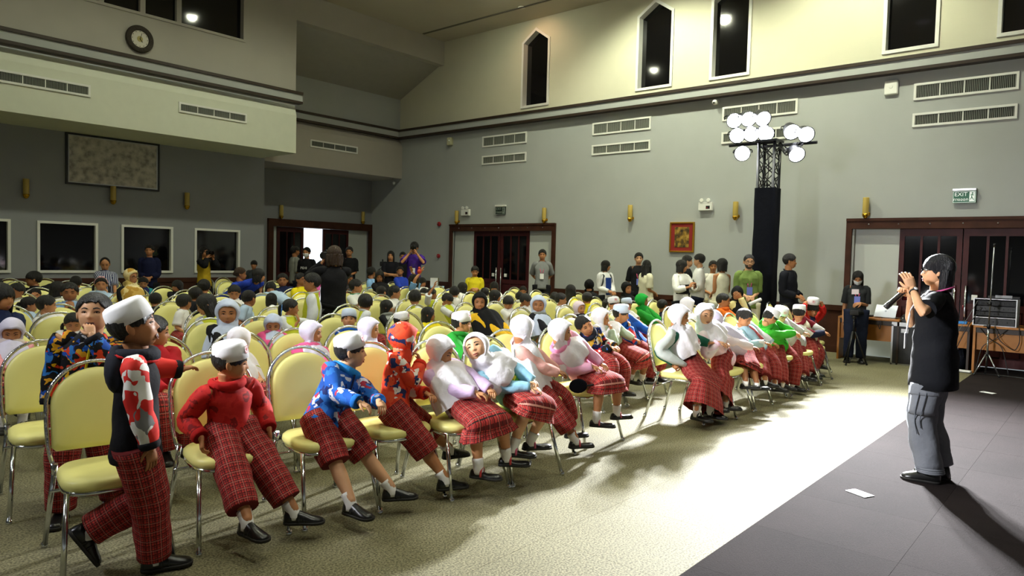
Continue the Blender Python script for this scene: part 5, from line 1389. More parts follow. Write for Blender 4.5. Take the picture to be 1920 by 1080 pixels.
TOPS = {  # torso, sleeves, sleeve length, hood, collar
    'white': (cloth('E6E4E2'), None, .45, None, cloth('EDEBE8')), 'whitesh': (cloth('ECECEC'), None, .5, None, cloth('F0F0F0')), 'paleblue': (cloth('B4CAE4'), None, .45, None, cloth('C4D6EA')),
    'navy': (cloth('1E2648'), None, .45, None, None), 'black': (cloth('18181C'), None, 1, None, None), 'denim': (cloth('8FB0D8'), None, .5, None, cloth('A8C0E0')),
    'pink': (cloth('E49CA4'), None, 1, cloth('E8DCD4'), None), 'hotpink': (cloth('E85A94'), None, 1, cloth('EC6AA0'), None), 'stripe': (stripes('navy_stripe', 'C8CCDC', '1C2658', .026, .015), None, .5, None, cloth('27306A')),
    'tealnavy': (cloth('1C2454'), cloth('2E8C96'), .6, None, None), 'limevest': (cloth('D4DC3C'), cloth('E2E6EC'), .45, None, cloth('E8EAEC')), 'lime': (cloth('C2D232'), None, .6, None, None),
    'yellow': (cloth('E8D420'), None, .45, None, cloth('E4CC18')), 'royal': (cloth('2A44B4'), None, .45, None, cloth('3450C4')), 'red': (cloth('B8202A'), None, 1, None, None),
    'darkflower': (printed('dark_flower', ['1C1A20', '2A2630', '5A4438', '1C1A20', '3A3A48'], 30, .1), None, .6, None, None), 'greenwhite': (cloth('E6E8E6'), cloth('E0E2DE'), .45, None, cloth('2E9C6A')),
    'grayblack': (cloth('A8ACA8'), cloth('1E1E24'), 1, cloth('8E928E'), None), 'blueprint': (BLUEP, None, 1, cloth('2468C4'), None), 'skyblue': (cloth('86B0E0'), None, .5, None, cloth('94BAE6')),
    'whiteblue': (cloth('E2E6F0'), cloth('7CACDC'), .3, None, None), 'mustard': (cloth('E0B022'), None, 1, None, None), 'greenprint': (cloth('2C9A38'), None, 1, cloth('24862E'), None),
    'darkprint': (DARKP, None, 1, cloth('1A1A26'), None), 'pinkwhite': (cloth('F0E4EA'), None, 1, None, None), 'orange': (cloth('EC7A2A'), None, 1, cloth('E87028'), None), 'yellowsleeve': (cloth('1A1A1C'), cloth('E8DCA0'), 1, None, None)}
POSES = {'lap': 'lap', 'raiseR': ('lap', 'up'), 'armback': ('side', 'side'), 'browR': ('lap', 'brow'), 'chinL': ('chin', 'chin'), 'waveR': ('lap', 'wave'), 'cheeks': ('cheek', 'cheek'), 'armsup': ('up', 'up'),
         'handsup': ('clasp', 'clasp'), 'foreheadL': ('brow', 'lap')}
def row_back(r, x):
    if x < 5.6: return 4.0 + 1.05 * (r - 1) + ((-.2 + .025 * (r - 1)) * (x - 1.4) if r < 9 else 0)
    return 3.45 - (.05 * (x - 6.2) if r == 1 else 0) + .93 * (r - 1)
def row_turn(r, x): return math.atan(-.2 + .025 * (r - 1)) if x < 5.6 and r < 9 else 0.
ROWN = ['', 'first', 'second', 'third', 'fourth', 'fifth', 'sixth', 'seventh', 'eighth', 'ninth', 'tenth', 'eleventh']
PLACED = []         # (x, y, short description) of every seated person, used to describe the chairs
def short(label, most=9):
    w_ = label.replace(',', '').split()[:most]
    while w_ and w_[-1] in ('in', 'and', 'the', 'a', 'of', 'with', 'behind', 'beside', 'her', 'his', 'to', 'at', 'an', 'between', 'below', 'near', 'from', 'on', 'by', 'over', 'across', 'around', 'toward', 'black', 'white', 'pale', 'dark', 'blue'): w_.pop()
    return ' '.join(w_)

PEOPLE = [
    ('b', 2.7, 11.08, 8, 1.069, -59, 4, 'short', 'white', 'raiseR', 'child at the edge of the hall raising a bare arm beneath the window'),
    ('g', 1.71, 6.87, 4, 1.189, -59, 4, 'bob', 'navy', 'lap', 'girl with dark bobbed hair looking down behind the lavender hijab child'),
    ('b', 2.63, 10.0, 7, 1.046, -150, 4, 'short', 'white', 'lap', 'dark-haired child peering out behind the girl with bobbed hair', 2.78),
    ('b', 3.41, 12.16, 9, 1.119, 164, 4, 'bowl', 'black', 'armback', 'bowl-haired boy in profile stretching an arm along the chair backs'),
    ('b', 3.13, 11.07, 8, 0.924, -106, 4, 'short', 'white', 'browR', 'child resting a forearm across the head, face to the camera', 3.29),
    ('g', 2.48, 8.93, 6, 0.944, -16, 4, 'ponytail', 'paleblue', 'lap', 'girl with low ponytail in pale blue blouse, profile turned to stage'),
    ('b', 2.33, 7.87, 5, 1.022, -16, 4, 'short', 'white', 'lap', 'short-haired boy beside the ponytailed girl, half hidden by chair', 2.58),
    ('g', 3.06, 9.98, 7, 1.063, 73, 4, 'bob', 'white', 'lap', 'back of a dark bobbed head beside the boy in denim blue shirt', 3.19),
    ('b', 2.85, 8.9, 6, 1.097, -108, 4, 'short', 'denim', 'chinL', 'boy in denim blue shirt with both hands near his chin'),
    ('b', 3.98, 12.16, 9, 1.047, 72, 4, 'short', 'white', 'lap', 'dark head just above the boy in denim blue shirt', 4.2),
    ('g', 3.94, 11.05, 8, 1.072, -110, 4, 'pigtails', 'paleblue', 'lap', 'girl with long pigtails and a pink headband', 3.8),
    ('w', 3.91, 9.93, 7, 1.226, -66, 4, 'hijab:gold', 'black', 'lap', 'seated woman in a gold patterned headscarf and glasses'),
    ('m', 4.77, 13.21, 10, 1.316, -110, 22, 'bald', 'stripe', 'lap', 'balding man in a navy striped shirt looking down'),
    ('g', 1.51, 5.84, 3, 0.983, -105, 22, 'hijab:lavender', 'pink', 'lap', 'child in pale lavender hijab and pink jacket with downcast eyes'),
    ('b', 1.99, 7.9, 5, 0.893, 31, 4, 'short', 'white', 'lap', 'dark head behind the child in pale lavender hijab', 2.1),
    ('g', 2.21, 6.81, 4, 0.921, -108, 22, 'parted', 'white', 'lap', 'bowed head with a straight hair parting between two chair backs', 2.15),
    ('b', 4.97, 12.16, 9, 1.017, -112, 22, 'short', 'tealnavy', 'lap', 'child in navy and teal beside the woman in gold headscarf'),
    ('g', 5.0, 11.02, 8, 1.019, -159, 4, 'fringe', 'black', 'lap', 'girl in black with a long dark fringe glancing sideways', 4.85),
    ('b', 3.75, 8.83, 6, 0.968, 67, 4, 'short', 'black', 'lap', 'round dark head behind the shouting boy in white cap', 3.74),
    ('g', 4.87, 9.89, 7, 1.081, 64, 4, 'bun', 'black', 'lap', 'dark head with a hair bun near the far aisle', 4.65),
    ('b', 4.24, 8.8, 6, 1.027, 19, 4, 'short', 'black', 'lap', 'low dark head in front of the hair bun child', 4.08),
    ('b', 3.6, 7.74, 5, 1.016, 20, 4, 'short', 'white', 'lap', 'short-haired boy from behind in white, beside long-haired girl', 3.53),
    ('g', 3.27, 6.68, 4, 1.069, 154, 22, 'long', 'limevest', 'lap', 'long-haired girl in lime vest and white sleeves looking down', 3.5),
    ('g', 2.97, 5.62, 3, 1.096, -118, 4, 'hijab:paleblue', 'black', 'lap', 'child in pale blue hijab and black jacket looking sadly at camera', 2.92),
    ('b', 4.72, 8.76, 6, 1.042, -118, 22, 'short', 'white', 'lap', 'short-haired boy with lowered face, looking at the camera', 4.64),
    ('b', 4.32, 7.67, 5, 1.047, 16, 4, 'buzz', 'paleblue', 'lap', 'boy with shaved nape in pale blue shirt seen from behind', 4.09),
    ('w', 5.85, 10.65, 9, 1.232, -29, 4, 'bunback', 'royal', 'lap', 'woman in royal blue polo with tied-back reddish hair'),
    ('w', 5.63, 9.72, 8, 1.241, -30, 4, 'bob', 'royal', 'lap', 'woman in royal blue polo with thick short black hair', 5.34),
    ('g', 2.53, 4.61, 2, 0.974, 16, 4, 'hijab:white', 'lime', 'lap', 'child in white hijab right behind the red hooded jacket boy', 2.68),
    ('b', 6.59, 10.65, 9, 1.138, -122, 4, 'short', 'navy', 'lap', 'smiling boy in navy top below the door', 6.71),
    ('g', 5.9, 9.86, 7, 1.034, -121, 4, 'fringe', 'paleblue', 'waveR', 'girl in pale blue blouse with a raised hand by her ear'),
    ('g', 5.23, 8.72, 6, 0.936, 59, 4, 'bob', 'white', 'lap', 'dark head in front of the girl with a raised hand'),
    ('w', 6.34, 9.72, 8, 1.178, -78, 4, 'bunback', 'yellow', 'lap', 'woman in bright yellow polo with a black shoulder strap'),
    ('g', 4.17, 6.56, 4, 1.009, -32, 4, 'ponytailblue', 'limevest', 'cheeks', 'girl with pale blue hair ribbon holding her cheeks', 4.1),
    ('g', 3.36, 5.57, 3, 0.95, -121, 22, 'hijab:paleblue', 'hotpink', 'lap', 'child in pale hijab and hot pink padded jacket', 3.36),
    ('b', 5.25, 7.57, 5, 0.895, 145, 4, 'bowl', 'white', 'lap', 'dark bowl-haired child in profile behind chair near hair ribbon girl', 5.08),
    ('b', 4.08, 5.46, 3, 0.98, -127, -8, 'cap:paleblue', 'blueprint', 'lap', 'boy in pale blue cap peeping over a chair back', 4.06),
    ('g', 3.05, 4.52, 2, 0.999, -34, 4, 'hijab:lavender', 'hotpink', 'lap', 'child in lavender hijab with pink collar, profile to the stage', 3.04),
    ('b', 8.64, 11.58, 10, 1.095, -82, 4, 'short', 'darkflower', 'lap', 'boy next to the standing photographer, dark patterned shirt'),
    ('b', 7.15, 9.72, 8, 0.958, -36, 4, 'short', 'yellow', 'lap', 'boy in yellow shirt beside the standing woman in black'),
    ('b', 6.7, 8.79, 7, 1.112, -37, 4, 'short', 'greenwhite', 'lap', 'boy with green and white collar in profile'),
    ('b', 5.04, 6.45, 4, 1.052, 52, 4, 'short', 'limevest', 'lap', 'back of a boy with neat short hair and white collar', 4.95),
    ('g', 5.76, 6.93, 5, 0.931, -40, 4, 'fringe', 'grayblack', 'lap', 'girl with untidy fringe and wide eyes looking to the stage'),
    ('b', 4.66, 5.37, 3, 0.937, -41, 4, 'cap:white', 'yellow', 'lap', 'boy in white cap with pink badge behind the orange hood', 4.93),
    ('g', 5.6, 6.0, 4, 0.91, -43, 4, 'long', 'yellow', 'lap', 'long-haired girl in yellow with hair tucked behind her ear'),
    ('g', 3.52, 4.44, 2, 1.006, -38, 4, 'hijab:lavender', 'white', 'lap', 'child in lavender hijab behind the blue jacket boy', 3.48),
    ('g', 9.23, 11.58, 10, 0.953, -129, 22, 'fringe', 'white', 'lap', 'small girl with fringe below the seated man in sky blue'),
    ('w', 7.89, 9.72, 8, 1.215, -129, 22, 'long', 'black', 'lap', 'dark long-haired woman leaning over behind the fringe girl'),
    ('b', 6.67, 7.86, 6, 1.057, -40, 4, 'short', 'white', 'lap', 'boy in profile in front of the woman in blue polo', 6.56),
    ('b', 7.19, 8.79, 7, 1.0, 6, 4, 'short', 'white', 'lap', 'dark head beside the boy in profile below blue polo woman', 7.08),
    ('m', 8.46, 10.65, 9, 1.257, 7, 4, 'short', 'skyblue', 'lap', 'seated man in sky blue shirt seen from behind by the tripod', 8.49),
    ('w', 9.95, 11.58, 10, 1.252, -131, 4, 'bunback', 'royal', 'lap', 'woman in royal blue polo facing the camera below the photographer'),
    ('b', 6.21, 6.93, 5, 1.049, 48, 4, 'bowl', 'limevest', 'lap', 'back of a bowl-haired boy in lime vest', 6.32),
    ('g', 8.7, 9.72, 8, 1.149, 3, 4, 'bob', 'whiteblue', 'armsup', 'child with both arms raised around a small red toy'),
    ('g', 8.08, 8.79, 7, 0.952, -133, 4, 'fringe', 'white', 'lap', 'small girl facing the camera behind the raised arm boy'),
    ('g', 9.74, 10.65, 9, 1.051, -87, 4, 'fringe', 'white', 'lap', 'girl half hidden behind the child with raised arms'),
    ('b', 7.39, 7.86, 6, 1.007, -43, 4, 'short', 'limevest', 'raiseR', 'boy in white sleeves with his arm raised beside his head'),
    ('b', 6.86, 6.93, 5, 0.979, -45, 28, 'bowl', 'limevest', 'lap', 'bowl-haired boy in lime vest looking down', 6.97),
    ('b', 7.86, 7.86, 6, 1.033, 45, 4, 'short', 'white', 'lap', 'ruffled dark head behind the bowl-haired boy looking down'),
    ('g', 9.01, 8.79, 7, 1.04, -1, 4, 'bob', 'white', 'lap', 'dark bobbed head in front of the leaning woman in yellow polo', 8.85),
    ('g', 9.83, 8.79, 7, 1.032, -138, 22, 'fringe', 'white', 'lap', 'girl with dark fringe near the double door handles'),
    ('b', 8.56, 7.86, 6, 0.997, 43, 4, 'short', 'white', 'lap', 'dark head above the black headscarf woman', 8.4),
    ('g', 7.79, 6.93, 5, 1.021, -48, 4, 'bob', 'white', 'lap', 'bob-haired child in profile behind black headscarf woman'),
    ('w', 5.62, 5.23, 3, 1.12, -137, 4, 'hijab:black', 'mustard', 'lap', 'woman in black headscarf and mustard blouse looking toward the camera'),
    ('b', 4.4, 4.29, 2, 1.027, -46, 4, 'cap:white', 'greenprint', 'lap', 'boy in white cap and green jacket behind the pale blue sweatshirt girl', 4.31),
    ('b', 6.99, 6.0, 4, 0.991, -139, 22, 'bowl', 'white', 'lap', 'bowl-cut boy hiding his face behind a chair back', 6.97),
    ('b', 9.45, 7.86, 6, 0.909, 40, 4, 'bowl', 'white', 'lap', 'dark round head behind the bowl-cut boy', 9.46),
    ('g', 10.67, 8.79, 7, 0.941, -141, 22, 'pigtails', 'white', 'lap', 'small girl with tied hair below the door frame'),
    ('b', 7.41, 6.0, 4, 1.009, -51, 28, 'short', 'white', 'lap', 'boy in profile beside the child in pale blue hijab', 7.52),
    ('g', 6.44, 5.07, 3, 1.075, -142, 4, 'hijab:paleblue', 'grayblack', 'lap', 'child in pale blue hijab hiding her mouth in a grey jacket', 6.37),
    ('g', 10.19, 7.86, 6, 0.875, 38, 4, 'long', 'white', 'lap', 'long dark hair seen from behind the grey jacket child'),
    ('g', 9.22, 6.93, 5, 0.961, 37, 4, 'pigtails', 'white', 'lap', 'girl with plaited hair below the man in grey polo'),
    ('b', 8.15, 6.0, 4, 1.015, -54, 4, 'short', 'whitesh', 'lap', 'boy in white shirt with dark straps in profile'),
    ('g', 9.66, 6.93, 5, 1.076, 36, 4, 'long', 'yellow', 'lap', 'girl with long black hair and yellow shirt from behind'),
    ('w', 10.2, 6.93, 5, 1.162, 34, 4, 'hijab:black', 'black', 'lap', 'woman in long black headscarf seen from behind'),
    ('b', 8.79, 6.0, 4, 1.017, 34, 4, 'short', 'yellow', 'handsup', 'child in yellow sleeves with hands folded on a chair back'),
    ('g', 7.27, 5.07, 3, 0.982, -100, 4, 'hijab:pinkwhite', 'darkprint', 'lap', 'child in pale pink hijab behind the leaning boy'),
    ('w', 9.91, 6.0, 4, 1.157, -104, 4, 'hijab:black', 'black', 'lap', 'seated woman in black headscarf facing camera below black T-shirt man'),
    ('b', 8.06, 5.07, 3, 1.015, -103, 4, 'cap:white', 'white', 'lap', 'boy in white cap with badge behind the blue padded jacket boy', 7.91),
    ('b', 8.39, 5.07, 3, 0.992, -104, 4, 'cap:paleblue', 'white', 'lap', 'boy in pale blue cap without badge, face hidden'),
    ('b', 8.8, 5.07, 3, 1.042, -60, 4, 'hood:green', 'greenprint', 'lap', 'child wearing a bright green hood in profile', 9.02),
    ('b', 9.39, 5.07, 3, 0.942, -17, 4, 'short', 'navy', 'lap', 'child in navy from behind between two chair backs', 9.57),
    ('g', 9.33, 6.0, 4, 0.899, 33, 4, 'bob', 'yellow', 'lap', 'dark head between two caps and the pink hijab'),
    ('g', 8.33, 4.14, 2, 1.053, -19, 4, 'hijab:white', 'white', 'lap', 'child in white hijab behind the two front hijab girls', 8.22),
    ('b', 8.95, 4.14, 2, 0.951, 25, 4, 'cap:paleblue', 'white', 'lap', 'pale blue cap top behind the pink and white jacket girl'),
    ('b', 9.41, 4.14, 2, 1.084, -66, 4, 'buzz', 'orange', 'lap', 'short-haired boy in an orange hooded jacket'),
    ('w', 9.85, 4.14, 2, 1.166, -157, 22, 'hijab:black', 'yellowsleeve', 'foreheadL', 'smiling woman in black headscarf with a hand on her forehead'),
    ('b', 2.0, 4.7, 2, 1.072, -23, 4, 'short', 'red', 'lap', 'child in red top half hidden behind the walking capped boy', 2.15),
]
EMPTY = [(1.47, 2), (7.21, 2), (7.75, 2), (2.24, 3), (2.74, 4), (6.42, 4), (2.96, 5), (8.31, 5), (4.47, 8), (9.5, 8), (7.21, 9), (7.84, 9), (9.1, 9), (3.56, 10), (4.29, 10), (3.72, 11), (4.24, 11), (5.3, 11), (6.72, 11), (7.67, 11)]

EMPTY = [e for e in EMPTY if e not in ((7.21, 2), (7.75, 2))]
SK = 'abcbab'
rp = random.Random(11)
for i, p in enumerate(PEOPLE):
    kd, x, y, row, zt, gz, pt, hd, tp, ps, lab = p[:11]; cx = p[11] if len(p) > 11 else x
    adult = kd in 'wm'
    yb = row_back(row, cx); tn = row_turn(row, cx)
    hipx, hipy = cx + (x - cx) * .6 + .34 * math.sin(tn), yb - .34 * math.cos(tn)
    hip_z = .483 + (.085 if adult else .062)
    T_ = TOPS[tp]
    base = (1.65 - .87) if adult else .515
    s = (zt - hip_z) / base; s = max(.86, min(1.12, s)) if not adult else max(.90, min(1.06, s))
    near = row <= 3
    if hd.startswith('hijab') and -50 < gz < -10: gz -= 16
    head_deg = -90 + math.degrees(tn)
    diff = (gz - head_deg + 180) % 360 - 180
    tw = max(-50, min(50, diff - max(-78, min(78, diff)))) + (diff * .15)
    ex = ()
    if hd == 'pigtails' and 'headband' in lab: ex = ('headband',)
    if 'glasses' in lab: ex = ('glasses',)
    if 'shoulder strap' in lab: ex = ('strapblack',)
    if 'dark straps' in lab: ex = ('backpack',)
    bt = ('trousers' if kd in 'bm' else 'skirt')
    person((hipx, hipy), head_deg, lab, {'b': 'child', 'g': 'child', 'w': 'woman', 'm': 'man'}[kd], adult, seat=hip_z, top=(x, y, zt), s=s, gaze=gz, pitch=pt, head=hd, torso=T_[0], sleeves=T_[1], sl=T_[2], hood=T_[3], collar=T_[4],
           pose=POSES[ps], bottom=bt, bmat=(cloth('22222A') if adult else None), blen=(1.0 if kd in 'bm' else .35), skin=SK[i % 6], voxel=.011 if near else .015, lo=row >= 4, twist=tw, extras=ex,
           shoes='shoe' if kd in 'bm' else 'mary', drape=.8 if adult else .62, width=rp.uniform(.95, 1.05), hairmat=HAIRB if 'reddish' in lab else None)
    PLACED.append((hipx, hipy, lab, row))
    cx += (x - cx) * .35
    chair(cx + .32 * math.sin(tn), yb - .32 * math.cos(tn), tn, 'cream chair of the ' + short(lab, 12))

# ------------------------------------------------------------------ the two front rows
PRIMF = dict(voxel=.0085)
def front(x, yb, tn, label, **kw):
    """a child on a chair whose back stands at (x, yb); tn = turn of the chair in degrees"""
    t = R(tn); hx, hy = x + .36 * math.sin(t), yb - .36 * math.cos(t)
    kw.setdefault('seat', .545); kw.setdefault('s', 1.0); kw.setdefault('width', 1.12)
    q = person((hx, hy), -90 + kw.pop('turn', tn), label, 'child', False, voxel=.0085, **kw)
    PLACED.append((hx, hy, label, 1 if yb < 4.1 else 2))
    chair(x + .32 * math.sin(t), yb - .32 * math.cos(t), tn and R(tn) or 0., 'cream chair of the ' + short(label, 12))
    return q
def sole(*p): return (p[0], p[1], p[2] + .06)
red = front(1.97, 3.93, -10, 'boy in red hooded jacket and white cap, turning on his chair', top=(1.90, 3.53, 1.025), gaze=-30, pitch=6, head='cap:white', torso=REDP_, sl=1, hood=cloth('B41C1C'), cuffs=cloth('A81818'), pose=('seatside', 'seatside'),
            feet={-1: sole(1.781, 3.08, .0), 1: sole(2.085, 3.15, .02)}, foot_dir={-1: (.1, -1, 0), 1: (.75, -.65, 0)}, blen=.86, skin='b', strap='3A5A4A', tilt=-6, twist=14, width=1.08)
blue = front(2.50, 3.83, -10, 'boy in blue printed jacket and white cap, hands on his knee', top=(2.60, 3.46, 1.03), gaze=-36, pitch=-2, head='cap:white', torso=BLUEP, sl=1, hood=cloth('2A86D0'), collar=cloth('F0F0F0'), cuffs=cloth('1E6CC0'), pose='thigh',
             hands={1: dict(w=(2.60, 3.19, .66), d=(-.3, -.8, -.5), n=(0, .3, -1)), -1: dict(w=(2.46, 3.19, .67), d=(.6, -.7, -.4), n=(0, .3, -1))},
             feet={-1: sole(2.361, 3.05, .0), 1: sole(2.675, 3.10, .04)}, foot_dir={-1: (.15, -1, 0), 1: (.8, -.5, 0)}, bottom='shorts', blen=.52, skin='d', strap='B8443A', twist=12)
orange = front(2.96, 3.77, -10, 'boy with a bright orange printed hood over his white cap', top=(3.0, 3.43, 1.075), gaze=-20, pitch=6, head='hood:orangeprint', torso=ORANGEP, sl=1, cuffs=cloth('D8321E'), pose=('lap', 'chin'), turn=38,
               feet={1: sole(3.40, 3.36, .10), -1: sole(3.05, 3.08, .05)}, foot_dir={1: (1, -.25, 0), -1: (.9, -.4, 0)}, skin='b', blen=.62, width=1.05)
lilac = front(3.38, 3.60, -10, 'girl in lilac sweater and long white hijab looking down', top=(3.27, 3.34, .975), gaze=-62, pitch=20, head='hijab:white', torso=cloth('CDB4DA'), sl=1, pose='thigh', bottom='skirt', blen=.30, skin='a', shoes='mary', strap='C03A3A',
              hands={1: dict(w=(3.42, 3.05, .63), d=(-.5, -.7, -.2)), -1: dict(w=(3.27, 3.06, .64), d=(.5, -.8, -.2))}, feet={-1: sole(3.195, 2.95, .13), 1: sole(3.462, 2.95, .15)}, foot_dir={-1: (.4, -.9, 0), 1: (.6, -.7, 0)}, drape=.75, twist=10)
lb = front(3.83, 3.52, -8, 'girl leaning sideways in pale blue toy print sweatshirt and white hijab', top=(3.49, 3.31, .985), gaze=-150, pitch=-16, tilt=-24, head='hijab:white', torso=cloth('9CD0EA'), sl=1, pose='lap', bottom='skirt', blen=.25, skin='d', shoes='mary', strap='C85A78',
           feet={-1: sole(3.523, 2.95, .20), 1: sole(3.70, 2.95, .21)}, foot_dir={-1: (.5, -.8, 0), 1: (.8, -.5, 0)}, drape=.25, twist=10)
hij = front(4.33, 3.76, -10, 'girl in very long white hijab and pink top turned to the stage', top=(4.20, 3.44, 1.065), gaze=-16, pitch=8, head='hijab:white', torso=cloth('DCA49C'), sl=1, pose='lap', bottom='trousers', blen=.82, skin='c', shoes='mary', strap='C84A5A', turn=34,
            feet={1: sole(4.55, 3.22, .09), -1: sole(4.415, 3.08, .06)}, foot_dir={1: (1, -.5, 0), -1: (1, -.6, 0)}, drape=1.0, legpole={1: (.6, -.8, .5), -1: (.5, -.9, .5)}, width=1.08)
pink = front(4.95, 3.72, -8, 'girl in pink flowered jacket and white hijab, hands in her lap', top=(4.63, 3.40, 1.02), gaze=-58, pitch=4, head='hijab:white', torso=cloth('EDB0CE'), sl=1, hood=cloth('E892BA'), pose='thigh', bottom='skirt', blen=.22, skin='b', shoes='mary', strap='C05A68',
             hands={1: dict(w=(4.90, 3.17, .64), d=(-.4, -.8, -.2)), -1: dict(w=(4.76, 3.18, .64), d=(.6, -.7, -.2))}, feet={-1: sole(4.722, 3.1, .17), 1: sole(4.988, 3.08, .19)}, foot_dir={-1: (.5, -.8, 0), 1: (.9, -.4, 0)}, drape=.30)
J = front(6.28, 3.47, 4, 'tall girl in white hijab with pink crest, cape and tartan skirt', top=(6.14, 3.12, 1.10), gaze=-72, pitch=10, head='hijab:white', torso=cloth('1E2A52'), sleeves=cloth('1E5A48'), sl=1, pose=('lap', 'seatside'), bottom='skirt', blen=.92, skin='b', shoes='mary',
          hands={1: dict(w=(6.45, 2.98, .72), d=(.9, -.3, .1)), -1: dict(w=(6.03, 3.12, .56), d=(.1, -.5, -.9))}, feet={-1: sole(5.98, 2.85, .07), 1: sole(6.24, 2.84, .05)}, drape=.46, s=1.06, width=1.05, skirtw=1.45)
K = front(6.80, 3.36, 2, 'girl in pink and white zip jacket and white hijab', top=(6.54, 3.07, 1.10), gaze=-122, pitch=4, head='hijab:white', torso=PINKP, sl=1, pose='lap', bottom='skirt', blen=.85, skin='d', shoes='mary', cuffs=cloth('F0C8D8'),
          hands={1: dict(w=(6.74, 2.93, .70), d=(-.8, -.4, .0)), -1: dict(w=(6.55, 2.93, .73), d=(.6, -.5, -.1))}, feet={1: sole(6.488, 2.8, .08), -1: sole(6.33, 2.85, .09)}, foot_dir={1: (.6, -.7, 0)}, drape=.28, s=1.05)
k95 = front(7.32, 3.36, 0, 'child in lavender hijab turned away, leg stretched forward', top=(7.00, 3.18, 1.01), gaze=28, pitch=4, head='hijab:lavender', torso=cloth('F0E4EA'), sl=1, pose='lap', bottom='skirt', blen=.12, skin='e', shoes='mary',
            feet={-1: sole(6.75, 2.70, .21), 1: sole(6.95, 2.68, .22)}, foot_dir={-1: (.6, -.7, 0), 1: (.8, -.6, 0)}, drape=.6, turn=-20, twist=40)
Lb = front(7.90, 3.42, 0, 'bareheaded boy in pale blue sweater with tartan necktie', top=(7.76, 3.13, .985), gaze=-95, pitch=24, head='short', torso=cloth('A8CCDA'), sleeves=printed('blue_white_sleeve', ['E8ECEE', 'A8CCDA', 'E8ECEE'], 7, .1), sl=1, pose='thigh', skin='b', extras=('tie',),
           hands={-1: dict(w=(7.68, 2.90, .64), d=(.7, -.6, -.2)), 1: dict(w=(8.02, 2.92, .60), d=(-.2, -.9, -.3))}, feet={-1: sole(7.40, 2.75, .14), 1: sole(7.70, 2.78, .12)}, foot_dir={-1: (.5, -.8, 0), 1: (.3, -.9, 0)}, blen=.9, collar=cloth('E8ECF0'), twist=-6)
M_ = front(8.42, 3.38, 0, 'boy in bright green jacket and white cap bending his head', top=(8.22, 2.99, .975), gaze=-40, pitch=38, head='cap:white', torso=cloth('3CA82E'), sl=1, hood=cloth('349A28'), pose='clasp', skin='b', twist=14,
           hands={1: dict(w=(8.50, 2.84, .70), d=(.3, -.6, -.2), curl=.9), -1: dict(w=(8.38, 2.82, .71), d=(.4, -.6, -.2), curl=.9)}, feet={-1: sole(8.02, 2.8, .06), 1: sole(8.40, 2.82, .03)}, foot_dir={-1: (.4, -.8, 0)})
Nb = front(8.97, 3.37, 0, 'child in light grey sweater and white cap leaning toward the green jacket', top=(8.62, 3.04, .985), gaze=-110, pitch=30, head='cap:white', torso=cloth('C2C2C0'), sl=1, pose='lap', skin='d', cuffs=cloth('B4B4B2'),
           hands={1: dict(w=(8.95, 2.90, .66), d=(.3, -.8, -.1)), -1: dict(w=(8.70, 2.90, .68), d=(-.5, -.5, -.2))}, feet={1: sole(8.59, 2.74, .02), -1: sole(8.42, 2.80, .09)}, foot_dir={1: (.5, -.7, 0)}, strap='B05A3A')
O = front(9.60, 3.42, 0, 'boy in white and maroon jacket with white cap, face turned aside', top=(9.46, 3.13, .985), gaze=10, pitch=14, head='cap:white', torso=cloth('D8CEB4'), sleeves=printed('maroon_white_sleeve', ['7A1A28', 'E8E6E2', '1C2240'], 6, .1), sl=1, hood=cloth('7A1A28'), pose='lap', skin='a',
          feet={-1: sole(9.25, 2.9, .07), 1: sole(9.40, 2.92, .08)}, turn=10)
P = front(10.25, 3.62, 0, 'boy in red jacket with navy shirt lifting his white cap', top=(10.28, 3.22, .975), gaze=-135, pitch=14, head='bowl', torso=cloth('1E2646'), sleeves=cloth('D22A26'), sl=1, pose=('holdcap', 'holdcap'), skin='b', extras=('tie',), twist=-10,
          feet={1: sole(9.95, 3.0, .06), -1: sole(9.66, 3.0, .07)}, width=1.1)
lean = front(6.08, 4.38, 0, 'boy in dark printed jacket lolling sideways across his chair', top=(5.78, 4.02, .935), gaze=-120, pitch=8, tilt=-34, head='short', torso=DARKP, sl=1, hood=cloth('1C2030'), cuffs=cloth('141418'), pose='lap', skin='a',
             feet={1: sole(6.20, 3.78, .12), -1: sole(5.93, 3.78, .16)}, foot_dir={1: (.7, -.6, 0), -1: (.3, -.9, 0)}, strap='B8703A', twist=0)
gg = front(6.55, 4.42, 0, 'girl in sage green hooded sweater and white hijab, fingers at her lips', top=(6.28, 4.10, 1.0), gaze=-66, pitch=2, head='hijab:white', torso=cloth('A8B8A4'), sl=1, hood=cloth('B4C2AE'), pose=('thigh', 'mouth'), bottom='skirt', blen=.2, skin='c', shoes='mary', drape=.2,
           feet={-1: sole(6.56, 3.9, .19), 1: sole(6.775, 3.88, .16)}, foot_dir={1: (.6, -.7, 0)})
bc = front(7.05, 4.46, 0, 'boy in bright blue and red padded jacket, fist at his mouth', top=(6.72, 4.11, 1.02), gaze=-60, pitch=10, head='cap:paleblue', torso=BLP, sl=1, hood=cloth('1C56B8'), pose=('thigh', 'mouth'), skin='b', feet={1: sole(7.10, 3.9, .15), -1: sole(6.92, 3.9, .16)})
link('badge', acc('badge'), [c for c in bc[0].children if c.name.startswith('cap')][0])

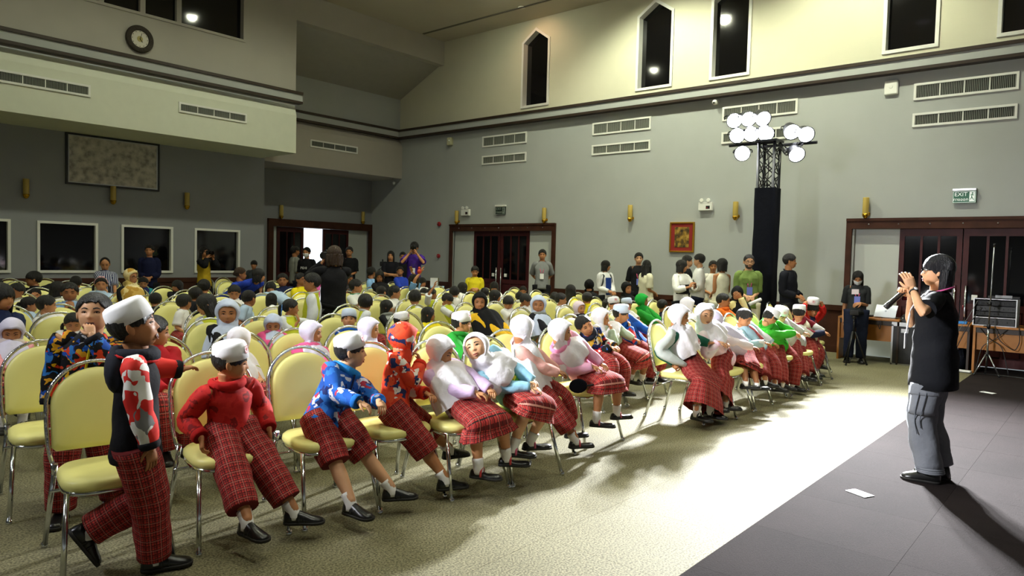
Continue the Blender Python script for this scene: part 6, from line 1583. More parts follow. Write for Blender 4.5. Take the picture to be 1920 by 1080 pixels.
# prints, zips, crests on the front rows
chest_patch(lb[0], lb[1], .155, .15, .50, TOYP, 'toy_print', depth=1.30)
chest_patch(pink[0], pink[1], .13, .11, .55, FLOWP, 'flower_print', depth=1.30)
def zip_(q, z0=.05, z1=.95, m=BLACK):
    I = q[1]; mb = MB(); pts = []
    for t in np.linspace(z0, z1, 8):
        ry = (I['tr'] * 1.10 + I['off']) if t < .75 else I['tr'] * (1.05 - (t - .75) * .9) + I['off'] * .8
        pts.append(I['hip'] + I['up'] * I['Lt'] * t - I['Rc'][:, 1] * (ry + .004))
    V, F, U = tube(pts, [(.006, .004)] * 8, 6, (1, 0, 0), 2, 1); mb.add(V, F); mb.obj('zipper', m, I['wear'])
zip_(K, m=cloth('8A8088')); zip_(blue, m=cloth('142040')); zip_(M_, m=cloth('1C5A1C')); zip_(bc, m=cloth('102A60'))
# crest on the tall girl's hijab and her pale cape over one shoulder
b_, I = J
bm_ = acc('badge').copy()
M0 = Matrix(I['Rc'].tolist()).to_4x4()
c0 = I['hip'] + I['up'] * I['Lt'] * .56 - I['Rc'][:, 1] * (I['tr'] * 1.75 + .03)
mb = MB(); k = 20; th = np.arange(k) / k * 2 * np.pi
for r0, r1, mi, d in ((.001, .024, 0, .002), (.019, .024, 1, .004), (.001, .010, 1, .004)):
    f_ = lambda r: c0 - I['Rc'][:, 1] * d + I['Rc'][:, 0] * (np.cos(th) * r)[:, None] + I['Rc'][:, 2] * (np.sin(th) * r)[:, None]
    mb.add(np.concatenate([f_(r0), f_(r1)]), [(j, (j + 1) % k, k + (j + 1) % k, k + j) for j in range(k)], None, mi, False)
mb.obj('crest', [MATS['badge_white'], MATS['badge_rose']], b_)
mb = MB()
pa = [I['nb'] + I['Rc'] @ np.array((-.05, .03, -.01)), I['sho'][-1] + np.array((-.03, -.0, .005)), I['pres'][-1][0] + np.array((-.05, -.02, .02)), I['pres'][-1][0] * .5 + I['pres'][-1][1] * .5 + np.array((-.03, -.06, .0)), I['pres'][-1][1] + np.array((.04, -.10, -.02))]
V, F, U = tube(pa, [(.05, .03), (.075, .05), (.08, .055), (.075, .045), (.03, .02)], 18, (1, 0, 0), 4, 2, fold=.006); mb.add(V, F, U); mb.obj('cape', cloth('C4CCC8'), b_)

# ------------------------------------------------------------------ children on their feet
boyA, IA = person((1.32, 3.30), -24, 'boy walking past the first chair in white cap and black hooded jacket', 'child', top=(1.285, 3.30, 1.275), s=1.06, gaze=-28, pitch=-14, head='cap:white-plain', torso=cloth('16161C'), sleeves=BWRP, sl=1, hood=cloth('20222C'), cuffs=cloth('14141A'), hoodk=1.5,
    pose=('down', 'down'), feet={-1: (1.42, 3.34, .065), 1: (1.20, 3.52, .20)}, foot_dir={-1: (1, -.3, 0), 1: (.6, -.15, -1)}, legpole={1: (1, -.3, 0), -1: (1, -.3, 0)}, skin='c', voxel=.008, mouth='open', hem=-.06, armpole={1: (.2, 1, 0), -1: (-.3, .9, 0)},
    hands={1: dict(w=(1.62, 3.52, .90), d=(.9, .3, .1), n=(0, 0, -1)), -1: dict(w=(1.33, 3.16, .60), d=(.1, -.1, -1), n=(-.2, 1, 0))})
mb = MB(); nx = IA['Rc'] @ np.array((-1., 0, 0)); c_ = IA['nb'] + IA['Rc'] @ np.array((-.105, .02, -.03))
mb2 = MB(); V, F = ell(c_, (.012, .034, .034), IA['Rc'], 14, 9); mb2.add(V, F); mb2.obj('hood_button', mat('dark_button', '1A1614', .25), IA['wear'])
V, F, U = tube([IA['nb'] + IA['Rc'] @ np.array((math.sin(a) * .10, -math.cos(a) * .095 + .01, -.012 - .02 * math.cos(a))) for a in np.linspace(-2.9, 2.9, 21)], [.008] * 21, 6, (0, 0, 1)); mb.add(V, F); mb.obj('red_piping', cloth('D02828'), IA['wear'])
bigboy, IB = person((1.44, 4.34), -112, 'sturdy boy standing with a hand in his mouth, bright comic print jacket', 'child', top=(1.50, 4.30, 1.25), s=1.07, gaze=-122, pitch=-8, head='short', torso=BATP, sl=1, cuffs=cloth('14141A'), pose=('mouth', 'down'), feet={-1: (1.34, 4.32, .065), 1: (1.62, 4.34, .065)},
    skin='d', voxel=.008, mouth='open', width=1.22, strap='4A2A2A')
zip_((bigboy, IB), m=cloth('D8C020'))
vest, IV = person((4.70, 7.02), 138, 'boy standing among the chairs in lime vest and white sleeves', 'child', top=(4.693, 7.0, 1.268), s=1.07, gaze=148, head='short', torso=TOPS['limevest'][0], sleeves=TOPS['limevest'][1], sl=.7, collar=cloth('F0F0EE'), pose='down', skin='b', lo=True)

# ------------------------------------------------------------------ adults on their feet
def adult(x, y, z, heading, label, cat, **kw):
    kw.setdefault('gaze', heading)
    kw.setdefault('lo', False)
    return person((x, y), heading, label, cat, True, s=kw.pop('s', z / 1.65), top=(x, y - .0, z), voxel=kw.pop('voxel', .014), **kw)
JEAN = cloth('23283C'); BLK = cloth('141418'); KHAKI = cloth('B8AE90'); GRT = cloth('55585C')
adult(12.25, 9.57, 1.695, 218, 'man in grey polo shirt with lanyard, hands behind his back, by the door', 'man', head='short', torso=cloth('86888A'), sl=.45, collar=cloth('7A7C7E'), pose='back', bmat=BLK, skin='b', extras=('lanyardpink',))
wo, IO = adult(11.9, 7.69, 1.489, 248, 'woman in open white shirt over a blue top with a backpack', 'woman', head='bob', torso=cloth('E8E8EA'), sl=1, pose=('lap', 'clasp'), bmat=BLK, skin='b', extras=('backpack',), gaze=-62)
chest_patch(wo, IO, .13, .34, .42, cloth('24408E'), 'blue_top', depth=1.12)
adult(12.3, 7.2, 1.662, 215, 'smiling man in black T-shirt with name badge behind the cream blouse woman', 'man', head='short', torso=BLK, sl=.45, pose='down', bmat=BLK, skin='d', extras=('lanyardlong',))
adult(11.6, 6.62, 1.518, -30, 'woman with long wavy black hair and cream blouse, turned away', 'woman', head='longwavy', torso=cloth('E0DCC0'), sl=.42, pose='clasp', bmat=cloth('D8D4B8'), skin='b', gaze=20, width=1.1)
wb, IW = adult(11.3, 5.75, 1.533, 255, 'woman in white shirt with black yoke holding a phone', 'woman', head='bob', torso=cloth('F0F0EC'), sl=.85, collar=cloth('F4F4F0'), pose=('phone', 'phone'), bmat=BLK, skin='b', gaze=-68)
chest_patch(wb, IW, .30, .16, .46, BLK, 'black_panel', depth=1.10)
adult(12.35, 6.17, 1.628, -58, 'dark-haired man mostly hidden behind the man in white shirt', 'man', head='short', torso=BLK, sl=.45, pose='cross', bmat=BLK, skin='d')
adult(11.85, 5.72, 1.654, 118, 'tall man in white shirt and dark trousers facing the women', 'man', head='short', torso=cloth('F2F2F4'), sl=.9, collar=cloth('D8D8DC'), pose='clasp', bmat=cloth('1C2034'), skin='d', gaze=100)
adult(12.4, 5.69, 1.54, 212, 'small woman in white blouse with black panel facing the camera', 'woman', head='tied', torso=cloth('E8E4DC'), sl=.42, pose=('lap', 'clasp'), bmat=KHAKI, skin='b')
adult(11.6, 5.18, 1.577, 62, 'woman seen from behind in sleeveless cream waistcoat', 'woman', head='bob', torso=cloth('E4E0C8'), sl=0, pose='clasp', bmat=cloth('C8C4AC'), skin='b', gaze=75)
green, IG = adult(10.85, 4.39, 1.648, 212, 'bearded man in olive green shirt with lanyard and arms crossed low', 'man', head='buzz', torso=cloth('748A48'), sl=.5, collar=cloth('6A8040'), pose='clasp', bmat=cloth('D8D0B8'), skin='d', extras=('glasses', 'beard', 'lanyardlong'), width=1.08)
for k in (1, -1): chest_patch(green, IG, .09, .08, .70, cloth('6A8040'), 'chest_pocket', dx=k * .075)
adult(11.3, 3.91, 1.673, 262, 'man in black long-sleeved shirt with clasped hands in profile', 'man', head='short', torso=cloth('15161E'), sl=.9, collar=cloth('1C1E26'), pose='clasp', bmat=BLK, skin='b', gaze=-68)
mask, IM = adult(11.88, 3.07, 1.415, 196, 'woman in dark T-shirt and white mask bending over a small tripod', 'woman', head='long', torso=cloth('2A2C2E'), sl=.45, pose=('clasp', 'down'), bmat=cloth('1C2236'), skin='a', extras=('mask', 'lanyardlong'), pitch=30, s=.93, shoes='sneaker', drape=.6)
chest_patch(mask, IM, .10, .08, .70, mat('white_motif', 'D8C8D0', .7), 'shirt_motif', depth=1.1, dx=-.03)
back, IK = adult(5.14, 7.2, 1.589, 62, 'photographer in black jacket seen from behind amid the audience', 'woman', head='messy', torso=cloth('1A1A1E'), sl=1, pose='camera', bmat=GRT, skin='a', gaze=85, hairmat=HAIRB, width=1.12)
m = MB(); I = IK; V, F, U = tube([I['hip'] + I['up'] * .02 + I['Rc'] @ np.array((math.sin(a) * (I['tr'] * 1.45 + .02), -math.cos(a) * (I['tr'] * 1.2 + .02), .03 * math.sin(a))) for a in np.linspace(0, 2 * math.pi, 25)], [(.022, .012)] * 25, 8, (0, 0, 1)); m.add(V, F); m.obj('waist_strap', BLK, back)
tee, IT = adult(8.93, 13.5, 1.611, 212, 'woman in black lettered T-shirt and white mask at the open door', 'woman', head='tied', torso=BLK, sl=.45, pose='down', bmat=BLK, skin='a', extras=('mask',))
lettering('PEHI', .075, PAPER, IT['wear'], Matrix.Translation(Vector(IT['hip'] + IT['up'] * IT['Lt'] * .60 - IT['Rc'][:, 1] * (IT['tr'] * 1.15 + .03))) @ Matrix(((1, 0, 0), (0, 0, -1), (0, 1, 0))).to_4x4())
adult(8.99, 14.0, 1.643, -10, 'man in pale grey shirt in the shadow of the open door', 'man', head='short', torso=cloth('8E9088'), sl=.5, pose='clasp', bmat=JEAN, skin='c')
adult(10.14, 13.6, 1.655, 225, 'man in black T-shirt with yellow print holding equipment by the door', 'man', head='short', torso=BLK, sl=.45, pose='clasp', bmat=BLK, skin='b')
adult(5.83, 14.0, 1.57, 238, 'man in navy shirt standing before a dark window', 'man', head='short', torso=cloth('161A3A'), sl=.9, pose='clasp', bmat=BLK, skin='b')
fw_, IF = adult(6.90, 14.0, 1.56, -60, 'woman in yellow vest filming with a small camera by the window', 'woman', head='long', torso=cloth('C8A82A'), sleeves=cloth('18181C'), sl=.9, pose=('camera', 'camera'), bmat=BLK, skin='b', gaze=-80)
adult(8.12, 14.25, 1.294, 225, 'dark-haired youth peeking out beside the alcove corner', 'man', head='bowl', torso=cloth('3A3E44'), sl=.6, pose='down', bmat=BLK, skin='b', s=.80)
yl, IY = adult(10.16, 9.60, 1.31, 226, 'woman in yellow polo bending forward over the chairs', 'woman', head='tied', torso=cloth('D8C624'), sl=.45, collar=cloth('C8B41C'), pose='clasp', bmat=BLK, skin='b', pitch=16, s=.90)
pu, IP = adult(10.3, 11.54, 1.783, 222, 'photographer in purple polo raising a camera to his eye', 'man', head='bowl', torso=cloth('4A2A94'), sleeves=cloth('4A2A94'), sl=.42, collar=cloth('3E2282'), pose=('camera', 'camera'), bmat=cloth('8A7A5A'), skin='a', extras=('lanyard',), s=1.05)
adult(10.5, 12.55, 1.579, 224, 'long-haired woman in black polo with folded arms by the tripod', 'woman', head='long', torso=cloth('16161E'), sl=.45, pose='cross', bmat=BLK, skin='a')
adult(11.2, 12.95, 1.565, 225, 'man in black partly hidden behind the purple polo photographer', 'man', head='short', torso=BLK, sl=.45, pose='down', bmat=BLK, skin='b')
adult(13.3, 19.3, 1.25, 235, 'person in pink outside the open door in daylight', 'woman', head='bob', torso=cloth('D86A90'), sl=.5, pose='down', bmat=cloth('B04A70'), skin='b', s=.80)

# the speaker
GREYC = mat('grey_cargo_cloth', '74777F', .8, spec=.25, bump=.35, bscale=18, var=.05)
TEE = mat('black_cotton', '17181D', .9, spec=.2, bump=.35, bscale=14, var=.08)
spk, IS = person((5.745, .96), 97, 'speaker in black T-shirt and grey cargo trousers talking into a microphone', 'woman', True, top=(5.735, .965, 1.598), s=.965, gaze=101, pitch=-2, head='speaker', torso=TEE, sl=.38, hemk=1.40, legw=.95, bottom='trousers', bmat=GREYC, skin='d', voxel=.009, hem=-.17, fold=.010, width=1.20,
    feet={1: (5.665, .935, .075), -1: (5.83, .90, .075)}, foot_dir={1: (-.12, 1, 0), -1: (.25, 1, 0)}, shoes='sneaker', socks=False, hairmat=HAIRBL, extras=('glasses',), mouth=None,
    hands={1: dict(w=(5.47, 1.065, 1.355), d=(.0, .42, 1), n=(.9, .5, 0), curl=.42, pole=(-.7, -.8, -1.0)), -1: dict(w=(5.70, 1.120, 1.285), d=(-.35, .35, .75), n=(-.75, .9, -.1), curl=1.25, grip=True, pole=(.5, .2, -1))})
I = IS
# flap pocket, tie cords and hem gathers on the outer leg
def leg_point(k, t, ang, off_): 
    hj = I['hip'] + np.array((k * PA['hipw'] * I['s'], -.01, 0)); kn, an, _ = I['legs'][k]
    p = hj * (1 - t * 2) + kn * t * 2 if t < .5 else kn * (2 - 2 * t) + an * (2 * t - 1)
    r = PA['rl'] * I['s'] * np.interp(t, [0, .25, .5, 1.], [1.45, 1.36, 1.18, 1.06]) + I['off'] + off_
    return p + np.array((math.cos(ang) * k * r, math.sin(ang) * r, 0))
def leg_patch(name, t0, t1, a0, a1, o0, th):
    V = []; n_ = 7
    for lay in (th, -.004):
        for i in range(n_):
            for j in range(n_):
                edge = min(i, j, n_ - 1 - i, n_ - 1 - j) == 0
                V.append(leg_point(1, t0 + (t1 - t0) * i / (n_ - 1), a0 + (a1 - a0) * j / (n_ - 1), o0 + (lay if not edge else lay * .6)))
    F = []
    for l in (0, 1): F += [(l * 49 + i * 7 + j, l * 49 + i * 7 + j + 1, l * 49 + (i + 1) * 7 + j + 1, l * 49 + (i + 1) * 7 + j) for i in range(6) for j in range(6)]
    ring = [(0, j) for j in range(7)] + [(i, 6) for i in range(1, 7)] + [(6, j) for j in range(5, -1, -1)] + [(i, 0) for i in range(5, 0, -1)]
    for (a, b), (c, d) in zip(ring, ring[1:] + ring[:1]): F.append((a * 7 + b, c * 7 + d, 49 + c * 7 + d, 49 + a * 7 + b))
    return MB().add(V, F).obj(name, GREYC, trs)
trs = [c for c in spk.children if c.name.startswith('trousers')][0]
leg_patch('cargo_pocket', .20, .44, -.75, .85, .004, .026); leg_patch('pocket_flap', .17, .27, -.82, .92, .016, .022)
m = MB()
for a, l in ((-.25, .62), (.05, .56)): pipe(m, [leg_point(1, t, a + .03 * math.sin(t * 9), .038 if t < .45 else .012) for t in np.linspace(.24, l, 8)],     .0032, 6, sub=2, relax=1)
m.obj('tie_cord', cloth('5E626C'), trs)
m = MB()
for t in (.955, .975, .99): pipe(m, [leg_point(1, t, a, -.004) for a in np.linspace(-math.pi, math.pi, 21)], .010, 6)
m.obj('hem_gather', GREYC, trs)
# watch on the raised arm
el, wr, hd = I['pres'][1][:3]; u_ = unit(wr - el); c_ = wr - u_ * .030; rr_ = PA['ra'] * I['s'] * .64
m = MB(); x_ = unit(np.cross(u_, (0, 0, 1))); y_ = np.cross(u_, x_)
pipe(m, [c_ + x_ * rr_ * math.cos(a) + y_ * rr_ * math.sin(a) for a in np.linspace(0, 2 * math.pi, 21)], .007, 6)
wa = m.obj('watch', BLACK, spk)
out_ = unit(np.array((.85, .5, .0)) - u_ * np.dot(u_, (.85, .5, 0))); 
dl = Matrix.Rotation(0, 3, 'Z')
zax = out_; xax = unit(np.cross(u_, zax)); fr = np.stack([xax, u_, zax], 1)
m = MB(); V, F = ell(c_ + zax * (rr_ + .004), (.018, .018, .006), fr, 18, 7); m.add(V, F); m.obj('watch_case', BLACK, wa)
m = MB(); V, F = ell(c_ + zax * (rr_ + .008), (.014, .014, .0035), fr, 18, 7); m.add(V, F); m.obj('watch_dial', mat('watch_dial', 'E8E8EC', .3), wa)
# pink lanyard round the neck, red print on the back of the shirt
m = MB(); pipe(m, [I['nb'] + I['Rc'] @ np.array((math.sin(a) * .088, -math.cos(a) * .085 + .012, .012 - .028 * math.cos(a))) for a in np.linspace(-math.pi, math.pi, 25)], .006, 6); la = m.obj('lanyard', cloth('D8609C'), spk)
m = MB()
for k in (-1, 1): pipe(m, [I['nb'] + I['Rc'] @ np.array((k * .05, -.08, -.015)), I['hip'] + I['up'] * I['Lt'] * .75 + I['Rc'] @ np.array((k * .03, -I['tr'] * 1.2 - .02, 0)), I['hip'] + I['up'] * I['Lt'] * .36 + I['Rc'] @ np.array((k * .008, -I['tr'] * 1.3 - .03, 0))], .005, 6, sub=4, relax=1)
m.obj('lanyard_cord', cloth('E6E6EA'), la)
c_ = I['hip'] + I['up'] * I['Lt'] * .28 + I['Rc'] @ np.array((0, -I['tr'] * 1.3 - .035, 0)); m = MB(); V = [c_ + I['Rc'] @ np.array((a * .04, d, b * .055)) for d in (-.003, .003) for b in (-1, 1) for a in (-1, 1)]
m.add(V, [(0, 1, 3, 2), (4, 6, 7, 5), (0, 4, 5, 1), (2, 3, 7, 6), (0, 2, 6, 4), (1, 5, 7, 3)], None, 0, False); m.obj('name_badge', PAPER, la)
Mt = Matrix(((-1, 0, 0), (0, 0, 1), (0, 1, 0))).to_4x4(); Mt.translation = Vector(I['hip'] + I['up'] * I['Lt'] * .80 + I['Rc'] @ np.array((.035, I['tr'] * 1.02 + .035, 0)))
lettering('STAFF', .042, mat('red_ink', 'B01824', .7), IS['wear'], Mt)
# microphone in the other hand
el, wr, hd, nrm, cu, gp = I['pres'][-1]
hc_ = np.array(spk.matrix_basis.to_3x3() @ Vector(wr)) + np.array((5.745, .96, 0)) + np.array((-.025, .045, .035))
ax = unit(np.array((-.30, .62, -.72)))
mic = empty('microphone', tuple(hc_ - ax * .02), 0, 'black handheld microphone in the hand of the speaker', 'microphone')
mic.rotation_mode = 'QUATERNION'; mic.rotation_quaternion = Vector(ax).to_track_quat('Z', 'Y')
m = MB(); lathe(m, [(.012, -.03), (.016, -.02), (.018, .06), (.019, .13), (.022, .145), (.020, .15)], n=18); m.obj('handle', mat('mic_black', '101012', .3), mic)
m = MB(); lathe(m, [(.019, .15), (.021, .152), (.021, .172), (.017, .178)], n=18); m.obj('end_cap', mat('mic_grey', '2A2A2E', .35), mic)
m = MB(); V, F = ell((0, 0, -.05), (.025, .025, .028), None, 16, 10); m.add(V, F); m.obj('grille', mat('mic_mesh', '3A3A3E', .4, .8, bump=.8, bscale=300), mic)
# ------------------------------------------------------------------ empty chairs
def chair_label(x, y, row):
    best = sorted(PLACED, key=lambda p: (p[0] - x) ** 2 + (p[1] - y) ** 2)
    for p in best[:14]:
        dx, dy = p[0] - x, p[1] - y
        rel = ('in front of' if dy > 0 else 'behind') if abs(dy) > abs(dx) else ('beside')
        lab = 'empty cream chair %s the %s' % (rel, short(p[2], 9))
        if lab not in USED: USED.add(lab); return lab
USED = set()
for x, r in EMPTY:
    tn = row_turn(r, x); yb = row_back(r, x)
    cx, cy = x + .32 * math.sin(tn), yb - .32 * math.cos(tn)
    chair(cx, cy, tn, chair_label(cx, cy, r))
chair(1.40 + .32 * math.sin(R(-10)), 4.0 - .32 * math.cos(R(-10)), R(-10), 'empty cream chair nearest the camera, beside the walking boy')
chair(5.92, 14.22, R(20), 'cream chair pushed against the back wall between two dark windows')
chair(6.95, 14.45, R(-65), 'cream chair turned sideways beside the filming woman')
chair(7.62, 14.25, R(8), 'cream chair by the back wall under the last dark window')
chair(10.9, 3.75, R(10), 'empty cream chair behind the red jacket boy near the desk')

# ------------------------------------------------------------------ small things of the hall
# caps and toys held in hands
I = P[1]; bP = P[0]
M = bP.matrix_basis @ (I['MH'] @ Matrix.Translation((0, .03, .36)) @ Matrix.Rotation(R(-6), 4, 'X'))
cp = link('cap', cap_mesh('F0F0F4'), None, M); tag(cp, 'white cap lifted in both hands above the red jacket boy', 'cap'); link('badge', acc('badge'), cp)
def hand_point(q, k, f=.0):
    b, I = q; el, wr, hd = I['pres'][k][:3]
    return np.array(b.matrix_basis @ Vector(wr + unit(hd) * f))
def camera(q, label, big=True):
    b, I = q
    c = I['hc'] + I['Rh'] @ np.array((0, -.78, .03)) * I['hh']
    r = empty('camera', tuple(b.matrix_basis @ Vector(c)), 0, label, 'camera'); r.rotation_mode = 'QUATERNION'; r.rotation_quaternion = (b.matrix_basis.to_3x3() @ Matrix(I['Rh'].tolist())).to_quaternion()
    m = MB(); m.box(-.065, .065, -.03, .03, -.045, .04); m.box(-.022, .022, -.025, .025, .04, .065); bevel(m.obj('body', BLACK, r), .008)
    m = MB(); lathe(m, [(.036, -.03), (.036, -.06), (.04, -.065), (.04, -.10), (.034, -.102)], n=18, axis=1); m.obj('lens', mat('lens_black', '0C0C0E', .2), r)
    m = MB(); lathe(m, [(.030, -.1015), (.030, -.104)], n=18, axis=1); m.obj('front_glass', BLACKG, r)
camera((pu, IP), 'black camera held to the eye of the purple polo photographer')
camera((fw_, IF), 'small camera held up by the woman in yellow vest')
camera((back, IK), 'camera held by the photographer in black jacket')
pt = hand_point((wb, IW), 1, .06)
r = empty('phone', tuple(pt), R(20), 'dark phone in the hand of the woman with black yoke', 'phone'); r.rotation_euler = (R(-25), R(10), R(30))
m = MB(); m.box(-.036, .036, -.005, .005, -.075, .075); bevel(m.obj('body', BLACK, r), .006); m = MB(); m.box(-.033, .033, -.0056, -.005, -.07, .07); m.obj('screen', BLACKG, r)
pt = hand_point((green, IG), -1, .10)
r = empty('paper_roll', tuple(pt + np.array((-.03, -.05, -.05))), 0, 'rolled white paper held by the bearded man', 'paper'); r.rotation_euler = (R(70), 0, R(60))
m = MB(); lathe(m, [(.025, -.11), (.027, -.11), (.027, .11), (.025, .11)], n=16); m.obj('rolled_sheet', PAPER, r)
kid = [o for o in COL.objects if o.get('label', '').startswith('child with both arms raised')][0]
m = MB(); pos = kid.matrix_basis.translation
r = empty('toy_block', (8.70, 9.60, 1.20), 0, 'small red toy between the raised hands of a child', 'toy')
V, F = ell((0, 0, 0), (.045, .03, .05)); m.add(V, F); m.obj('toy_body', mat('toy_red', 'D0442C', .4), r); m = MB(); V, F = ell((0, -.0, .06), (.028, .024, .03)); m.add(V, F); m.obj('toy_head', MATS['toy_red'], r)

# white cards on the dark carpet
for nm, x, y, a in (('white card lying flat on the dark carpet near the front edge', 5.04, 1.23, -25), ('second white card farther along the dark carpet', 10.32, 1.14, -20)):
    r = empty('paper_card', (x, y, .004), R(a), nm, 'card'); m = MB(); m.box(-.045, .045, -.075, .075, 0, .003); m.obj('sheet', PAPER, r); m = MB(); m.box(-.012, .012, .045, .06, .003, .004); m.obj('punched_slot', mat('slot_grey', '5A5254', .9), r)  # the punched slot is a plain grey bar laid on the sheet

# desks along the right wall
DARKW = mat('dark_desk_edge', '2C1C12', .5)
def desk(label, y0, y1, x0=12.15, x1=12.80, z=.69, ap=.34):
    r = empty('desk', (x0, (y0 + y1) / 2, 0), 0, label, 'desk', None); c = (y0 + y1) / 2; L = (y1 - y0) / 2; D = x1 - x0
    m = MB(); m.box(-.01, D, -L, L, z - .028, z); bevel(m.obj('desk_top', DESKW, r), .004)
    m = MB(); m.box(.02, D - .02, -L + .02, L - .02, z - .10, z - .028); m.obj('under_rail', DARKW, r)
    m = MB(); m.box(.05, .068, -L + .03, L - .03, ap, z - .10); m.obj('modesty_panel', DESKW, r)
    for s in (-1, 1):
        m = MB(); m.box(.0, D, s * (L - .015) - .015, s * (L - .015) + .015, 0.0, z - .028); m.obj('side_panel', DESKW if s > 0 else DARKW, r)
desk('orange veneered desk with laptop beside the masked woman', 2.52, 3.41)
desk('short orange desk partly hidden behind the speaker', 1.60, 2.28)
desk('orange desk carrying the open equipment rack', .20, 1.56)
# laptop
r = empty('laptop', (12.45, 2.76, .692), R(-90 - 8), 'pale silver laptop with open lid on the desk', 'laptop')
m = MB(); m.box(-.16, .16, -.11, .11, 0, .014); bevel(m.obj('base', STEEL, r), .004)
M = Matrix.Translation((0, -.11, .014)) @ Matrix.Rotation(R(-28), 4, 'X')
m = MB(); m.box(-.16, .16, -.008, 0, 0, .21); ld = m.obj('lid', mat('laptop_silver', 'C6CAD6', .35, .4), r); ld.matrix_basis = M
m = MB(); lathe(m, [(.016, -.0085), (.016, -.0095)], (0, 0, .105), 16, axis=1); m.obj('lid_emblem', mat('emblem_grey', '9AA0AE', .4), ld)
r = empty('paper_stack', (12.36, 3.25, .692), R(12), 'stack of white papers at the end of the desk', 'paper')
for k in range(4): m = MB(); m.box(-.10, .10, -.14, .14, k * .005, k * .005 + .004); o = m.obj('sheet', PAPER, r); o.rotation_euler = (0, 0, .05 * (k - 1.5))
r = empty('desk_device', (12.45, 3.02, .692), R(0), 'small black device with cable hanging from the desk edge', 'device'); m = MB(); m.box(-.06, .06, -.05, .05, 0, .03); bevel(m.obj('body', BLACK, r), .005); m = MB(); pipe(m, [(-.06, -.2, .015), (-.25, -.24, .0), (-.33, -.25, -.05), (-.33, -.24, -.18), (-.32, -.21, -.10)], .006, 6, sub=5, relax=3); m.obj('cable', BLACK, r)
# flight case with a mixer
r = empty('flight_case', (12.15, 2.44, 0), 0, 'black flight case with aluminium edges standing on the floor', 'case')
m = MB(); m.box(.01, .50, -.17, .17, .02, .60); m.obj('panel', mat('case_black', '17171A', .5, bump=.15, bscale=80), r)
m = MB()
for y in (-.185, .160):
    for x in (0, .485): m.box(x, x + .025, y, y + .025, 0.0, .615)
m.obj('edge_post', STEEL, r)
for z in (0.0, .595):
    m = MB(); m.box(0, .51, -.185, -.16, z, z + .022); m.box(0, .51, .16, .185, z, z + .022); m.box(0, .025, -.16, .16, z, z + .022); m.box(.485, .51, -.16, .16, z, z + .022); m.obj('edge_rail', STEEL, r)
m = MB(); m.box(0, .51, -.185, .185, .617, .655); m.obj('lid', STEEL, r)
m = MB(); m.box(-.012, 0, -.05, .05, .50, .56); m.obj('latch', STEEL, r)
r = empty('audio_mixer', (12.40, 2.42, .655), 0, 'small black audio mixer on top of the flight case', 'mixer')
m = MB(); m.prism([(-.14, 0), (-.14, .04), (.14, .11), (.14, 0)], 1, -.13, .13); bevel(m.obj('housing', BLACK, r), .006)
for i in range(5):
    for j in range(3):
        m = MB(); lathe(m, [(.008, 0), (.007, .014)], (-.09 + j * .08, -.09 + i * .045, .052 + j * .02), 8); m.obj('knob', PLASTW if j == 0 else MATS['mic_grey'], r)
r = empty('blue_folder', (12.30, 1.78, .692), R(4), 'bright blue folder lying on the short desk', 'folder'); m = MB(); m.box(-.10, .10, -.12, .12, 0, .03); bevel(m.obj('cover', mat('bright_blue', '2A86D8', .5), r), .004); m = MB(); m.box(-.095, .098, -.115, .115, .004, .026); m.obj('pages', PAPER, r)
r = empty('black_bag', (12.42, 1.72, .0), R(0), 'dark equipment bag under the short desk', 'bag'); m = MB(); V, F = ell((0, 0, .16), (.22, .10, .16), None, 18, 10); m.add(V, F); m.obj('bag_body', BLACKC, r); m = MB(); pipe(m, [(-.2, -.05, .2), (-.15, -.02, .36), (.1, .02, .34), (.18, .03, .2)], .010, 6, sub=4, relax=2); m.obj('bag_strap', BLACKC, r)
r = empty('power_strip', (12.1, 1.66, .004), R(70), 'white power strip on the floor below the desk', 'power strip'); m = MB(); m.box(-.12, .12, -.025, .025, 0, .035); bevel(m.obj('body', PLASTW, r), .006); m = MB(); m.box(-.09, .09, -.012, .012, .035, .037); m.obj('sockets', BLACK, r)
# open rack
r = empty('equipment_rack', (12.20, 1.32, .692), 0, 'open black equipment rack with aluminium edges on the desk', 'rack')
m = MB(); m.box(.38, .40, -.26, .26, 0, .39); m.box(0, .40, -.26, -.245, 0, .39); m.box(0, .40, .245, .26, 0, .39); m.box(0, .4, -.245, .245, 0, .012); m.box(0, .4, -.245, .245, .378, .39); m.obj('case_shell', BLACK, r)
m = MB()
for y in (-.262, .248): m.box(-.012, .012, y, y + .014, 0, .392)
for z in (0, .380, .115): m.box(-.012, .012, -.248, .248, z, z + .010)
m.obj('edge_rail', STEEL, r)
for k, (z, h) in enumerate(((.014, .09), (.14, .06), (.21, .07), (.29, .07))):
    m = MB(); m.box(.03 + .02 * k, .30, -.235, .235, z, z + h); u = m.obj('rack_unit', mat('rack_black', '1A1A1C', .6) if k % 2 else BLACK, r)
    m = MB()
    for j in range(8): lathe(m, [(.010, 0), (.009, -.014)], (.03 + .02 * k, -.2 + j * .055, z + h / 2), 8, axis=0)
    m.obj('knobs', BLACK, u)
r = empty('receiver', (12.38, 1.24, 1.084), R(5), 'small receiver with silver trim lying on the rack', 'receiver'); m = MB(); m.box(-.09, .09, -.19, .19, 0, .035); bevel(m.obj('body', MATS['mic_grey'], r), .005); m = MB(); m.box(-.096, -.088, -.10, .10, .01, .05); m.obj('front_trim', STEEL, r)
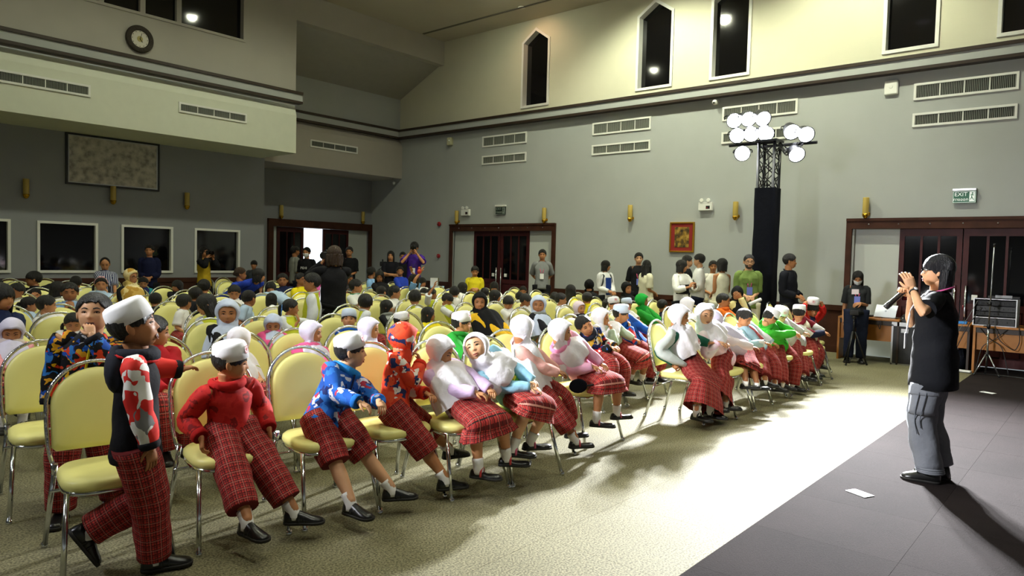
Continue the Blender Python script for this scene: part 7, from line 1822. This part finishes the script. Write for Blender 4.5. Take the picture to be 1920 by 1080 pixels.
# light stand
r = empty('light_stand', (12.0, 1.36, 0), 0, 'thin chrome tripod stand in front of the equipment rack', 'stand')
m = MB(); pipe(m, [(0, 0, .12), (0, 0, .72)], .014, 10); m.obj('lower_tube', CHROME, r)
m = MB(); pipe(m, [(0, 0, .68), (0, -.015, 1.84)], .008, 8); m.obj('upper_tube', STEEL, r)
for a in (10, 130, 250):
    c, s_ = math.cos(R(a)), math.sin(R(a))
    m = MB(); pipe(m, [(c * .02, s_ * .02, .30), (c * .17, s_ * .17, .015)], .010, 8); lg = m.obj('leg', STEEL, r)
    m = MB(); pipe(m, [(c * .155, s_ * .155, .035), (c * .18, s_ * .18, .0)], .014, 8); m.obj('rubber_foot', BLACK, lg)
m = MB(); lathe(m, [(.022, .28), (.024, .33)], n=12); m.obj('leg_collar', BLACK, r)
for z in (.70, 1.02): m = MB(); lathe(m, [(.02, z - .03), (.026, z), (.02, z + .03)], n=12); pipe(m, [(0, .02, z), (.0, .06, z)], .009, 6); m.obj('clamp_knob', BLACK, r)
m = MB(); pipe(m, [(0, -.015, 1.82), (-.02, -.02, 1.86)], .014, 8); m.obj('top_spigot', BLACK, r)
# cables by the desks
rc = random.Random(5)
def cable(label, pts, r_=.006, col=BLACK): m = MB(); pipe(m, pts, r_, 6, 0, 8, 6); tag(m.obj('cable', col), label, 'cable')
cable('black cable sagging from the rack to the short desk', [(12.12, 1.46, .95), (12.05, 1.6, .72), (12.02, 1.72, .40), (12.05, 1.85, .03), (12.1, 2.0, .02)])
cable('thin grey cable slanting down beside the rack', [(12.12, 1.52, 1.05), (12.06, 1.62, .8), (12.04, 1.78, .5), (12.06, 1.88, .1)], .004, mat('grey_rubber', '6A6A68', .6))
cable('black cable hanging in a loop over the desk panel', [(12.12, 1.30, .70), (12.08, 1.24, .50), (12.10, 1.05, .36), (12.14, 1.0, .5), (12.13, 1.02, .70)])
cable('crossed black cable on the orange desk panel', [(12.13, 1.48, .66), (12.17, 1.35, .5), (12.13, 1.2, .42), (12.05, 1.1, .02)])
cable('second crossed black cable on the orange desk panel', [(12.13, 1.16, .66), (12.15, 1.28, .52), (12.13, 1.45, .40), (12.08, 1.5, .02)])
cable('loose black cable lying along the foot of the desks', [(12.1, .5, .015), (12.0, .9, .015), (12.08, 1.2, .015), (11.95, 1.6, .015), (12.1, 2.2, .015)])
r = empty('power_adapter', (12.10, .86, .66), 0, 'black adapter block hanging at the desk edge', 'adapter'); m = MB(); m.box(-.02, .02, -.035, .035, -.14, .03); bevel(m.obj('body', BLACK, r), .006); m = MB(); pipe(m, [(0, 0, .03), (.02, .02, .06), (.06, .02, .05)], .006, 6, sub=3, relax=1); m.obj('cord', BLACK, r)
# small tripod of the masked woman
def tripod(label, x, y, h, spread, cam=True, grp=None):
    r = empty('tripod', (x, y, 0), R(30), label, 'tripod')
    m = MB(); pipe(m, [(0, 0, h * .55), (0, 0, h)], .014, 8); m.obj('column', BLACK, r)
    for a in (20, 140, 260):
        c, s_ = math.cos(R(a)), math.sin(R(a)); m = MB(); pipe(m, [(c * .02, s_ * .02, h * .72), (c * spread, s_ * spread, .012)], .012, 8); lg = m.obj('leg', BLACK, r)
        m = MB(); V, F = ell((c * spread, s_ * spread, .012), (.018, .018, .012), None, 8, 6); m.add(V, F); m.obj('foot', BLACK, lg)
    m = MB(); lathe(m, [(.03, h), (.035, h + .02), (.02, h + .05)], n=12); pipe(m, [(0, 0, h + .02), (-.16, .05, h - .04)], .008, 6); m.obj('pan_head', BLACK, r)
    return r
tripod('small black tripod under the hands of the masked woman', 11.62, 3.03, .70, .20)
r = empty('compact_camera', (11.62, 3.03, .752), R(100), 'small camera with red light on the small tripod', 'camera'); m = MB(); m.box(-.06, .06, -.03, .03, 0, .075); bevel(m.obj('body', BLACK, r), .006); m = MB(); lathe(m, [(.025, -.03), (.025, -.055)], (0, 0, .035), 14, axis=1); m.obj('lens', MATS['lens_black'], r); m = MB(); V, F = ell((.045, -.031, .06), (.006, .004, .006), None, 8, 6); m.add(V, F); m.obj('record_light', mat('record_red', 'FF2010', .4, emis=6), r)
tripod('tall black video tripod beside the seated man in sky blue', 10.8, 13.2, 1.16, .32)
r = empty('video_camera', (10.8, 13.2, 1.212), R(-45), 'black video camera on the tall tripod', 'camera'); m = MB(); m.box(-.05, .05, -.14, .14, 0, .11); bevel(m.obj('body', BLACK, r), .01); m = MB(); lathe(m, [(.04, -.14), (.045, -.22)], (0, 0, .055), 16, axis=1); m.obj('lens', MATS['lens_black'], r); m = MB(); pipe(m, [(0, -.1, .11), (0, -.08, .16), (0, .08, .16), (0, .1, .11)], .010, 6, sub=3, relax=1); m.obj('handle', BLACK, r)
# table with blue cloth at the back
r = empty('cloth_table', (11.35, 12.15, 0), R(0), 'table under a royal blue cloth by the back double door', 'table')
m = MB(); m.box(-.45, .45, -.35, .35, .68, .70); m.obj('table_top', DESKW, r)
for sx in (-1, 1):
    for sy in (-1, 1): m = MB(); pipe(m, [(sx * .40, sy * .30, 0), (sx * .40, sy * .30, .68)], .018, 8); m.obj('leg', CHROME, r)
m = MB(); n = 72; th = np.arange(n) / n * 2 * np.pi; V = []
sq = lambda k: ((np.abs(np.cos(th)) ** 20 + np.abs(np.sin(th)) ** 20) ** (-1 / 20) * k)
for z, k, w_ in ((.708, .02, 0), (.708, .98, 0), (.704, 1.035, 0), (.45, 1.07, .02), (.12, 1.10, .04)):
    q = sq(1.0) * k * (1 + w_ * np.sin(th * 18)); V.append(np.stack([np.cos(th) * q * .46, np.sin(th) * q * .36, np.full(n, z)], -1))
m.add(np.concatenate(V), [(i * n + j, i * n + (j + 1) % n, (i + 1) * n + (j + 1) % n, (i + 1) * n + j) for i in range(4) for j in range(n)])
tag(m.obj('tablecloth', cloth('2A3AA0')), 'royal blue tablecloth draped over the back table', 'tablecloth').location = (11.35, 12.15, 0)
r = empty('cardboard_box', (11.36, 12.0, .708), R(40), 'white and brown box standing open on the blue table', 'box'); m = MB(); m.box(-.15, .15, -.08, .08, 0, .27); bevel(m.obj('box_body', mat('box_olive', '6A6238', .7), r), .004); m = MB(); m.box(-.156, -.15, -.085, .085, 0, .275); m.obj('box_end', PAPER, r)
for k, (x, y, wh) in enumerate(((11.2, 11.92, 'nearest the white box'), (11.32, 11.84, 'in the middle of three'), (11.45, 11.83, 'nearest the double door'))):
    r = empty('plastic_cup', (x, y, .708), 0, 'pale plastic cup on the blue table, ' + wh, 'cup', 'cups on the blue table'); m = MB(); lathe(m, [(.028, 0), (.036, .09), (.034, .09), (.027, .004)], n=16); m.obj('cup_wall', mat('cup_plastic', 'B8D4EC', .2), r)
r = empty('hand_fan', (4.60, 3.20, .47), R(-40), 'black oval hand fan hanging at the chair of the pink flowered jacket girl', 'fan'); m = MB(); V, F = ell((0, 0, .03), (.075, .008, .058), None, 18, 8); m.add(V, F); m.obj('blade', BLACKC, r); m = MB(); pipe(m, [(.07, 0, .03), (.15, 0, .045)], .008, 6); m.obj('handle', BLACK, r)
finish_bodies()
